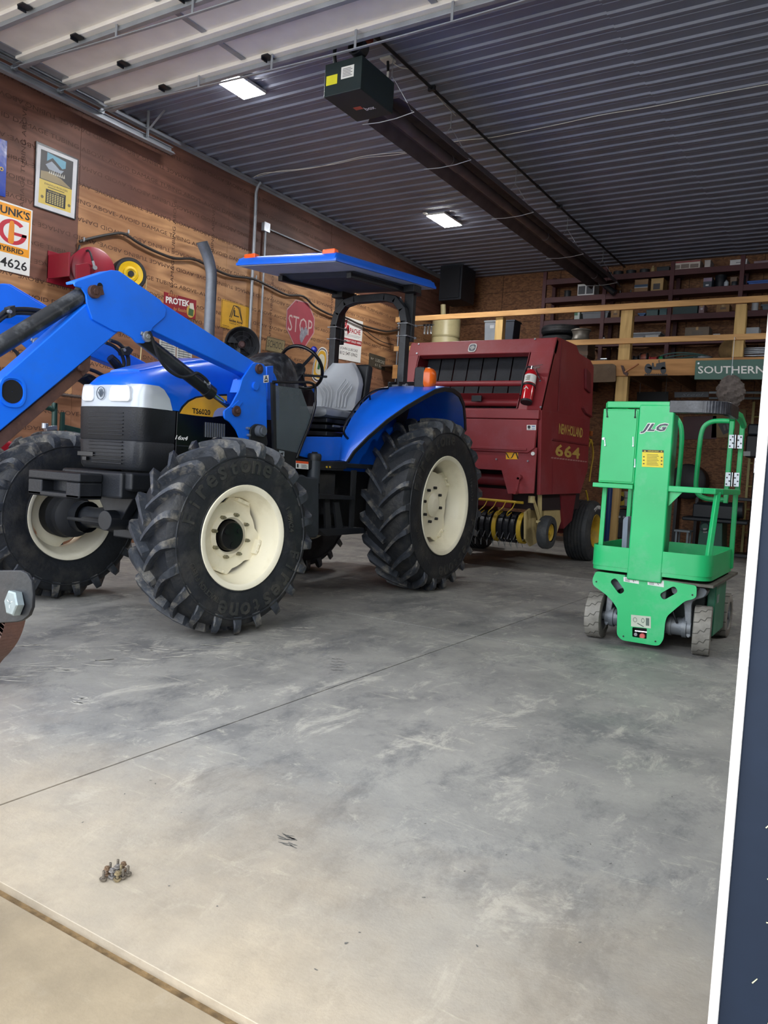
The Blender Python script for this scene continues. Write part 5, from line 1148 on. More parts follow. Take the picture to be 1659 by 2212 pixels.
fp = obj('chassis_plate', cutplate(roundpoly(fo, .02, 3), [h1, h2, h3], PL, .012), GREEN, lf)
for (a, b) in ((172, 1522), (912, 1624), (380, 1942), (627, 1982), (400, 1478)): q = px(*C6(a, b), 1, LY-.013); obj('plate_bolt', MB().cyl((q.x, q.y+.004, q.z), (q.x, q.y-.002, q.z), .006, 8), BLACK, fp)
for (a, b, c, d) in ((382, 1485, 500, 1530), (567, 1497, 692, 1555)):
    q = plq(C6(a, d-10), C6(c, d+10), C6(a, b), 1, LY-.0125); s = MB(); q.rect(s, 0, 0, 1, 1, 0, .001); o = obj('white_sticker', s, WHITE, fp); s = MB(); q.arc(s, .7, .5, .08, .3, .03, .1, 0, 4.5, .001, .002); [q.rect(s, .1, .15+.2*i, .4, .22+.2*i, .001, .002) for i in range(4)]; obj('sticker_print', s, BLACK, o)
q = plq(C6(440, 1866), C6(592, 1882), C6(440, 1776), 1, LY-.0125); s = MB(); q.rect(s, 0, 0, 1, 1, 0, .001); o = obj('white_sticker', s, pm('sticker_worn', 'c3cbb9', .6), fp)
s = MB(); q.arc(s, .2, .6, .1, .2, .02, .04, 0, 6.2, .001, .002); q.poly(s, [(.3, .3), (.62, .05), (.66, .1), (.34, .36)], .001, .002); q.arc(s, .6, .6, .08, .2, .02, .05, 0, 6.2, .001, .002); q.rect(s, .75, .2, .92, .85, .001, .0015); obj('sticker_print', s, pm('print_grey', '5a6a62', .6), o)
obj('valve_knobs', MB().box(-1.40, -1.22, LY+.05, LY+.08, .05, .15), DARKI, lf)
a = px(*C6(530, 1940), 1, LY+.02); obj('red_knob', MB().lathe([(0, .018), (.015, .02), (.02, .015), (.02, .001)], a, (0, -1, 0), 16), pm('knob_red', 'd4605c', .4), lf, smooth=True)
a = px(*C6(480, 1925), 1, LY+.02); obj('steel_knob', MB().cyl(a, a+Vector((0, -.02, 0)), .012, 12).cyl(a+Vector((-.01, 0, .02)), a+Vector((.12, 0, .025)), .008, 8), CHROME, lf, smooth=True)
# chassis
lx0, lx1 = -1.66, -.87
obj('deck', MB().prism([(lx0, .475), (lx1+.02, .475), (lx1+.02, .495), (lx0, .495)], 1, LY+.0, 6.72), pm('deck_plate', '5d5a52', .7, .2, 12, .25, .3, 40, dirt='9a938a', da=.5), lf, bevel=.003)
obj('chassis', MB().box(lx0+.30, lx1-.28, LY+.012, LY+.36, .13, .47).box(lx0+.10, lx1-.08, LY+.36, 6.70, .13, .47).box(lx0+.10, lx1-.08, LY+.03, LY+.36, .44, .47), pm('chassis_dark', '4c5552', .6, .2, 6, .2), lf, bevel=.01)
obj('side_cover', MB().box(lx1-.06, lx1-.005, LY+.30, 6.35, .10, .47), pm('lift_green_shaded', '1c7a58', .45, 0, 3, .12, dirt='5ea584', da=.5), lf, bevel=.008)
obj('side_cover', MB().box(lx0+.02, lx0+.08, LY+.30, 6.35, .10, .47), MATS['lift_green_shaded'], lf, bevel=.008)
s = MB(); q = Plane((lx1-.004, 5.95, .33), (0, .09, 0), (0, 0, .06)); q.rect(s, 0, 0, 1, 1, 0, .001); obj('side_sticker', s, pm('sticker_dull', '8b9a95', .5), lf)
GRM = pm('cast_grey', '6f757c', .5, .4, 8, .2, .2, 40, dirt='9a9a94', da=.5)
def lift_wheel(c, ang, steer_fork=True, sg=1):
    R, Wd = .168, .115; T = Matrix.Translation(c) @ Matrix.Rotation(ang, 4, 'Z')
    o = obj('wheel', MB().lathe([(-.5*Wd, R-.06), (-.5*Wd, R-.01), (-.44*Wd, R), (.44*Wd, R), (.5*Wd, R-.01), (.5*Wd, R-.06), (.3*Wd, R-.065), (-.3*Wd, R-.065), (-.5*Wd, R-.06)], (0, 0, 0), (1, 0, 0), 48).xf(T), TIREW, lf, smooth=True)
    s = MB(); n = 14
    for k in range(n):
        a0 = 2*PI*k/n; pts = [(-.50, 0), (-.22, .02), (-.10, .16), (.12, .10), (.24, .26), (.50, .28)]
        P_ = [Vector((u*Wd, -(R+.0008)*math.cos(a0+v), (R+.0008)*math.sin(a0+v))) for u, v in pts]
        for p, q in zip(P_, P_[1:]): s.bar(p, q, .005, .002, up=(p+q).normalized()*1)
    obj('tread_grooves', s.xf(T), pm('groove_dark', '55534d', .8), o)
    obj('wheel_hub', MB().lathe([(-.4*Wd, R-.06), (-.38*Wd, .05), (-.2*Wd, .04), (.38*Wd, .04), (.42*Wd, R-.06)], (0, 0, 0), (1, 0, 0), 24).cyl((-.5*Wd, 0, 0), (.5*Wd, 0, 0), .03).xf(T), GRM, o, smooth=True)
    return o
fr_y = LY+.13
lift_wheel((lx0+.012, fr_y, .168), .05); lift_wheel((lx1-.045, fr_y-.02, .168), .14)
lift_wheel((lx0+.06, 6.55, .168), 0); lift_wheel((lx1-.05, 6.55, .168), 0)
for (x, sg) in ((lx0+.012, 1), (lx1-.045, -1)):
    y = fr_y; f_ = MB()
    f_.prism(s2([(x+sg*.0, .40), (x+sg*.0, .46), (x+sg*.20, .46), (x+sg*.21, .40), (x+sg*.14, .36), (x+sg*.115, .24), (x+sg*.10, .12), (x+sg*.068, .12), (x+sg*.072, .26), (x+sg*.07, .36)], 3), 1, y-.05, y+.05)
    obj('wheel_fork', f_, GRM, lf, bevel=.01)
    m2 = MB().cyl((x+sg*.07, y, .168), (x+sg*.26, y, .168), .062, 24).cyl((x+sg*.10, y, .168), (x+sg*.13, y, .168), .072, 24).cyl((x+sg*.20, y, .168), (x+sg*.22, y, .168), .07, 24)
    obj('drive_motor', m2, GRM, lf, smooth=True)
    obj('motor_cable', MB().tube(smoothpts([(x+sg*.16, y-.06, .2), (x+sg*.19, y-.08, .28), (x+sg*.22, y-.03, .36)], 5), .008, 6), BLACK, lf, smooth=True)
# platform
pz0, pz1 = .515, .69
pq = lambda ins, z: [Vector((a, b, z)) for a, b in roundpoly([(lx0-.03+ins, LY-.03+ins), (lx1+.0-ins, LY-.03+ins), (lx1+.0-ins, 6.62-ins), (lx0-.03+ins, 6.62-ins)], .12, 6)]
m = MB().ring([pq(0, pz0+.03), pq(0, pz1), pq(.006, pz1), pq(.006, pz0+.03), pq(0, pz0+.03)], caps=False)
obj('toe_board', m, GREEN, lf, smooth=True)
obj('platform_floor', MB().ring([pq(.004, pz0), pq(.004, pz0+.03), pq(.01, pz0+.035)]), GREEN, lf, bevel=.003)
obj('platform_mat', MB().ring([pq(.03, pz0+.036), pq(.03, pz0+.04)]), pm('mat_brown', '5a4a42', .8), lf)
obj('platform_support', MB().box(lx0+.1, lx1-.1, LY+.3, 6.4, .495, pz0), BLACK, lf)
# mast
mt_, mb_ = x6([(508, 170), (786, 172)]), x6([(418, 1500), (682, 1508)])
ml, mr = (mb_[0][0]+mt_[0][0])/2, (mb_[1][0]+mt_[1][0])/2
ztop = px(*C6(500, 160), 1, LY).z
mastf = MB().box(ml, mr, LY-.034, LY+.02, .47, ztop); ms = obj('mast', mastf, GREEN, lf, bevel=.012, seg=3)
obj('mast_section', MB().box(ml+.02, mr-.005, LY+.02, LY+.13, .50, ztop-.06), pm('mast_green', '2f8f68', .4, .2, 5, .2, dirt='8fb0a0', da=.4), lf, bevel=.004)
obj('mast_section', MB().box(ml+.04, mr-.02, LY+.13, LY+.22, .50, ztop-.12), pm('mast_steel', '59756c', .4, .4, 5, .25), lf, bevel=.004)
q = plq(C6(505, 383), C6(733, 385), C6(505, 297), 1, LY-.036)
s = MB(); q.text(s, 'JLG', 0, 0, 1, 1, .0008, bold=.075, shear=.45, space=1.02); obj('maker_lettering', s, WHITE, ms, label='white outline of the maker lettering')
s = MB(); q.text(s, 'JLG', .025, .07, .975, .93, .0016, bold=.035, shear=.45, space=1.06); obj('maker_lettering', s, pm('print_slate', '3a4150', .5), ms)
q = plq(C6(523, 636), C6(688, 643), C6(526, 504), 1, LY-.0355); s = MB(); q.rect(s, 0, 0, 1, .88, 0, .001); yo = obj('yellow_sticker', s, pm('sticker_yellow2', 'e9d22a', .5), ms)
s = MB(); q.rect(s, 0, .86, 1, 1, 0, .0012); [q.rect(s, .22, .12+.085*i, .78-.04*(i % 3), .145+.085*i, .001, .0015) for i in range(8)]; [q.rect(s, u, .15+.2*i, u+.07, .22+.2*i, .001, .0015) for i in range(3) for u in (.05, .88)]; obj('sticker_print', s, pm('print_dark', '3a3410', .5), yo)
s = MB(); q.poly(s, [(.08, .89), (.18, .89), (.13, .97)], .0013, .002); q.text(s, 'IMPORTANT', .27, .90, .78, .96, .002, bold=.02); q.disc(s, .9, .93, .03, .03, .0013, .002); obj('sticker_header', s, MATS['sticker_yellow2'], yo)
# control box left of the mast
cb = x6([(228, 190), (500, 190), (470, 770), (198, 755)]); bl_, br_ = (cb[0][0]+cb[3][0])/2, ml
bz0, bz1 = cb[3][1], cb[0][1]
cbo = obj('control_box', MB().box(bl_, br_-.002, LY-.02, LY+.18, bz0, bz1), GREEN, lf, bevel=.006)
obj('box_door', MB().box(bl_+.008, br_-.012, LY-.026, LY-.02, bz0+.012, bz1-.012), GREEN, cbo, bevel=.003)
for (a, b, c, d) in ((252, 185, 256, 250), (473, 185, 470, 255), (235, 410, 240, 470), (455, 405, 456, 475), (470, 575, 469, 635)):
    p, r = px(*C6(a, b), 1, LY-.028), px(*C6(c, d), 1, LY-.028); obj('box_latch', MB().bar(p, r, .006, .006).cyl(r, r+Vector((0, -.006, 0)), .006, 10), ZINC if b > 400 else DARKI, cbo)
p = px(*C6(227, 420), 1, LY-.028); obj('box_lock', MB().cyl(p, p+Vector((0, -.008, 0)), .009, 14), ZINC, cbo)
obj('box_shelf', MB().box(bl_-.03, br_, LY-.05, LY+.20, bz0-.035, bz0-.004), GREEN, lf, bevel=.004)
# rails
def rail(nm, pts, w=.034, h=.034, mt=None, bv=.006, parent=None):
    m = MB()
    for a, b in zip(pts, pts[1:]):
        a, b = Vector(a), Vector(b); e = (b-a).normalized()*(w*.35); m.bar(a-e, b+e, w, h)
    return obj(nm, m, mt or GREEN, parent or lf, bevel=bv)
trz = ztop+.0
flat = lambda y, x0, x1: None
top = [(lx0+.03, 6.55, trz), (lx0-.0, 6.45, trz), (lx0, LY+.08, trz), (lx0+.03, LY, trz), (mr, LY-.01, trz)]
rail('top_rail', top, .04, .045)
arc = [(lx1-.12+.12*math.sin(t), LY+.11-.12*math.cos(t), trz) for t in [PI/2*i/6 for i in range(7)]]
rail('padded_rail', [(mr-.02, LY-.01, trz-.012)]+[(x, y, trz-.012) for x, y, z in arc]+[(lx1, LY+.42, trz-.012)], .05, .085, pm('tape_black2', '2a2c33', .35, 0, 14, .25, .4, 25, dirt='7a7d85', da=.5))
rail('top_rail', [(lx1, LY+.40, trz-.01), (lx1, 6.30, trz-.01), (lx1-.0, 6.52, trz-.06)], .036, .04)
mz = px(*C6(900, 815), 1, LY).z
rail('mid_rail', [(mr, LY-.01, mz), (lx1-.10, LY-.01, mz), (lx1-.03, LY+.02, mz), (lx1, LY+.10, mz), (lx1, 6.50, mz)], .034, .04)
rail('mid_rail', [(bl_, LY+.05, bz0-.02), (lx0, LY+.10, bz0-.02), (lx0, 6.50, bz0-.02)], .034, .036)
gz = slab([(mr, LY+.0, mz-.02), (mr+.085, LY+.0, mz-.02), (mr, LY+.0, mz-.12)], (0, 1, 0), .006); obj('gusset', gz, GREEN, lf)
for a, b in (((lx1-.04, LY+.03, pz0+.04), (lx1-.012, LY+.06, mz-.015)), ((lx1, 6.45, pz0+.04), (lx1+.0, 6.40, mz-.015)), ((lx0+.02, LY+.06, pz0+.04), (lx0+.015, LY+.08, bz0-.02)), ((lx0, 6.45, pz0+.04), (lx0, 6.45, trz))):
    rail('rail_post', [a, b], .034, .034)
# spring-hinged gate on the rear right
GY = 6.50
g1 = [px(*C6(a, b), 1, GY) for a, b in [(1200, 285), (1130, 283), (1060, 290), (1005, 325), (980, 390), (965, 500), (945, 700), (940, 790), (955, 845), (1000, 875), (1060, 887), (1165, 890)]]
g1 = smoothpts(g1, 4)
gt = obj('gate', MB().tube(g1, .0185, 12), GREEN, lf, smooth=True)
a, b = px(*C6(1222, 272), 1, GY), px(*C6(1168, 905), 1, GY); rail('gate_stile', [a, b], .035, .035, parent=gt)
a, b = px(*C6(1300, 300), 1, GY+.05), px(*C6(1258, 830), 1, GY+.05); rail('hinge_post', [a, b], .035, .035)
rail('hinge_post', [px(*C6(1195, 200), 1, GY-.15), px(*C6(1222, 275), 1, GY)], .035, .035)
rail('hinge_post', [px(*C6(1255, 235), 1, GY-.0), px(*C6(1300, 300), 1, GY+.05)], .035, .035)
g2 = smoothpts([px(*C6(a, b), 1, GY) for a, b in [(790, 262), (815, 300), (828, 350), (830, 450), (815, 650), (800, 795)]], 4)
obj('gate_bar', MB().tube(g2, .0185, 12), GREEN, lf, smooth=True)
for (u0, v0, u1, v1) in ((1190, 392, 1303, 495), (1163, 682, 1278, 788)):
    q = plq(C6(u0, v1-3), C6(u1-8, v1+2), C6(u0+6, v0-3), 1, GY-.022); s = MB(); q.rect(s, 0, 0, .44, 1, 0, .003); q.rect(s, .56, 0, 1, 1, 0, .003)
    ho = obj('gate_hinge', s, ZINC, gt, label='silver spring hinge'); p, r = q.p(.5, 0, .004), q.p(.5, 1, .004); obj('hinge_barrel', MB().cyl(p, r, .013, 14), CHROME, ho, smooth=True)
    s = MB()
    for (u, v) in ((.1, .15), (.3, .38), (.12, .62), (.28, .85), (.72, .15), (.9, .38), (.7, .62), (.88, .85)): p = q.p(u, v, .003); s.cyl(p, p+q.N*.004, .006, 8)
    obj('hinge_screws', s, BLACK, ho)
# things on the platform: folded grey ladder section seen behind the mast, manual box on top
mbx = thing('storage_case', 'tall narrow grey plastic case standing on the platform of the lift', 'case', (-1.45, 6.2, pz0+.04))
obj('case_body', MB().prism(roundpoly(xz([C6(405, 1030), C6(445, 1010), C6(430, 1265), C6(392, 1265)], 6.2), .02), 1, 6.1, 6.2), pm('case_grey', '8793a3', .4), mbx, bevel=.01)

# ================================================================ timber loft at the back
LFY = 12.5
def post(x0, x1, z0, z1, l): return tag(obj('loft_post', MB().box(x0, x1, LFY, LFY+.13, z0, z1), LUMZ, loc=((x0+x1)/2, LFY, z0), bevel=.004), l, 'post', 'posts of the timber loft')
def lpart(n, m, mt, l, c, loc, g=None): return tag(obj(n, m, mt, loc=loc, bevel=.003), l, c, g)
p1a, p1b = px(1340, 700, 1, LFY).x, px(1365, 700, 1, LFY).x
post(p1a, p1b, 0, 3.83, 'full height pine post of the loft between the baler and the green lift')
for (a, b, l) in ((1070, 1086, 'short loft post above the baler between the two totes'), (1586, 1610, 'short loft post above the green road sign')): post(px(a, 700, 1, LFY).x, px(b, 700, 1, LFY).x, 3.062, 3.83, l)
post(1.2, 1.38, 0, 3.83, 'loft post right of the doorway view'); post(4.4, 4.58, 0, 3.83, 'loft post nearest the right wall')
lpart('loft_rail', MB().box(px(857, 688, 1, LFY).x, RX, LFY-.042, LFY-.001, 3.835, 3.925), LUM, 'upper wooden rail along the front of the loft', 'rail', (-2, LFY, 3.84), 'rails of the timber loft')
lpart('loft_rail', MB().box(px(857, 688, 1, LFY).x, RX, LFY-.042, LFY-.001, 3.305, 3.390), LUM, 'lower wooden rail along the front of the loft', 'rail', (-2, LFY, 3.3), 'rails of the timber loft')
lpart('loft_beam', MB().box(px(857, 688, 1, LFY).x, RX, LFY-.045, LFY-.001, 2.80, 3.05), BEAMW, 'deep orange brown timber beam under the loft edge', 'beam', (-2, LFY, 2.8))
lft = thing('loft_floor', 'dark board floor of the timber loft with its joists', 'floor', (-2, 13.8, 2.84))
obj('deck', MB().box(WX+.01, RX-.01, LFY, BY-.01, 3.035, 3.058), pm('deck_boards', '5a4636', .8), lft)
s = MB()
for k in range(24): s.box(WX+.3+k*.6, WX+.34+k*.6, LFY+.14, BY-.01, 2.84, 3.033)
obj('joists', s, pm('joist_wood', '6b4d33', .8), lft)
# maroon pallet racking on the loft
MAR = pm('rack_maroon', '4a1c22', .55, 0, 4, .15)
rk = thing('pallet_rack', 'tall maroon steel rack against the back wall of the loft', 'rack', (-1, 14.7, 3.06))
RFY = 14.42
LV = {'a': 4.90, 'b': 4.56, 'c': 4.125, 'd': 3.70}
for k, z in LV.items():
    x0 = -5.62 if k in 'abc' else -4.8
    obj('shelf', MB().box(x0, 6.5, RFY, RFY+.05, z-.10, z-.0).box(x0, 6.5, RFY+.05, 15.0, z-.03, z-.005), MAR, rk, bevel=.003)
for x in (-5.62, -4.46, -3.28, -2.15, -.9, .5, 2.5, 4.5, 6.4):
    obj('upright', MB().box(x-.035, x+.035, RFY-.01, RFY+.05, 3.06, 5.05).box(x-.035, x+.035, 14.93, 15.0, 3.06, 5.05), MAR, rk, bevel=.003)

def zoom7(a, b): return 1240+a*.2526, 540+b*.2526
CART = pm('cardboard', '8f6f4c', .8, 0, 6, .1); CARTG = pm('cardboard_grey', '6e6459', .8, 0, 6, .1)
ITEMC = {}
def im(hexv, rough=.5):
    if hexv not in ITEMC: ITEMC[hexv] = pm('item_'+hexv, hexv, rough, 0, 6, .1)
    return ITEMC[hexv]
def item(name, cat, label, rect, y, z0, col, dep=.3, kind='box', extra=None, group=None, z7=True):
    """a shelf item: rect in photo pixels gives its width and height at depth y, standing on z0"""
    a, b, c, d = rect
    if z7: (a, b), (c, d) = zoom7(a, b), zoom7(c, d)
    p, q = px(a, d, 1, y), px(c, b, 1, y); x0, x1 = p.x, q.x; h = max(.03, q.z-p.z); z1 = z0+h; m = im(col) if isinstance(col, str) else col
    cx = (x0+x1)/2; t = thing(name, label, cat, (cx, y+dep/2, z0), group); w = x1-x0
    if kind == 'box':
        obj('box_body', MB().box(x0, x1, y, y+dep, z0, z1-.012), m, t, bevel=.004)
        obj('box_lid', MB().box(x0-.003, x1+.003, y-.003, y+dep+.003, z1-.012, z1), im(extra) if extra else m, t, bevel=.002)
    elif kind == 'carton':
        obj('box_body', MB().box(x0, x1, y, y+dep, z0, z1), m, t, bevel=.003)
        obj('packing_tape', MB().box(cx-.02, cx+.02, y-.002, y+dep+.002, z1-.05, z1+.002), im('a98a5c'), t)
        s = MB(); Plane((x0, y, z0), (w, 0, 0), (0, 0, h)).rect(s, .3, .35, .75, .6, 0, .002); obj('box_print', s, im(extra or '5a4430'), t)
    elif kind == 'bin':
        obj('bin_body', MB().prism([(x0+.02, z0), (x1-.02, z0), (x1, z1), (x0, z1)], 1, y, y+dep), m, t, bevel=.008)
        obj('bin_rim', MB().box(x0-.01, x1+.01, y-.01, y+dep+.01, z1-.03, z1), im(extra) if extra else m, t, bevel=.006)
    elif kind == 'can':
        r = w/2; obj('can_body', MB().lathe([(0, .001), (0, r*.97), (.01, r), (h*.9, r), (h*.93, r*.97)], (cx, y+r, z0), (0, 0, 1), 24), m, t, smooth=True)
        obj('can_lid', MB().lathe([(h*.9, r*1.03), (h*.97, r*1.03), (h, r*.9), (h, .001)], (cx, y+r, z0), (0, 0, 1), 24), im(extra) if extra else m, t, smooth=True)
    elif kind == 'jug':
        r = w/2; obj('jug_body', MB().lathe([(0, .001), (0, r), (h*.65, r), (h*.82, r*.45), (h*.9, r*.4)], (cx, y+r, z0), (0, 0, 1), 20), m, t, smooth=True)
        obj('jug_cap', MB().lathe([(h*.88, r*.45), (h, r*.45), (h, .001)], (cx, y+r, z0), (0, 0, 1), 16), im(extra or '333333'), t, smooth=True)
    return t, Plane((x0, y-.001, z0), (w, 0, 0), (0, 0, h))
def art(t, P, parts):
    for (nm, col, rects) in parts:
        s = MB(); [P.rect(s, *r, 0, .003) for r in rects]; obj(nm, s, im(col), t)
Y1 = 14.44
t, P = item('tool_carton', 'box', 'wide white and red carton with tool pictures on the top rack shelf', (830, 95, 1080, 185), Y1, LV['a'], 'cfc6bf'); art(t, P, [('red_band', '8c3038', [(0, .8, 1, .97)]), ('picture', '7c6f68', [(.05, .1, .3, .55), (.34, .1, .62, .6), (.66, .1, .95, .55)])])
item('small_carton', 'box', 'small white carton right of the wide red and white one', (1112, 105, 1168, 172), Y1, LV['a'], 'b9b5b4')
t, P = item('flat_carton', 'box', 'plain white flat box with one dark line of print, top rack shelf', (1330, 92, 1480, 150), Y1, LV['a'], 'd2d4d8'); art(t, P, [('print_line', '4a4e58', [(.36, .38, .64, .48)])])
item('long_carton', 'box', 'dusty pink long box at the right end of the top shelf', (1535, 108, 1690, 140), Y1, LV['a'], '8d7c86')
for (x, l) in ((250, 'dark rounded helmet farthest left on the top shelf'), (350, 'dark rounded helmet, second along the top shelf'), (460, 'dark rounded helmet with pale brim, third along the top shelf'), (575, 'dark rounded helmet beside the small yellow bottle')):
    item('helmet', 'helmet', l, (x-25, 165, x+62, 205), Y1, LV['a'], '1d232b', kind='can', extra='2f3640', group='helmets on the top shelf')
item('spray_bottle', 'bottle', 'small pale yellow bottle on the top rack shelf', (650, 150, 690, 205), Y1, LV['a'], 'a08c62', kind='jug', extra='c2b184')
item('crate', 'box', 'dark low crate left of the wide red and white carton', (705, 145, 815, 190), Y1, LV['a'], '20262c')
t, P = item('parts_carton', 'box', 'white box with two dark square windows on the second rack shelf', (25, 302, 175, 410), Y1, LV['b'], 'c4c6c8'); art(t, P, [('dark_window', '262b35', [(.06, .12, .46, .82), (.54, .12, .94, .82)])])
item('oil_can', 'can', 'dark oil can left of the box with two dark windows', (-95, 350, -35, 410), Y1, LV['b'], '2a2c30', kind='can')
t = thing('work_lamp', 'chrome and black clamp lamp hanging at the left end of the rack', 'lamp', px(*zoom7(265, 300), 1, Y1-.1))
a, b = px(*zoom7(240, 285), 1, Y1-.12), px(*zoom7(350, 370), 1, Y1-.12); obj('lamp_tube', MB().tube([a, b], [.045, .06], 14), BLKM, t, smooth=True)
obj('lamp_glass', MB().cyl(a, a+(a-b).normalized()*.05, .05, 14), CHROME, t, smooth=True)
obj('lamp_wire', MB().tube([px(*zoom7(x, y), 1, Y1-.12) for x, y in ((65, 250), (180, 238), (255, 240), (180, 230))], .006, 6), WHITE, t)
for (x, l) in ((390, 'small chrome knob at left on the second shelf'), (481, 'small chrome knob beside the blue striped carton')): item('chrome_knob', 'knob', l, (x-9, 365, x+9, 390), Y1, LV['b'], CHROME, dep=.05, kind='jug', extra='9a9a9a', group='chrome knobs on the second shelf')
t, P = item('striped_carton', 'box', 'brown carton with a blue and white stripe and a round lid on top', (512, 265, 635, 378), Y1, LV['b'], '8a6a48'); art(t, P, [('blue_stripe', '38506c', [(0, .38, 1, .58)]), ('white_stripe', 'b9bcc0', [(0, .32, 1, .38)])])
t, P = item('picture_carton', 'box', 'tan box with a dark picture on the second rack shelf', (652, 262, 765, 375), Y1, LV['b'], 'b0925e'); art(t, P, [('picture', '4a4748', [(.2, .1, .75, .58)])])
t, P = item('lilac_box', 'box', 'small dark box with a lilac box on top', (1100, 262, 1180, 350), Y1, LV['b'], '2f3b4a'); art(t, P, [('lilac_band', '85748c', [(0, .6, 1, .96)]), ('white_tag', 'c0c8d0', [(.3, .15, .65, .3)])])
item('black_barrel', 'barrel', 'round black barrel on the second rack shelf', (1190, 210, 1300, 342), Y1+.16, LV['b'], '171d26', kind='can')
item('white_jug', 'jug', 'white jug in front of the black barrel', (1275, 280, 1320, 340), Y1, LV['b'], 'aab4bd', kind='jug', dep=.1)
item('dark_can', 'can', 'dark short can next to the white jug', (1340, 288, 1395, 330), Y1, LV['b'], '2a3038', kind='can')
item('tan_box', 'box', 'tan box behind the short dark can', (1330, 222, 1395, 330), Y1+.25, LV['b'], '7d6654')
item('oil_bottle', 'bottle', 'black bottle with a grey tag at the right of the second shelf', (1408, 200, 1470, 322), Y1, LV['b'], '171c26', kind='jug')
item('blue_bin', 'bin', 'long blue bin at the right end of the second shelf', (1480, 280, 1700, 325), Y1, LV['b'], '1f4f9c', kind='bin')
t, P = item('green_white_box', 'box', 'green and white box at the left end of the third shelf', (0, 530, 50, 600), Y1, LV['c'], 'a9b7b0'); art(t, P, [('green_field', '2e6a48', [(0, .5, .6, .95)])])
item('clear_bin', 'bin', 'long grey clear bin left of the loft post', (65, 530, 295, 600), Y1, LV['c'], '5b5f66', kind='bin')
item('small_tan_carton', 'box', 'tan carton on the third shelf beside the loft post', (312, 522, 390, 588), Y1, LV['c'], CART, kind='carton')
item('blue_tray', 'tray', 'small blue tray right of the loft post', (548, 543, 608, 573), Y1, LV['c'], '27507c', kind='bin')
item('green_case', 'case', 'dark green tool case next to the blue tray', (615, 515, 718, 573), Y1, LV['c'], '2c4a4c')
item('green_case', 'case', 'dark teal tool case, second from the blue tray', (728, 500, 795, 560), Y1, LV['c'], '32565c')
item('green_case', 'case', 'widest dark green case in the middle of the third shelf', (840, 485, 1058, 566), Y1, LV['c'], '1e3a3c')
item('lilac_carton', 'box', 'mauve carton with white label at the end of the widest green case', (1062, 480, 1115, 560), Y1, LV['c'], '7a6268', kind='carton', extra='b8b0b4')
item('tan_carton', 'box', 'square tan carton with dark print on the third shelf', (1213, 472, 1330, 545), Y1, LV['c'], CART, kind='carton')
item('paint_can', 'can', 'white paint can on the third shelf right of the last post', (1510, 462, 1575, 540), Y1, LV['c'], 'a8adb2', kind='can')
item('grey_bin', 'bin', 'grey clear bin at the far right of the third shelf', (1600, 480, 1720, 535), Y1, LV['c'], '4e5a66', kind='bin')
t, P = item('glass_jar', 'jar', 'shining glass jar left of the loft post', (227, 672, 270, 728), Y1, 3.70, CHROME, kind='jug')
item('paper_bin', 'bin', 'clear bin filled with papers right of the loft post', (492, 660, 745, 745), Y1+.12, LV['d'], '6b6e74', kind='bin', extra='8c9096')
for (r, l) in (((500, 715, 590, 745), 'white paper stack leaning left in front of the clear bin'), ((610, 700, 725, 745), 'white paper stack at right in front of the clear bin')): item('paper_stack', 'papers', l, r, Y1, LV['d'], 'b4b4b4', dep=.09, group='paper stacks')
item('grey_carton', 'box', 'big grey brown carton in the middle of the fourth shelf', (945, 632, 1160, 735), Y1, LV['d'], CARTG, kind='carton', extra='5c544b')
item('white_sheet', 'papers', 'white folded paper beside the big grey brown carton', (1190, 702, 1248, 735), Y1, LV['d'], 'c0c2c4', dep=.05)
for (r, l) in (((1425, 595, 1470, 675), 'narrow white box right of the last loft post'), ((1474, 595, 1588, 675), 'wide white box at right on the fourth shelf')): item('white_box', 'box', l, r, Y1, LV['d']+.0, 'b9c0c6', dep=.3)
DZ_ = 3.06; DY = 12.85
def reel_item(x0, x1, y0, y1, col, label, y=DY):
    a, b = px(*zoom7(x0, y1), 1, y), px(*zoom7(x1, y0), 1, y); r = (b.z-a.z)/2; t = thing('cable_reel', label, 'reel', ((a.x+b.x)/2, y+r, DZ_), 'reels on the loft deck')
    c = Vector((a.x, y+r, DZ_+r)); w = b.x-a.x
    obj('reel_core', MB().cyl(c+Vector((w*.1, 0, 0)), c+Vector((w*.9, 0, 0)), r*.75, 20), im(col), t, smooth=True)
    for k, n in ((0, 'reel_flange'), (.88, 'reel_flange')): obj(n, MB().cyl(c+Vector((w*k, 0, 0)), c+Vector((w*(k+.12), 0, 0)), r, 20), BLKM if col != '9c3030' else im('8a2c2c'), t, smooth=True)
reel_item(500, 548, 842, 912, '1a1c22', 'black cable reel on the loft deck, left in the row'); reel_item(556, 626, 838, 930, '8a4a38', 'orange brown cable reel next to the black one')
reel_item(640, 712, 850, 908, '9c3030', 'red cable reel in the middle of the row'); reel_item(720, 768, 846, 908, '1c8a50', 'green cable reel at the right of the row')
t = thing('hose_coil', 'grey green hose lying in flat coils on the loft deck', 'hose', (px(*zoom7(990, 900), 1, DY).x, DY+.4, DZ_))
s = MB()
for k in range(6):
    r0 = .20+.03*(k % 3); cx_ = px(*zoom7(900, 900), 1, DY).x; s.tube([(cx_+r0*1.5*math.cos(a), DY+.4+r0*math.sin(a), DZ_+.02+.025*k+.02*math.sin(a*2+k)) for a in [2*PI*i/40 for i in range(41)]], .012, 6)
obj('hose_loops', s, im('4e6a66'), t, smooth=True)
item('round_pan', 'pan', 'round grey pan upside down on the loft deck', (1010, 805, 1178, 882), DY+.25, DZ_+0, '8c9298', kind='can')
q = px(*zoom7(1335, 870), 1, DY+.1); t = thing('foam_ball', 'large dusty yellow brown ball behind the last loft post', 'ball', (q.x, q.y+.12, DZ_)); rb_ = .20
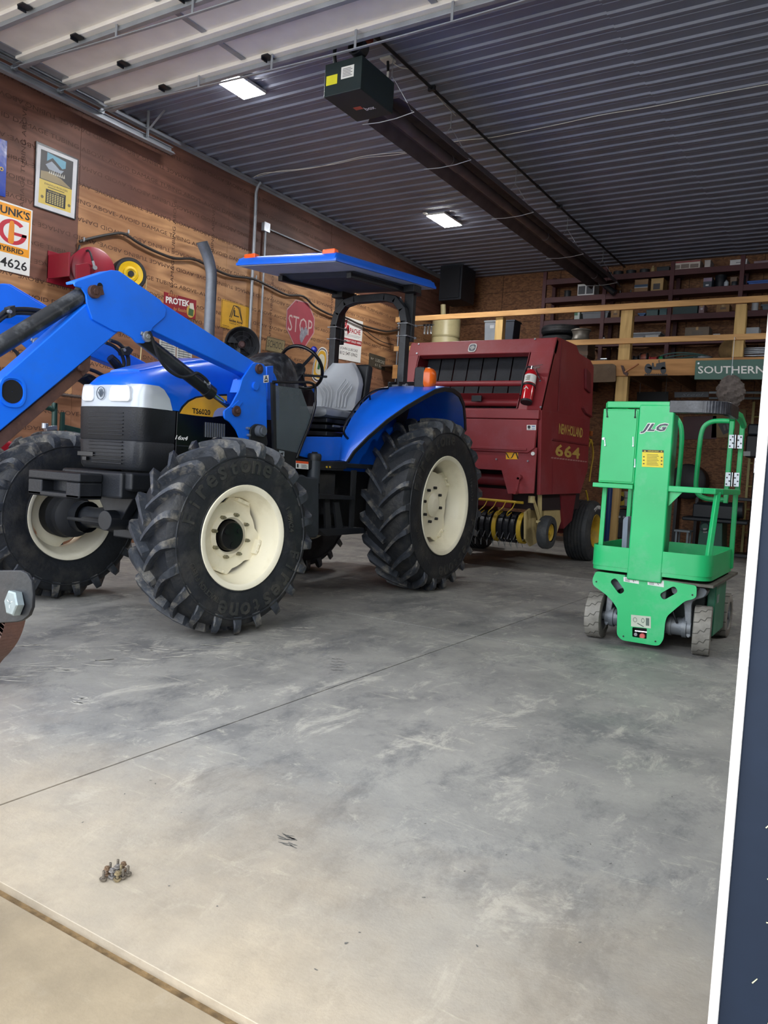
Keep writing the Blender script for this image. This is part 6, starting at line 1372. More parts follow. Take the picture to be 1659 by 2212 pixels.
s = MB(); s.lathe([(rb_-rb_*math.cos(PI*i/14), max(.001, rb_*math.sin(PI*i/14))) for i in range(15)], (q.x, q.y+.2, DZ_), (0, 0, 1), 28); obj('ball_body', s, pm('sponge', '7c6440', .9, 0, 12, .2, .5, 20), t, smooth=True)
obj('ball_cap', MB().cyl((q.x, q.y+.2, DZ_+2*rb_-.01), (q.x, q.y+.2, DZ_+2*rb_+.02), .03, 10), BLACK, t)
for k, (b, l) in enumerate(((842, 'topmost steel pipe behind the right end of the beam'), (856, 'second steel pipe from the top'), (870, 'third steel pipe from the top'), (884, 'fourth steel pipe from the top'), (906, 'lowest and brightest steel pipe on the loft deck'))):
    a_, b_ = px(*zoom7(1440 if k < 4 else 1405, b), 1, DY-.1+.04*(4-k)), px(*zoom7(1800, b-6), 1, DY-.1+.04*(4-k)); o = obj('steel_pipe', MB().cyl((a_.x, a_.y, a_.z), (b_.x+1.5, a_.y, a_.z), .014, 10), ZINC, loc=(a_.x, a_.y, a_.z), smooth=True); tag(o, l, 'pipe', 'steel pipes on the loft')
item('red_tool', 'tool', 'red tool body lying on the pipes at the right of the loft', (1440, 838, 1500, 900), DY+.2, DZ_, '8a2430', kind='jug')
item('pipe_rack', 'rack', 'dark pipe support under the steel pipes', (1530, 885, 1560, 925), DY-.1, DZ_, '20242a', dep=.5)
for (r, c, l) in (((130, 893, 265, 935), '7a5f42', 'open tan box left on the loft deck behind the baler'), ((150, 850, 200, 890), '2a2d33', 'small dark box with chrome top behind the baler'), ((225, 835, 290, 888), '23262c', 'dark toolbox left of the loft post')):
    t, P = item('deck_box', 'box', l, r, DY+.1, DZ_, c, group='boxes on the loft deck'); s = MB(); P.rect(s, .05, .90, .95, .99, 0, .006); obj('top_strip', s, CHROME if 'chrome' in l or 'tool' in l else BLKM, t)
# bigger things standing on the loft at left
p, q = px(921, 735, 1, 13.2), px(980, 660, 1, 13.2); r = (q.x-p.x)/2; cx_ = (p.x+q.x)/2
t = thing('water_heater_tank', 'tall cream tank standing on the loft behind the red baler', 'tank', (cx_, 13.2+r, 3.06)); hh = 1.05
obj('tank_shell', MB().lathe([(0, .001), (0, r*.98), (hh*.93, r), (hh*.97, r*.9), (hh, r*.5), (hh+.01, .001)], (cx_, 13.2+r, 3.06), (0, 0, 1), 36), pm('tank_cream', 'b9ae84', .4, 0, 3, .08, dirt='8f8562', da=.4), t, smooth=True)
obj('tank_band', MB().lathe([(hh*.60, r+.001), (hh*.60, r+.006), (hh*.63, r+.006), (hh*.63, r+.001)], (cx_, 13.2+r, 3.06), (0, 0, 1), 36), im('a89d74'), t, smooth=True)
s = MB(); Plane((cx_-.02, 13.198, 3.30), (.10, 0, 0), (0, 0, .14)).rect(s, 0, 0, 1, 1, -.02, .006); obj('rating_label', s, im('b8b096'), t)
obj('flue', MB().cyl((cx_-.08, 13.2+r, 3.06+hh), (cx_-.10, 13.2+r, 3.06+hh+.22), .05, 14), im('b3a982'), t, smooth=True)
q0 = px(917, 712, 1, 13.0); o = thing('air_filter_bank', 'row of three small chrome air filters on a pipe beside the cream tank', 'filter', (q0.x, q0.y, q0.z))
for k in range(3):
    q = px(917+k*7, 712, 1, 13.0)
    obj('filter_bowl', MB().cyl((q.x, q.y, q0.z-.09), (q.x, q.y, q0.z+.06), .022, 12), CHROME, o, smooth=True); obj('filter_head', MB().box(q.x-.025, q.x+.025, q.y-.02, q.y+.02, q0.z+.06, q0.z+.10), BLKM, o, bevel=.004)
obj('air_pipe', MB().cyl((WX, q0.y, q0.z+.08), (q0.x+.2, q0.y, q0.z+.08), .01, 8), ZINC, o, smooth=True)
a, b = px(947, 650, 1, 13.9), px(998, 598, 1, 13.9)
t = thing('speaker_box', 'large dark box fixed high in the back left corner', 'box', ((a.x+b.x)/2, 14.2, a.z)); obj('box_shell', MB().box(a.x, b.x, 13.9, 14.5, a.z, CZ-.03), im('1a1f28'), t, bevel=.01); obj('box_front', MB().box(a.x+.04, b.x-.04, 13.88, 13.9, a.z+.04, CZ-.08), im('12161d'), t)
zt_ = px(1064, 738, 1, 13.1).z; a_, b_ = px(1036, 738, 1, 13.1).x, px(1120, 738, 1, 13.1).x
t = thing('low_bench', 'low dark bench carrying two storage totes on the loft', 'bench', ((a_+b_)/2, 13.3, 3.06)); obj('bench_top', MB().box(a_, b_, 13.05, 13.55, zt_-.03, zt_-.002), im('4f3c2a'), t, bevel=.004)
for x in (a_+.02, b_-.06):
    for y in (13.07, 13.49): obj('bench_leg', MB().box(x, x+.04, y, y+.04, 3.06, zt_-.03), im('4f3c2a'), t)
t, P = item('storage_tote', 'tote', 'light grey lidded storage tote left on the loft', (1044, 690, 1083, 738), 13.1, zt_, '7f858c', kind='bin', z7=False, extra='8f959b'); art(t, P, [('tote_label', 'b0b4b8', [(.35, .62, .6, .78)])])
item('storage_tote', 'tote', 'dark navy storage tote right of the light grey one', (1088, 690, 1112, 738), 13.15, zt_, '1f2a3a', kind='bin', z7=False)
ct_ = px(1192, 712, 1, 13.0)
for k in range(4):
    t = thing('spare_tire', ('bottom', 'second lowest', 'third lowest', 'top')[k]+' tire of the stack on the loft above the baler', 'tire', (ct_.x+.02*(k-1), 13.35, 3.06+.185*k), 'stacked spare tires')
    o = obj('tire_body', MB().lathe([(0, .20), (.01, .26), (.02, .31), (.05, .335), (.13, .335), (.16, .31), (.17, .26), (.18, .20), (.15, .19), (.03, .19), (0, .20)], (ct_.x+.02*(k-1), 13.35, 3.06+.185*k), (0, 0, 1), 40), TIRE, t, smooth=True)
    obj('tread_band', MB().lathe([(.055, .335), (.06, .34), (.085, .34), (.087, .336), (.093, .336), (.095, .34), (.12, .34), (.125, .335)], (ct_.x+.02*(k-1), 13.35, 3.06+.185*k), (0, 0, 1), 40), TIRE, t, smooth=True)
a, b = px(1226, 735, 1, 12.9), px(1270, 708, 1, 12.9); r = (b.x-a.x)/2; c_ = Vector(((a.x+b.x)/2, 12.9+r, a.z))
t = thing('wooden_crate', 'dark wooden crate under the bare steel wheel rim', 'crate', (c_.x, c_.y, 3.06)); obj('crate_body', MB().box(c_.x-.2, c_.x+.2, c_.y-.2, c_.y+.2, 3.06, a.z), im('4a3828'), t, bevel=.004); obj('crate_slat', MB().box(c_.x-.21, c_.x+.21, c_.y-.21, c_.y+.21, 3.2, 3.27), im('5c4734'), t)
t = thing('steel_wheel_rim', 'bare steel wheel rim lying beside the stacked tires', 'rim', c_); hh = max(.16, b.z-a.z)
obj('rim_barrel', MB().lathe([(0, r*.95), (.02, r), (.03, r*.9), (hh*.4, r*.80), (hh*.6, r*.80), (hh*.85, r*.9), (hh*.9, r), (hh, r*.98), (hh, r*.93), (hh*.85, r*.85), (hh*.5, r*.75)], c_, (0, 0, 1), 36), pm('rim_steel', '77736b', .45, .5, 5, .15), t, smooth=True)
obj('rim_centre', MB().lathe([(hh*.5, r*.75), (hh*.45, r*.3), (hh*.55, .05)], c_, (0, 0, 1), 24), MATS['rim_steel'], t, smooth=True)

# ---- hung on the front of the beam
BYF = LFY-.046
def board(name, cat, label, pts, y, col, th=.012):
    p = xz(pts, y); o = thing(name, label, cat, (sum(a for a, b in p)/len(p), y, min(b for a, b in p))); obj('board', MB().prism(p, 1, y-th, y), col if not isinstance(col, str) else im(col), o, bevel=.003); return o
o = board('road_sign', 'sign', 'green and white road sign reading SOUTHERN hung on the loft beam', roundpoly([(1500, 820), (1700, 820), (1700, 775), (1503, 779)], 2), BYF, pm('sign_green', '24594a', .45, 0, 4, .06))
q = plq((1508, 807), (1652, 807), (1508, 791), 1, BYF-.0125); s = MB(); q.text(s, 'SOUTHERN', 0, 0, 1, 1, .001, bold=.012); obj('lettering', s, WHITE, o)
for (x, y) in ((1509, 785), (1652, 783)): p = px(x, y, 1, BYF-.013); obj('sign_bolt', MB().cyl(p, p+Vector((0, -.008, 0)), .014, 12), ZINC, o)
o = thing('tractor_silhouette', 'black cut out silhouette of an old tractor on the loft beam', 'wall art', px(1416, 812, 1, BYF)); s = MB(); q = plq((1392, 811), (1442, 811), (1392, 781), 1, BYF)
s2_ = MB(); q.disc(s2_, .17, .48, .16, .36, 0, .006); q.disc(s2_, .82, .36, .12, .26, 0, .006); q.poly(s2_, [(.1, .6), (.32, .62), (.34, .9), (.40, .9), (.42, .62), (.5, .62), (.52, .85), (.9, .97), (.92, .45), (.55, .4), (.3, .42)], 0, .006); q.rect(s2_, 0, 0, 1, .07, 0, .006)
for k in range(12): q.poly(s2_, [(.04+.08*k, .05), (.08+.08*k, .05), (.06+.08*k, .16)], 0, .006)
q.rect(s2_, .62, .9, .65, 1.1, 0, .006); obj('silhouette_plate', s2_, im('20242a'), o)
o = thing('hatchet', 'old hatchet hung at a slant on the loft beam', 'hatchet', px(1350, 812, 1, BYF)); a, b = px(1350, 804, 1, BYF-.02), px(1379, 786, 1, BYF-.02); obj('handle', MB().tube([a, b], .014, 10), im('a2683c'), o, smooth=True)
obj('blade', MB().prism(xz([(1341, 789), (1346, 790), (1350, 800), (1357, 806), (1355, 813), (1347, 808), (1344, 800)], BYF-.02), 1, BYF-.028, BYF-.008), RUST, o)
board('plank_sign', 'board', 'weathered brown board with rounded corners on the beam beside the baler', roundpoly([(1240, 828), (1331, 825), (1331, 790), (1325, 786), (1250, 788)], 4), BYF, pm('plank_old', '5b4a38', .8, 0, 8, .2, dirt='776a58', da=.6), .02)
a = px(1577, 846, 1, LFY-.25); t = thing('hornet_nest', 'papery grey hornet nest hanging on a wire below the loft beam', 'nest', a); s = MB()
N_ = 26; rings = []
for i in range(17):
    f = i/16; z = .23-f*.46; r = .19*math.sin(PI*min(1, .06+f*.86))**.75
    rings.append([Vector((a.x+(r+.018*math.sin(5*j_+i*1.7)+random.uniform(-.008, .008))*math.cos(j_)+.02*f, a.y+(r+.018*math.sin(5*j_+i*1.7))*math.sin(j_), a.z+z)) for j_ in [2*PI*j/N_ for j in range(N_)]])
obj('nest_shell', MB().ring(rings), pm('nest_paper', '6c6460', .95, 0, 18, .35, .8, 22), t, smooth=True)
obj('nest_tip', MB().tube([(a.x+.02, a.y, a.z-.20), (a.x+.0, a.y, a.z-.27), (a.x-.05, a.y, a.z-.30)], [.06, .04, .02], 8), MATS['nest_paper'], t)
obj('hanging_wire', MB().cyl((a.x, a.y, a.z+.2), (a.x-.0, a.y, 3.31), .003, 5).cyl((a.x, a.y, 3.31), (a.x, LFY-.04, 3.31), .003, 5), ZINC, t)

# ---- under the loft
GB = 14.7
for (x0, x1, y, l) in ((1532, 1720, 848, 'upper long pale strip light below the loft'), (1532, 1720, 860, 'lower long grey pipe below the loft')):
    p, q = px(x0, y, 1, 13.6), px(x1, y-1, 1, 13.6); o = obj('long_tube', MB().cyl(p, (q.x+1, p.y, p.z), .02, 10), im('9aa6ae') if 'strip' in l else im('5c6468'), loc=p, smooth=True); tag(o, l, 'tube', 'long tubes under the loft')
def flatitem(name, cat, label, pts, y, col, th=.01): return board(name, cat, label, pts, y, col, th)
o = flatitem('name_board', 'sign', 'dim grey board with faded lettering under the loft beam', [(1457, 859), (1531, 858), (1531, 846), (1457, 847)], 13.6, '3a3f46'); q = plq((1472, 856), (1520, 855), (1472, 850), 1, 13.588); s = MB(); q.text(s, 'Steel', 0, 0, 1, 1, .001, shear=.3); obj('lettering', s, im('6a7078'), o)
o = flatitem('hanging_board', 'board', 'dark square panel hung under the loft above the lift', [(1376, 872), (1444, 871), (1444, 846), (1376, 847)], 14.2, '171e24')
for x in (1382, 1438): q = px(x, 847, 1, 14.19); obj('hanging_wire', MB().cyl((q.x, q.y, q.z-.02), (q.x, q.y, 3.04), .004, 6), ZINC, o)
flatitem('maroon_sheet', 'panel', 'dull maroon sheet on the back wall seen through the lift', [(1476, 950), (1548, 948), (1548, 898), (1476, 900)], BY-.012, '4a1f26')
o = flatitem('wall_poster', 'poster', 'yellow poster with a dark slanted emblem on the back wall', [(1536, 946), (1610, 944), (1612, 884), (1580, 882), (1580, 892), (1540, 896)], BY-.012, '83662c'); q = plq((1555, 940), (1585, 936), (1550, 912), 1, BY-.024); s = MB(); q.poly(s, [(.25, 0), (1, .2), (.8, 1), (0, .85)], 0, .003); o2 = obj('emblem', s, im('2c2a2c'), o); s = MB(); q.rect(s, .35, .3, .5, .7, .003, .005); q.rect(s, .6, .35, .75, .75, .003, .005); obj('emblem_bars', s, im('6a6660'), o2)
t = thing('yellow_ladder', 'thin yellow ladder frame leaning at the right edge under the loft', 'ladder', px(1625, 940, 1, 14.9))
for x in (1623, 1668): p, q = px(x, 945, 1, 14.9), px(x+6, 868, 1, 14.9); obj('ladder_rail', MB().bar((p.x, p.y, 0), (q.x, q.y, q.z), .04, .02, up=(0, 1, 0)), im('a59a5a'), t)
for z_k in range(7):
    p = px(1625, 930, 1, 14.9); q = px(1670, 930, 1, 14.9); obj('rung', MB().cyl((p.x, p.y, .4+.4*z_k), (q.x, p.y, .4+.4*z_k), .015, 8), im('a59a5a'), t)
def gitem(name, cat, label, rect, y, col, dep=.5, kind='box', extra=None, z0=0, zt=None):
    a, b, c, d = rect; p, q = px(a, d, 1, y), px(c, b, 1, y)
    t = thing(name, label, cat, ((p.x+q.x)/2, y+dep/2, z0)); return t, p.x, q.x, max(p.z, z0), q.z
# contractor saw on a green cabinet
t, a, b, c, d = gitem('table_saw', 'saw', 'green cabinet machine with a dark table top under the loft', (1505, 1130, 1565, 1180), 13.6, '')
obj('cabinet', MB().prism([(a, .06), (b, .06), (b-.03, d), (a+.03, d)], 1, 13.6, 14.1), im('265a4c'), t, bevel=.01)
obj('table_top', MB().box(a-.25, b+.35, 13.5, 14.2, d, d+.06).box(a-.1, b+.15, 13.55, 14.15, d+.06, d+.28), im('1b2229'), t, bevel=.02)
obj('motor_cover', MB().cyl((a-.05, 13.7, d+.18), (b+.25, 13.7, d+.22), .13, 20), im('20262c'), t, smooth=True)
q = plq((1519, 1151), (1527, 1151), (1519, 1141), 1, 13.595); s = MB(); q.rect(s, 0, 0, 1, 1, 0, .003); obj('white_label', s, im('a8aaa8'), t)
q = px(1513, 1173, 1, 13.5); obj('caster', MB().cyl((a-.03, 13.55, .05), (a+.02, 13.55, .05), .05, 14).cyl((b-.03, 13.55, .05), (b+.02, 13.55, .05), .05, 14), BLACK, t)
obj('hand_wheel', MB().lathe([(0, .07), (-.02, .08), (-.03, .07), (-.02, .06)], (a+.1, 13.58, d-.08), (0, 1, 0), 16), im('38424a'), t, smooth=True)
t, a, b, c, d = gitem('drill_press', 'machine', 'tall black drill press at the right below the loft', (1603, 930, 1645, 1190), 14.3, '')
xm = (a+b)/2; obj('base', MB().box(xm-.22, xm+.22, 14.3, 14.8, 0, .06), BLKM, t, bevel=.01); obj('column', MB().cyl((xm, 14.65, .06), (xm, 14.65, d), .045, 16), im('3c434a'), t, smooth=True)
obj('head', MB().box(xm-.15, xm+.15, 14.25, 14.85, d-.45, d-.08), im('14181e'), t, bevel=.03); obj('belt_cover', MB().box(xm-.13, xm+.13, 14.2, 14.95, d-.08, d+.1), im('2c3640'), t, bevel=.03); obj('work_table', MB().box(xm-.25, xm+.25, 14.25, 14.65, .95, 1.0), im('2a2f35'), t, bevel=.008); obj('quill', MB().cyl((xm, 14.4, d-.7), (xm, 14.4, d-.45), .03, 12), CHROME, t, smooth=True)
q = plq((1606, 985), (1621, 985), (1606, 975), 1, 14.24); s = MB(); q.rect(s, 0, 0, 1, 1, 0, .004); obj('white_plate', s, im('a9b0b0'), t)
t, a, b, c, d = gitem('step_stool', 'stool', 'small grey step stool seen through the lift platform', (1453, 1147, 1490, 1182), 13.5, '')
obj('stool_top', MB().box(a, b, 13.5, 13.8, d-.03, d), im('7e8a90'), t, bevel=.004)
for x in (a+.02, b-.05):
    for y in (13.52, 13.76): obj('stool_leg', MB().box(x, x+.03, y, y+.03, 0, d-.03), im('7e8a90'), t)
q = px(1486, 1040, 1, 14.6); t = thing('black_drum', 'big dark round drum against the back wall behind the lift', 'drum', (q.x, 14.8, 0)); obj('drum_shell', MB().lathe([(0, .001), (0, .30), (.4, .31), (.42, .28), (.42, .001)], (q.x, 14.95, q.z), (0, -1, 0), 32), im('10151b'), t, smooth=True); obj('drum_stand', MB().box(q.x-.2, q.x-.15, 14.6, 14.9, 0, q.z-.2).box(q.x+.15, q.x+.2, 14.6, 14.9, 0, q.z-.2), BLKM, t)
p, q = px(1304, 1160, 1, 12.2), px(1322, 1058, 1, 12.2); r = (q.x-p.x)/2; hh = q.z
t = thing('gas_cylinder', 'tall blue gas cylinder standing between the baler and the lift', 'cylinder', ((p.x+q.x)/2, 12.2+r, 0)); cx_ = (p.x+q.x)/2
obj('bottle', MB().lathe([(0, .001), (0, r), (hh, r), (hh+.06, r*.75), (hh+.10, r*.3), (hh+.11, .001)], (cx_, 12.2+r, 0), (0, 0, 1), 24), pm('gas_blue', '14386e', .4), t, smooth=True); obj('valve_cap', MB().cyl((cx_, 12.2+r, hh+.10), (cx_, 12.2+r, hh+.19), r*.35, 12), ZINC, t, smooth=True)
t, a, b, c, d = gitem('welder', 'welder', 'dark welding machine on a cart beside the blue gas cylinder', (1328, 1102, 1365, 1160), 12.6, '')
obj('welder_case', MB().box(a, b, 12.6, 13.1, .25, d), im('1a1e24'), t, bevel=.015); obj('front_panel', MB().box(a+.02, b-.02, 12.585, 12.6, .5, d-.05), im('2c3238'), t); obj('cart', MB().box(a-.02, b+.02, 12.58, 13.12, .12, .16).cyl((a-.03, 12.65, .1), (a+.01, 12.65, .1), .1, 16).cyl((b-.01, 12.65, .1), (b+.03, 12.65, .1), .1, 16), BLKM, t)
for k in range(3): q = Vector((a+.06+.07*k, 12.58, d-.12)); obj('dial', MB().cyl(q, q-Vector((0, .015, 0)), .018, 12), ZINC, t)
t, a, b, c, d = gitem('wall_shelf', 'shelf', 'shelf of dark steel fixed to the loft post behind the lift', (1325, 1095, 1372, 1102), 12.6, '', z0=.9)
q = px(1360, 1096, 1, 12.58); w = px(1371, 1096, 1, 12.58).x-px(1350, 1096, 1, 12.58).x
bpos = px(1360, 1093, 1, 12.75); obj('shelf_board', MB().box(a-.1, b+.1, 12.6, 13.0, bpos.z-.03, bpos.z), BLKM, t, bevel=.003); obj('shelf_leg', MB().box(a-.1, a-.06, 12.62, 12.66, 0, bpos.z-.03).box(b+.06, b+.1, 12.62, 12.66, 0, bpos.z-.03), BLKM, t)
t['label'] = 'dark steel shelf holding the white bucket behind the lift'; 
hb = px(1360, 1062, 1, 12.75).z-bpos.z; o = thing('white_bucket', 'white bucket seen under the control box of the lift', 'bucket', (bpos.x, 12.75, bpos.z)); obj('bucket_body', MB().lathe([(0, .001), (0, .085), (hb, .105), (hb, .095), (.01, .078)], (bpos.x, 12.75, bpos.z), (0, 0, 1), 24), im('b4b8ba'), o, smooth=True); obj('bucket_handle', MB().tube([(bpos.x-.1, 12.75, bpos.z+hb*.9), (bpos.x-.07, 12.65, bpos.z+hb*.55), (bpos.x+.07, 12.65, bpos.z+hb*.55), (bpos.x+.1, 12.75, bpos.z+hb*.9)], .004, 6), BLACK, o)
q = px(1343, 1066, 1, 12.7); o = thing('cord_reel', 'yellow and black cord reel left of the white bucket', 'reel', (q.x, 12.75, bpos.z)); rr2 = .11; obj('reel_side', MB().lathe([(0, rr2), (.02, rr2), (.02, rr2*.4), (0, rr2*.4), (0, rr2)], (q.x, 12.7, bpos.z+rr2), (0, 1, 0), 24), im('b39b28'), o, smooth=True); obj('cord_wrap', MB().cyl((q.x, 12.72, bpos.z+rr2), (q.x, 12.80, bpos.z+rr2), rr2*.85, 20), BLACK, o, smooth=True)

# ================================================================ left wall
WF = WX+.004
def wsign(name, cat, label, pts, col, th=.004, rr_=0, x=WF):
    p = yz(pts, x)
    if rr_: p = roundpoly(p, rr_)
    o = thing(name, label, cat, (x, sum(a for a, b in p)/len(p), min(b for a, b in p)))
    obj('sign_plate', MB().prism(p, 0, x, x+th), col if not isinstance(col, str) else im(col), o, bevel=.001); return o
def P4(bl, br, tl, d=.0045, x=WF): return plq(bl, br, tl, 0, x+d)
# blue banner at the left edge
o = wsign('blue_banner', 'banner', 'shiny royal blue banner cut off by the left edge of the photo', [(-30, 415), (11, 426), (15, 305), (-30, 288)], pm('banner_blue', '1d3fa6', .25, 0, 3, .2, .6, 8), .006)
q = px(3, 365, 0, WF+.01); obj('grommet', MB().lathe([(0, .012), (.003, .022), (.004, .012)], (q.x, q.y, q.z), (1, 0, 0), 16), im('c9a94a'), o, smooth=True)
# seed sign
o = wsign('seed_sign', 'sign', 'orange and white seed sign with a large red letter G ending in 4626', [(-22, 577), (63, 597), (70, 455), (-19, 425)], WHITE, .005)
q = P4((-22, 577), (63, 597), (-19, 425)); q = Plane(q.O, px(63, 597, 0, WF+.0045)-q.O, px(70, 455, 0, WF+.0045)-px(63, 597, 0, WF+.0045))
OR = pm('sign_orange', 'f0a01e', .45); s = MB(); q.rect(s, .04, .27, .97, .985, 0, .001); obj('orange_field', s, OR, o)
s = MB(); q.rect(s, .08, .39, .93, .80, .001, .002); obj('white_field', s, WHITE, o)
BK = pm('sign_black', '16171a', .5); s = MB(); q.text(s, "FUNK'S", .06, .83, .94, .95, .002, bold=.03); q.text(s, 'HYBRID', .12, .295, .82, .365, .002, bold=.02); q.text(s, '-4626', .14, .06, .93, .20, .002, bold=.015); obj('lettering', s, BK, o)
RD = pm('sign_red', 'c3283a', .45); s = MB(); q.arc(s, .52, .595, .36, .185, .12, .055, .75, 2*PI-.0, .002, .003, 30); q.rect(s, .55, .555, .88, .60, .002, .003); obj('letter_g', s, RD, o)
s = MB(); q.poly(s, roundpoly([(.40, .42), (.56, .42), (.55, .76), (.43, .76)], .06), .003, .004); obj('corn_ear', s, pm('corn_orange', 'e58a1e', .5), o)
# framed calendar
cpts = [(72.6, 446), (162, 475.5), (169, 344.6), (77, 304.6)]
o = wsign('framed_calendar', 'picture', 'framed calendar with a dark mountain picture above a yellow month sheet', cpts, BLKM, .012)
q = P4((72.6, 446), (162, 475.5), (77, 304.6), .0125); q = Plane(q.O, q.R*q.w, px(169, 344.6, 0, WF+.0125)-px(162, 475.5, 0, WF+.0125))
s = MB(); q.rect(s, .015, .02, .98, .985, 0, .001); obj('mat_board', s, im('c3c3c6'), o)
s = MB(); q.rect(s, .10, .09, .88, .47, .001, .002); obj('month_sheet', s, im('c6ad4e'), o)
s = MB(); q.rect(s, .10, .47, .88, .93, .001, .002); pic = obj('landscape_print', s, im('2c2a2c'), o)
s = MB(); q.poly(s, [(.25, .78), (.38, .86), (.5, .80), (.62, .74), (.7, .77), (.7, .88), (.25, .92)], .002, .0026); obj('print_sky', s, im('5d93a8'), pic)
s = MB(); q.poly(s, [(.22, .72), (.36, .80), (.46, .76), (.56, .71), (.66, .72), (.6, .66), (.3, .66)], .0026, .003); obj('print_mountain', s, im('8b94a0'), pic)
s = MB(); q.poly(s, [(.12, .48), (.86, .48), (.6, .58), (.3, .62), (.12, .6)], .002, .0028); obj('print_meadow', s, im('8a7a5a'), pic)
s = MB(); [q.poly(s, [(.3+.05*k, .60), (.34+.05*k, .60), (.33+.05*k, .66+.01*(k % 3))], .003, .0034) for k in range(8)]; obj('print_teepees', s, im('b7b2a4'), pic)
s = MB(); q.text(s, 'EVANSVILLE PRODUCERS', .22, .405, .78, .435, .0025, bold=.01); q.rect(s, .3, .375, .7, .385, .002, .0025); q.rect(s, .26, .12, .74, .345, .002, .0025); obj('month_grid', s, BK, o)
s = MB(); q.text(s, 'NOVEMBER 1953', .32, .305, .70, .33, .003); 
for i in range(7):
    for j in range(6): q.rect(s, .29+.06*i, .14+.027*j, .33+.06*i, .155+.027*j, .0025, .003)
obj('grid_numbers', s, im('c0b070'), o)
s = MB(); q.disc(s, .18, .2, .035, .025, .002, .0025); q.disc(s, .83, .2, .035, .025, .002, .0025); obj('sheet_medallions', s, im('6a6040'), o)
# feed sign
o = wsign('feed_sign', 'sign', 'red feed sign with white block letters and a green sack drawing', [(353, 678), (422, 690), (424, 649), (354, 630)], pm('feed_red', '8e1e2c', .45), .004)
q = P4((353, 678), (422, 690), (354, 630)); s = MB(); q.text(s, 'PROTEK', .06, .52, .80, .82, .001, bold=.035); obj('lettering', s, WHITE, o)
s = MB(); q.text(s, 'FEED', .14, .86, .42, .96, .001); q.text(s, 'for Results', .30, .24, .70, .40, .001, shear=.3); obj('script_lettering', s, im('c7a05a'), o)
s = MB(); q.disc(s, .84, .34, .13, .30, .001, .002); obj('sign_disc', s, im('c4a34a'), o); s = MB(); q.poly(s, [(.76, .15), (.92, .12), (.93, .45), (.78, .48)], .002, .003); obj('sack_green', s, im('3f5f3a'), o); s = MB(); q.poly(s, [(.80, .46), (.95, .42), (.92, .74), (.80, .72)], .002, .003); obj('sack_white', s, im('d8d4c8'), o)
# papers pinned below
for (pts, l) in (([(343, 768), (379, 776), (380, 728), (345, 720)], 'printed chart sheet pinned at left below the red feed sign'), ([(381, 777), (414, 783), (415, 735), (382, 729)], 'printed chart sheet pinned at right below the red feed sign')):
    o = wsign('wall_chart', 'paper', l, pts, 'c9cbc6', .002); q = P4(pts[0], pts[1], pts[3], .0022); s = MB(); [q.rect(s, .08, .08+.105*i, .92, .12+.105*i, 0, .0008) for i in range(9)]; [q.rect(s, .3*k+.15, .05, .3*k+.17, .95, 0, .0008) for k in range(3)]; obj('chart_print', s, im('6a6e70'), o); o['group'] = 'pinned wall charts'
# yellow seed company sign
o = wsign('yellow_sign', 'sign', 'yellow sign with a black line monogram above small black lettering', [(476, 706), (537, 721), (539, 664), (479, 645)], pm('ga_yellow', 'd9a52a', .45), .004, .012)
q = P4((476, 706), (537, 721), (479, 645)); s = MB(); [q.arc(s, .5, .5, .001, .001, 0, 0, 0, .1, 0, .001, 1)]
for a_, b_, c_, d_ in ((.30, .42, .42, .88), (.42, .88, .58, .88), (.58, .88, .72, .42)):
    for off in (0, .05):
        u0, v0, u1, v1 = a_+off, b_, c_+off*.6, d_-off*1.4; L_ = math.hypot(u1-u0, v1-v0); nx, ny = -(v1-v0)/L_*.012, (u1-u0)/L_*.012
        q.poly(s, [(u0-nx, v0-ny), (u1-nx, v1-ny), (u1+nx, v1+ny), (u0+nx, v0+ny)], 0, .001)
q.rect(s, .45, .5, .62, .54, 0, .001); q.rect(s, .44, .5, .48, .72, 0, .001); q.text(s, 'Golden Acres', .28, .28, .76, .38, .001, bold=.03); q.text(s, 'GENETICS', .30, .20, .74, .25, .001); q.rect(s, .06, .08, .3, .095, 0, .001); q.rect(s, .55, .08, .92, .095, 0, .001)
for e in ((.02, .03, .98, .04), (.02, .96, .98, .97), (.02, .03, .03, .97), (.97, .03, .98, .97)): q.rect(s, *e, 0, .001)
obj('lettering', s, BK, o)
# round fan on the wall
q = px(521, 744, 0, WX+.3); t = thing('wall_fan', 'round black shop fan on the wall behind the cowl of the tractor', 'fan', (WX, q.y, q.z)); n_ = Vector((.8, -.6, 0)).normalized()
c = Vector((WX+.32, q.y, q.z)); obj('fan_shroud', MB().lathe([(-.12, .20), (0, .25), (.02, .24), (.0, .225), (-.11, .18)], c, n_, 36), pm('fan_grey', '3c3e42', .4, .3, 5, .2), t, smooth=True); obj('fan_back', MB().lathe([(-.11, .2), (-.11, .001)], c, n_, 36), BLKG, t)
s = MB()
for k in range(4):
    a = k*PI/2+.4; u_ = n_.cross(Vector((0, 0, 1))).normalized(); w_2 = Vector((0, 0, 1)); d_ = u_*math.cos(a)+w_2*math.sin(a); e_ = u_*-math.sin(a)+w_2*math.cos(a)
    slab([c-n_*.06+d_*.04, c-n_*.04+d_*.19-e_*.07, c-n_*.08+d_*.20+e_*.07, c-n_*.08+d_*.04+e_*.03], n_, .004, s)
obj('fan_blades', s, BLKM, t); obj('fan_hub', MB().lathe([(-.08, .05), (-.02, .05), (0, .03), (0, .001)], c, n_, 20), im('4a3434'), t, smooth=True); obj('fan_bracket', MB().bar(c-n_*.1, (WX, q.y, q.z), .05, .05), BLKM, t)
s = MB()
for r in (.06, .12, .18, .235): s.lathe([(.02, r), (.024, r), (.024, r-.004), (.02, r-.004), (.02, r)], c, n_, 30)
obj('fan_guard', s, BLKM, t)
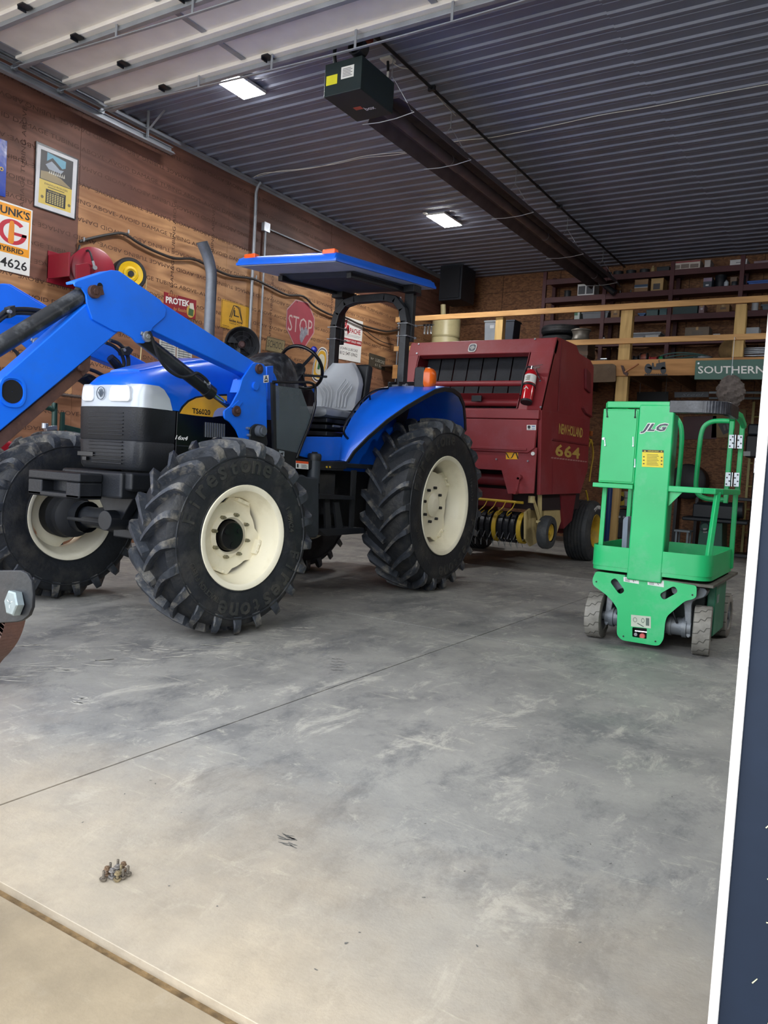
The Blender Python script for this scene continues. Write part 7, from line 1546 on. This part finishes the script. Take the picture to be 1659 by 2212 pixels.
# road signs
o = wsign('school_sign', 'sign', 'faded cream SCHOOL sign left of the stop sign', [(573, 757), (613, 766), (616, 736), (577, 726)], pm('school_cream', '8b7d5a', .6, 0, 8, .15), .003, .02); q = P4((573, 757), (613, 766), (577, 726), .0032); s = MB(); q.text(s, 'SCHOOL', .08, .30, .92, .78, .001, bold=-.005); obj('lettering', s, BK, o)
s = MB(); [q.rect(s, *e, 0, .001) for e in ((.02, .03, .98, .06), (.02, .94, .98, .97), (.02, .03, .035, .97), (.965, .03, .98, .97))]; obj('sign_border', s, BK, o)
oc_ = [(635, 746), (659, 750), (678.4, 719.6), (679.6, 688), (666, 653), (638.6, 646.8), (619.3, 667.8), (617.4, 707.5)]
o = wsign('stop_sign', 'sign', 'faded pinkish red octagonal STOP sign on the plywood wall', oc_, pm('stop_white', 'b9979a', .5, 0, 6, .1), .003)
pc = yz(oc_, WF+.0035); cy_, cz2 = sum(a for a, b in pc)/8, sum(b for a, b in pc)/8
obj('red_field', MB().prism([(cy_+(a-cy_)*.95, cz2+(b-cz2)*.95) for a, b in pc], 0, WF+.003, WF+.0045), pm('stop_red', 'a3404e', .55, 0, 5, .08), o)
q = Plane(px(620.5, 713, 0, WF+.0047), px(674, 727, 0, WF+.0047)-px(620.5, 713, 0, WF+.0047), px(623, 676, 0, WF+.0047)-px(620.5, 713, 0, WF+.0047)); s = MB(); q.text(s, 'STOP', .02, .0, .98, .95, .001, bold=-.004); obj('lettering', s, pm('stop_letter', 'c9b3b0', .5), o)
s = MB(); q.poly(s, s2([(.50, -.25), (.58, -.55), (.66, -.3), (.72, -.1), (.80, .1), (.78, .35), (.68, .45), (.66, .25), (.56, .42), (.52, .1)], 3), .0012, .002); obj('scraped_patch', s, pm('scrape_grey', '8f8f9a', .6, 0, 20, .3), o)
for v in ((642, 652), (650, 744)): p = px(*v, 0, WF+.005); obj('sign_bolt', MB().cyl(p, p+Vector((.004, 0, 0)), .008, 8), BLKM, o)
# oval sign behind the steering wheel
ov = s2([(676, 790), (681, 770), (690, 753), (698, 750), (706, 757), (708, 775), (704, 800), (697, 822), (684, 826), (674, 815)], 4)
o = wsign('oval_sign', 'sign', 'rounded white sign with yellow arch and dark rim behind the steering wheel', ov, WHITE, .004)
pc = yz(ov, WF+.005); cy_, cz2 = sum(a for a, b in pc)/len(pc), sum(b for a, b in pc)/len(pc); sc_f = lambda f: [(cy_+(a-cy_)*f, cz2+(b-cz2)*f) for a, b in pc]
for f, mt, x, n_s in ((.93, '2b2a4a', .0045, 'dark_ring'), (.86, 'd9d3c0', .0052, 'white_ring'), (.78, 'd8a52a', .0059, 'yellow_ring'), (.58, 'd9d3c0', .0066, 'white_centre')): obj(n_s, MB().prism(sc_f(f), 0, WF+.004, WF+x), im(mt), o)
s = MB(); Plane((WF+.007, cy_-.10, cz2-.1), (0, .2, 0), (0, 0, .2)).poly(s, [(.1, 0), (.4, 0), (.5, .4), (.6, 0), (.9, 0), (.8, .5), (.5, .9), (.2, .5)], 0, .001); obj('leaf_drawing', s, im('2f6a44'), o)
# implement dealer sign
o = wsign('dealer_sign', 'sign', 'white dealer sign with red headdress print, red band and phone number', [(731, 775), (778, 784), (784, 695), (738, 681)], WHITE, .004)
q = P4((731, 775), (778, 784), (738, 681)); q = Plane(q.O, q.R*q.w, px(784, 695, 0, WF+.0045)-px(778, 784, 0, WF+.0045))
s = MB(); q.rect(s, 0, .40, 1, .52, 0, .001); q.text(s, 'APACHE', .30, .66, .92, .78, .001, bold=.02); [q.poly(s, [(.12, .93-.045*k), (.30-.01*k, .95-.035*k), (.28-.01*k, .91-.035*k), (.12, .91-.045*k)], 0, .001) for k in range(5)]; q.poly(s, [(.22, .66), (.30, .84), (.38, .82), (.40, .66), (.34, .60), (.30, .70)], 0, .001); obj('red_print', s, pm('dealer_red', 'a5212c', .5), o)
s = MB(); q.text(s, 'EQUIPMENT SOLD HERE', .02, .43, .97, .49, .0018, bold=.02); obj('white_lettering', s, WHITE, o)
s = MB(); q.text(s, 'JOHN LUECKE', .04, .22, .84, .30, .001, bold=.005); q.text(s, '812 547-5962', .04, .12, .84, .20, .001, bold=.005); q.rect(s, .12, .58, .88, .585, 0, .001); q.rect(s, .08, .61, .92, .615, 0, .001); obj('black_lettering', s, BK, o)
o = wsign('name_plate', 'sign', 'small dark plate with pale painted letters by the roll bar', [(796, 789), (831, 801), (832, 773), (798, 762)], pm('plate_olive', '3f392e', .7, 0, 8, .2), .004)
q = P4((796, 789), (831, 801), (798, 762)); s = MB(); q.text(s, 'LUECKE', .38, .50, .95, .76, .001, bold=.01); q.text(s, '61 50', .38, .14, .8, .36, .001); q.text(s, 'ar', .1, .55, .3, .7, .001); obj('lettering', s, im('a9a698'), o)
# hose reel, cord reel
a = px(208, 583, 0, WX+.35); t = thing('hose_reel', 'red hose reel on the wall above the loader arm', 'reel', (WX, a.y, a.z)); RR = pm('reel_red', '84182a', .35, 0, 4, .1)
n_ = Vector((.92, -.4, 0)).normalized(); c = Vector((WX+.32, a.y-.03, a.z))
for d in (-.14, .03): obj('reel_disc', MB().lathe([(d, .001), (d, .10), (d+.012, .13), (d+.012, .21), (d, .235), (d+.012, .24), (d+.02, .225), (d+.025, .001)], c, n_, 40), RR, t, smooth=True)
obj('hose_wrap', MB().lathe([(-.13, .17), (.03, .17)], c, n_, 32), im('5a2028'), t, smooth=True)
obj('reel_bracket', MB().prism(yz([(161, 605), (161, 572), (186, 568), (215, 585), (236, 592), (238, 604)], WX+.36), 0, WX+.37, WX+.385).box(WX, WX+.38, a.y-.38, a.y-.36, a.z-.16, a.z+.10).box(WX, WX+.02, a.y-.38, a.y+.2, a.z-.2, a.z+.15), RR, t, bevel=.004)
obj('reel_fitting', MB().cyl(c+n_*.04, c+n_*.12, .025, 12).cyl(c+n_*.1, c+n_*.1+Vector((0, -.03, .07)), .015, 10), ZINC, t, smooth=True)
obj('supply_hose', MB().tube(smoothpts([c+n_*.1+Vector((0, -.03, .07)), c+Vector((.05, -.1, .18)), px(168, 555, 0, WX+.1), px(172, 530, 0, WX+.03)], 5), .012, 8), BLACK, t, smooth=True)
a = px(283, 594, 0, WX+.3); t = thing('cord_reel', 'black and yellow cord reel on the wall right of the red hose reel', 'reel', (WX, a.y, a.z)); c = Vector((WX+.25, a.y, a.z))
obj('reel_case', MB().lathe([(-.12, .001), (-.12, .17), (-.09, .195), (.06, .195), (.085, .18), (.085, .15), (.07, .145)], c+n_*.02, n_, 36), BLACK, t, smooth=True)
obj('yellow_face', MB().lathe([(.07, .15), (.09, .145), (.08, .10), (.075, .09), (.09, .085), (.095, .06), (.08, .04), (.08, .001)], c+n_*.02-Vector((0, .0, 0)), n_, 36), pm('reel_yellow', 'd9b31f', .35), t, smooth=True)
obj('reel_hub', MB().cyl(c+n_*.09, c+n_*.12, .035, 16), BLACK, t, smooth=True)
obj('case_arm', MB().box(WX, WX+.28, a.y+.10, a.y+.24, a.z+.02, a.z+.13), BLACK, t, bevel=.02)
p = Vector((WX+.28, a.y+.23, a.z+.06)); obj('yellow_cord', MB().tube(smoothpts([p, p+Vector((0, .02, -.1)), (WX+.27, p.y+.01, 3.0), (WX+.25, p.y, 2.2), (WX+.2, p.y-.02, 1.6)], 4), .007, 6), im('c9b98a'), t, smooth=True)
# conduits, junction box, hanging hose
def pipe(name, cat, label, pts, r, mt=GALV, group=None):
    P_ = smoothpts(pts, 4) if len(pts) > 2 else [Vector(p) for p in pts]; o = obj(name, MB().tube(P_, r, 10), mt, loc=P_[-1], smooth=True); tag(o, label, cat, group); return o
xw = WX+.03; c1 = px(553, 430, 0, xw)
pipe('conduit', 'conduit', 'tall grey conduit bending off the ceiling left of the sunshade roof', [(xw+.05, c1.y+.03, CZ-.04), (xw, c1.y, CZ-.17), (xw, c1.y, CZ-.5), (xw, c1.y, 3.2), (xw, c1.y, 1.2)], .022, group='wall conduits')
c2 = px(572, 495, 0, xw); pipe('conduit', 'conduit', 'thinner conduit dropping from the small junction box', [(xw, c2.y+.02, c2.z), (xw, c2.y+.02, 1.2)], .015, group='wall conduits')
t = thing('junction_box', 'small grey junction box at the top of the thinner conduit', 'box', c2); obj('box_body', MB().box(WX, WX+.06, c2.y-.045, c2.y+.075, c2.z-.03, c2.z+.09), GALV, t, bevel=.006); obj('box_cover', MB().box(WX+.06, WX+.064, c2.y-.05, c2.y+.08, c2.z-.035, c2.z+.095), ZINC, t)
pipe('conduit', 'conduit', 'thin grey conduit running level from the junction box towards the back', [(WX+.02, c2.y+.08, c2.z+.03), (WX+.02, 13.0, px(690, 542, 0, WX).z)], .012, group='wall conduits')
c3 = px(862, 700, 0, xw); pipe('conduit', 'conduit', 'conduit at the back end of the plywood wall behind the roll bar', [(xw, c3.y, CZ-.8), (xw, c3.y, 2.45), (xw+.02, c3.y+.1, 2.3), (xw+.1, c3.y+.4, 2.28)], .014, group='wall conduits')
hp = [(172, 522), (200, 514), (240, 506), (268, 505), (300, 525), (340, 545), (378, 558), (420, 560), (460, 580), (500, 596), (545, 602), (585, 620), (620, 637), (655, 640), (680, 662), (715, 680), (745, 686), (775, 700), (800, 708), (835, 716), (862, 712)]
pipe('air_hose', 'hose', 'long dark air hose swagged along the plywood wall', [px(a, b, 0, WX+.05) for a, b in hp], .017, pm('hose_dark', '33302f', .5))
pipe('air_hose', 'hose', 'thin loop of hose hanging below the long one near the roll bar', [px(a, b, 0, WX+.05) for a, b in ((780, 702), (800, 722), (825, 738), (850, 745))], .008, MATS['hose_dark'])
for (a, b) in ((172, 522), (268, 505), (545, 602)): q = px(a, b, 0, WX); o = obj('hose_hook', MB().cyl(q, q+Vector((.08, 0, 0)), .01, 8).cyl(q+Vector((.08, 0, 0)), q+Vector((.08, 0, .04)), .01, 8), ZINC, loc=q); tag(o, {172: 'steel hook holding the left end of the air hose', 268: 'steel hook at the peak of the air hose above the cord reel', 545: 'steel hook holding the air hose by the tall conduit'}[a], 'hook', 'hose hooks')
# level pipe and green stand low on the wall, red jack behind the front tire
q = px(130, 852, 0, WX+.04); q2_ = px(187, 862, 0, WX+.04); pipe('wall_pipe', 'pipe', 'thin grey level pipe on the wall left of the hood', [(WX+.04, q.y, q.z), (WX+.04, 8.4, q.z)], .018, im('5a4f4c'))
gx_ = -6.4; t = thing('pipe_stand', 'dark green iron stand with pipes behind the far front tire', 'stand', (gx_, px(118, 920, 0, gx_).y, 0)); GD = pm('iron_green', '1f3f38', .5, 0, 8, .2)
a = px(116, 950, 0, gx_); b = px(116, 885, 0, gx_); obj('stand_pipe', MB().tube(smoothpts([(gx_, a.y, .04), (gx_, a.y, b.z-.05), (gx_, a.y-.02, b.z), (gx_, a.y-.12, b.z+.02)], 4), .025, 10), GD, t, smooth=True)
a = px(130, 950, 0, gx_); b = px(130, 890, 0, gx_); obj('stand_bar', MB().prism([(a.y-.05, .05), (a.y+.05, .05), (a.y+.02, b.z), (a.y-.01, b.z)], 0, gx_, gx_+.03), GD, t); c = px(175, 932, 0, gx_); obj('stand_arm', MB().bar((gx_, a.y, c.z+.03), (gx_, c.y, c.z), .04, .05), GD, t, bevel=.005)
obj('stand_base', MB().box(gx_-.2, gx_+.2, a.y-.35, a.y+.25, 0, .05), GD, t, bevel=.008); q = px(97, 926, 0, gx_); obj('clamp', MB().bar(q, (gx_, a.y-.05, q.z+.02), .05, .04).cyl(q, q+Vector((0, 0, .05)), .03, 10), ZINC, t, bevel=.004)
q = px(20, 958, 0, -6.2); t = thing('floor_jack', 'red rounded machine body low behind the far front tire', 'machine', (-6.2, q.y, 0)); obj('red_cover', MB().prism(roundpoly([(q.y-.5, .1), (q.y+.25, .1), (q.y+.25, q.z-.05), (q.y-.0, q.z+.03), (q.y-.5, q.z-.02)], .06), 0, -6.5, -6.2), pm('machine_red', 'a8202c', .35), t, bevel=.03)
for y in (q.y-.35, q.y+.12): obj('machine_wheel', MB().cyl((-6.55, y, .1), (-6.15, y, .1), .1, 20), BLACK, t, smooth=True)

# ================================================================ small things in front
# lug bolts left standing on the concrete
BZ = [pm('bolt_steel_%d' % i, c, .5, .55, 90, .3, .3, 200) for i, c in enumerate(('6f675c', '84807c', '7a6450', '8d7f62'))]
def C3(a, b): return 150+a*.1507, 1820+b*.1507
def lug_bolt(name, mt, nut):
    t = bpy.data.objects.new(name, None); COL.objects.link(t); BASE[t.name] = Vector(); t.empty_display_size = .01
    m = MB().lathe([(0, .001), (0, .0066), (.005, .0066)], (0, 0, 0), (0, 0, 1), 6)
    m.lathe([(.005, .0102), (.0075, .0102), (.0085, .006)], (0, 0, 0), (0, 0, 1), 20); obj('bolt_head', m, mt, t)
    s = MB(); pr = [(.008, .0036)]
    for k in range(11): z = .010+k*.0014; pr += [(z, .0032), (z+.0007, .0038)]
    s.lathe(pr+[(.0262, .0034), (.0265, .001)], (0, 0, 0), (0, 0, 1), 12); obj('threaded_shank', s, mt, t)
    if nut:
        obj('nut', MB().lathe([(.019, .004), (.019, .0068), (.0255, .0068), (.0255, .004)], (0, 0, 0), (0, 0, 1), 6).lathe([(.0185, .0088), (.0195, .0088), (.0205, .0066)], (0, 0, 0), (0, 0, 1), 18), mt, t)
    return t
spec = [(485, 560, 0, 0, 'bolt at the left end of the cluster of loose bolts'), (535, 495, 2, 1, 'rusty bolt with a nut, second from left'), (582, 440, 0, 0, 'tall bare bolt at the back left of the cluster'), (608, 525, 1, 1, 'bright steel bolt with a nut in the front left of the cluster'),
        (685, 565, 3, 1, 'yellowish bolt with washer at the very front of the cluster'), (684, 470, 1, 1, 'bright bolt with a nut in the middle of the cluster'), (690, 395, 0, 0, 'bolt standing farthest back in the cluster'), (765, 532, 0, 0, 'grey bolt at the front right of the cluster'),
        (770, 430, 2, 1, 'bolt with a tilted nut at the back right of the cluster'), (835, 488, 0, 0, 'bolt at the right end of the cluster of loose bolts'), (735, 475, 3, 0, 'short yellow bolt between the middle and the right')]
for (a, b, mi_, nut, l) in spec:
    p = px(*C3(a, b-8), 2, 0); t = lug_bolt('flange_bolt', BZ[mi_], nut); t.location = (p.x, p.y, 0); t.rotation_euler = (0, 0, random.uniform(0, 1)); t.scale = (1.02, 1.02, 1.08); tag(t, l, 'bolt', 'loose bolts standing on the concrete')
# hay tine toolbar poking in from the left
TY = .86
t = thing('tillage_shank', 'black steel bracket with a hex bolt and curved rusty shank at the left edge', 'implement', (-1.6, TY, 0))
pl_ = xz([(-60, 1232), (20, 1232), (44, 1232), (58, 1239), (67, 1255), (70, 1285), (69, 1312), (62, 1330), (48, 1341), (36, 1344), (-60, 1350)], TY)
obj('bracket', MB().prism(pl_, 1, TY, TY+.007), pm('bracket_black', '0f1319', .5, .2, 9, .2, .15, 40, dirt='33211d', da=.5, ds=5), t, bevel=.002)
sk = smoothpts([px(x, y, 1, TY+.03) for x, y in ((30, 1300), (22, 1345), (8, 1380), (-18, 1412), (-60, 1445))]+[Vector((-1.56, TY+.03, .80)), Vector((-1.68, TY+.03, .62)), Vector((-1.72, TY+.03, .40)), Vector((-1.66, TY+.03, .18)), Vector((-1.58, TY+.03, .012))], 5)
s = MB()
for a, b in zip(sk, sk[1:]): e = (b-a).normalized()*.004; s.bar(a-e, b+e, .028, .042, up=(0, 1, 0))
obj('shank', s, RUST, t)
c = px(38, 1302, 1, TY); R_h = px(56, 1302, 1, TY).x-c.x
b_ = MB().lathe([(0, R_h*1.0), (.012, R_h*1.0), (.014, R_h*.88), (.014, .001)], c, (-.12, -1, .05), 6); obj('hex_bolt', b_, pm('bolt_zinc', '7b868a', .4, .6, 60, .15), t, bevel=.0008)
s = MB()
for k in range(3): a = k*2.1+.5; dd = Vector((math.cos(a), 0, math.sin(a))); s.bar(c+Vector((-.0017, -.0143, .0008))+dd*.004, c+Vector((-.0017, -.0143, .0008))+dd*.009, .0012, .0008, up=(0, 1, 0))
obj('grade_marks', s, pm('mark_pale', 'c3cbd0', .4), t)
s = MB().box(-1.95, -1.50, TY-.02, TY+.08, .90, .99).box(-1.95, -1.86, TY-.02, TY+.08, 0, .9).box(-2.1, -1.7, TY-.1, TY+.2, 0, .02); obj('toolbar', s, BLKM, t, bevel=.006)
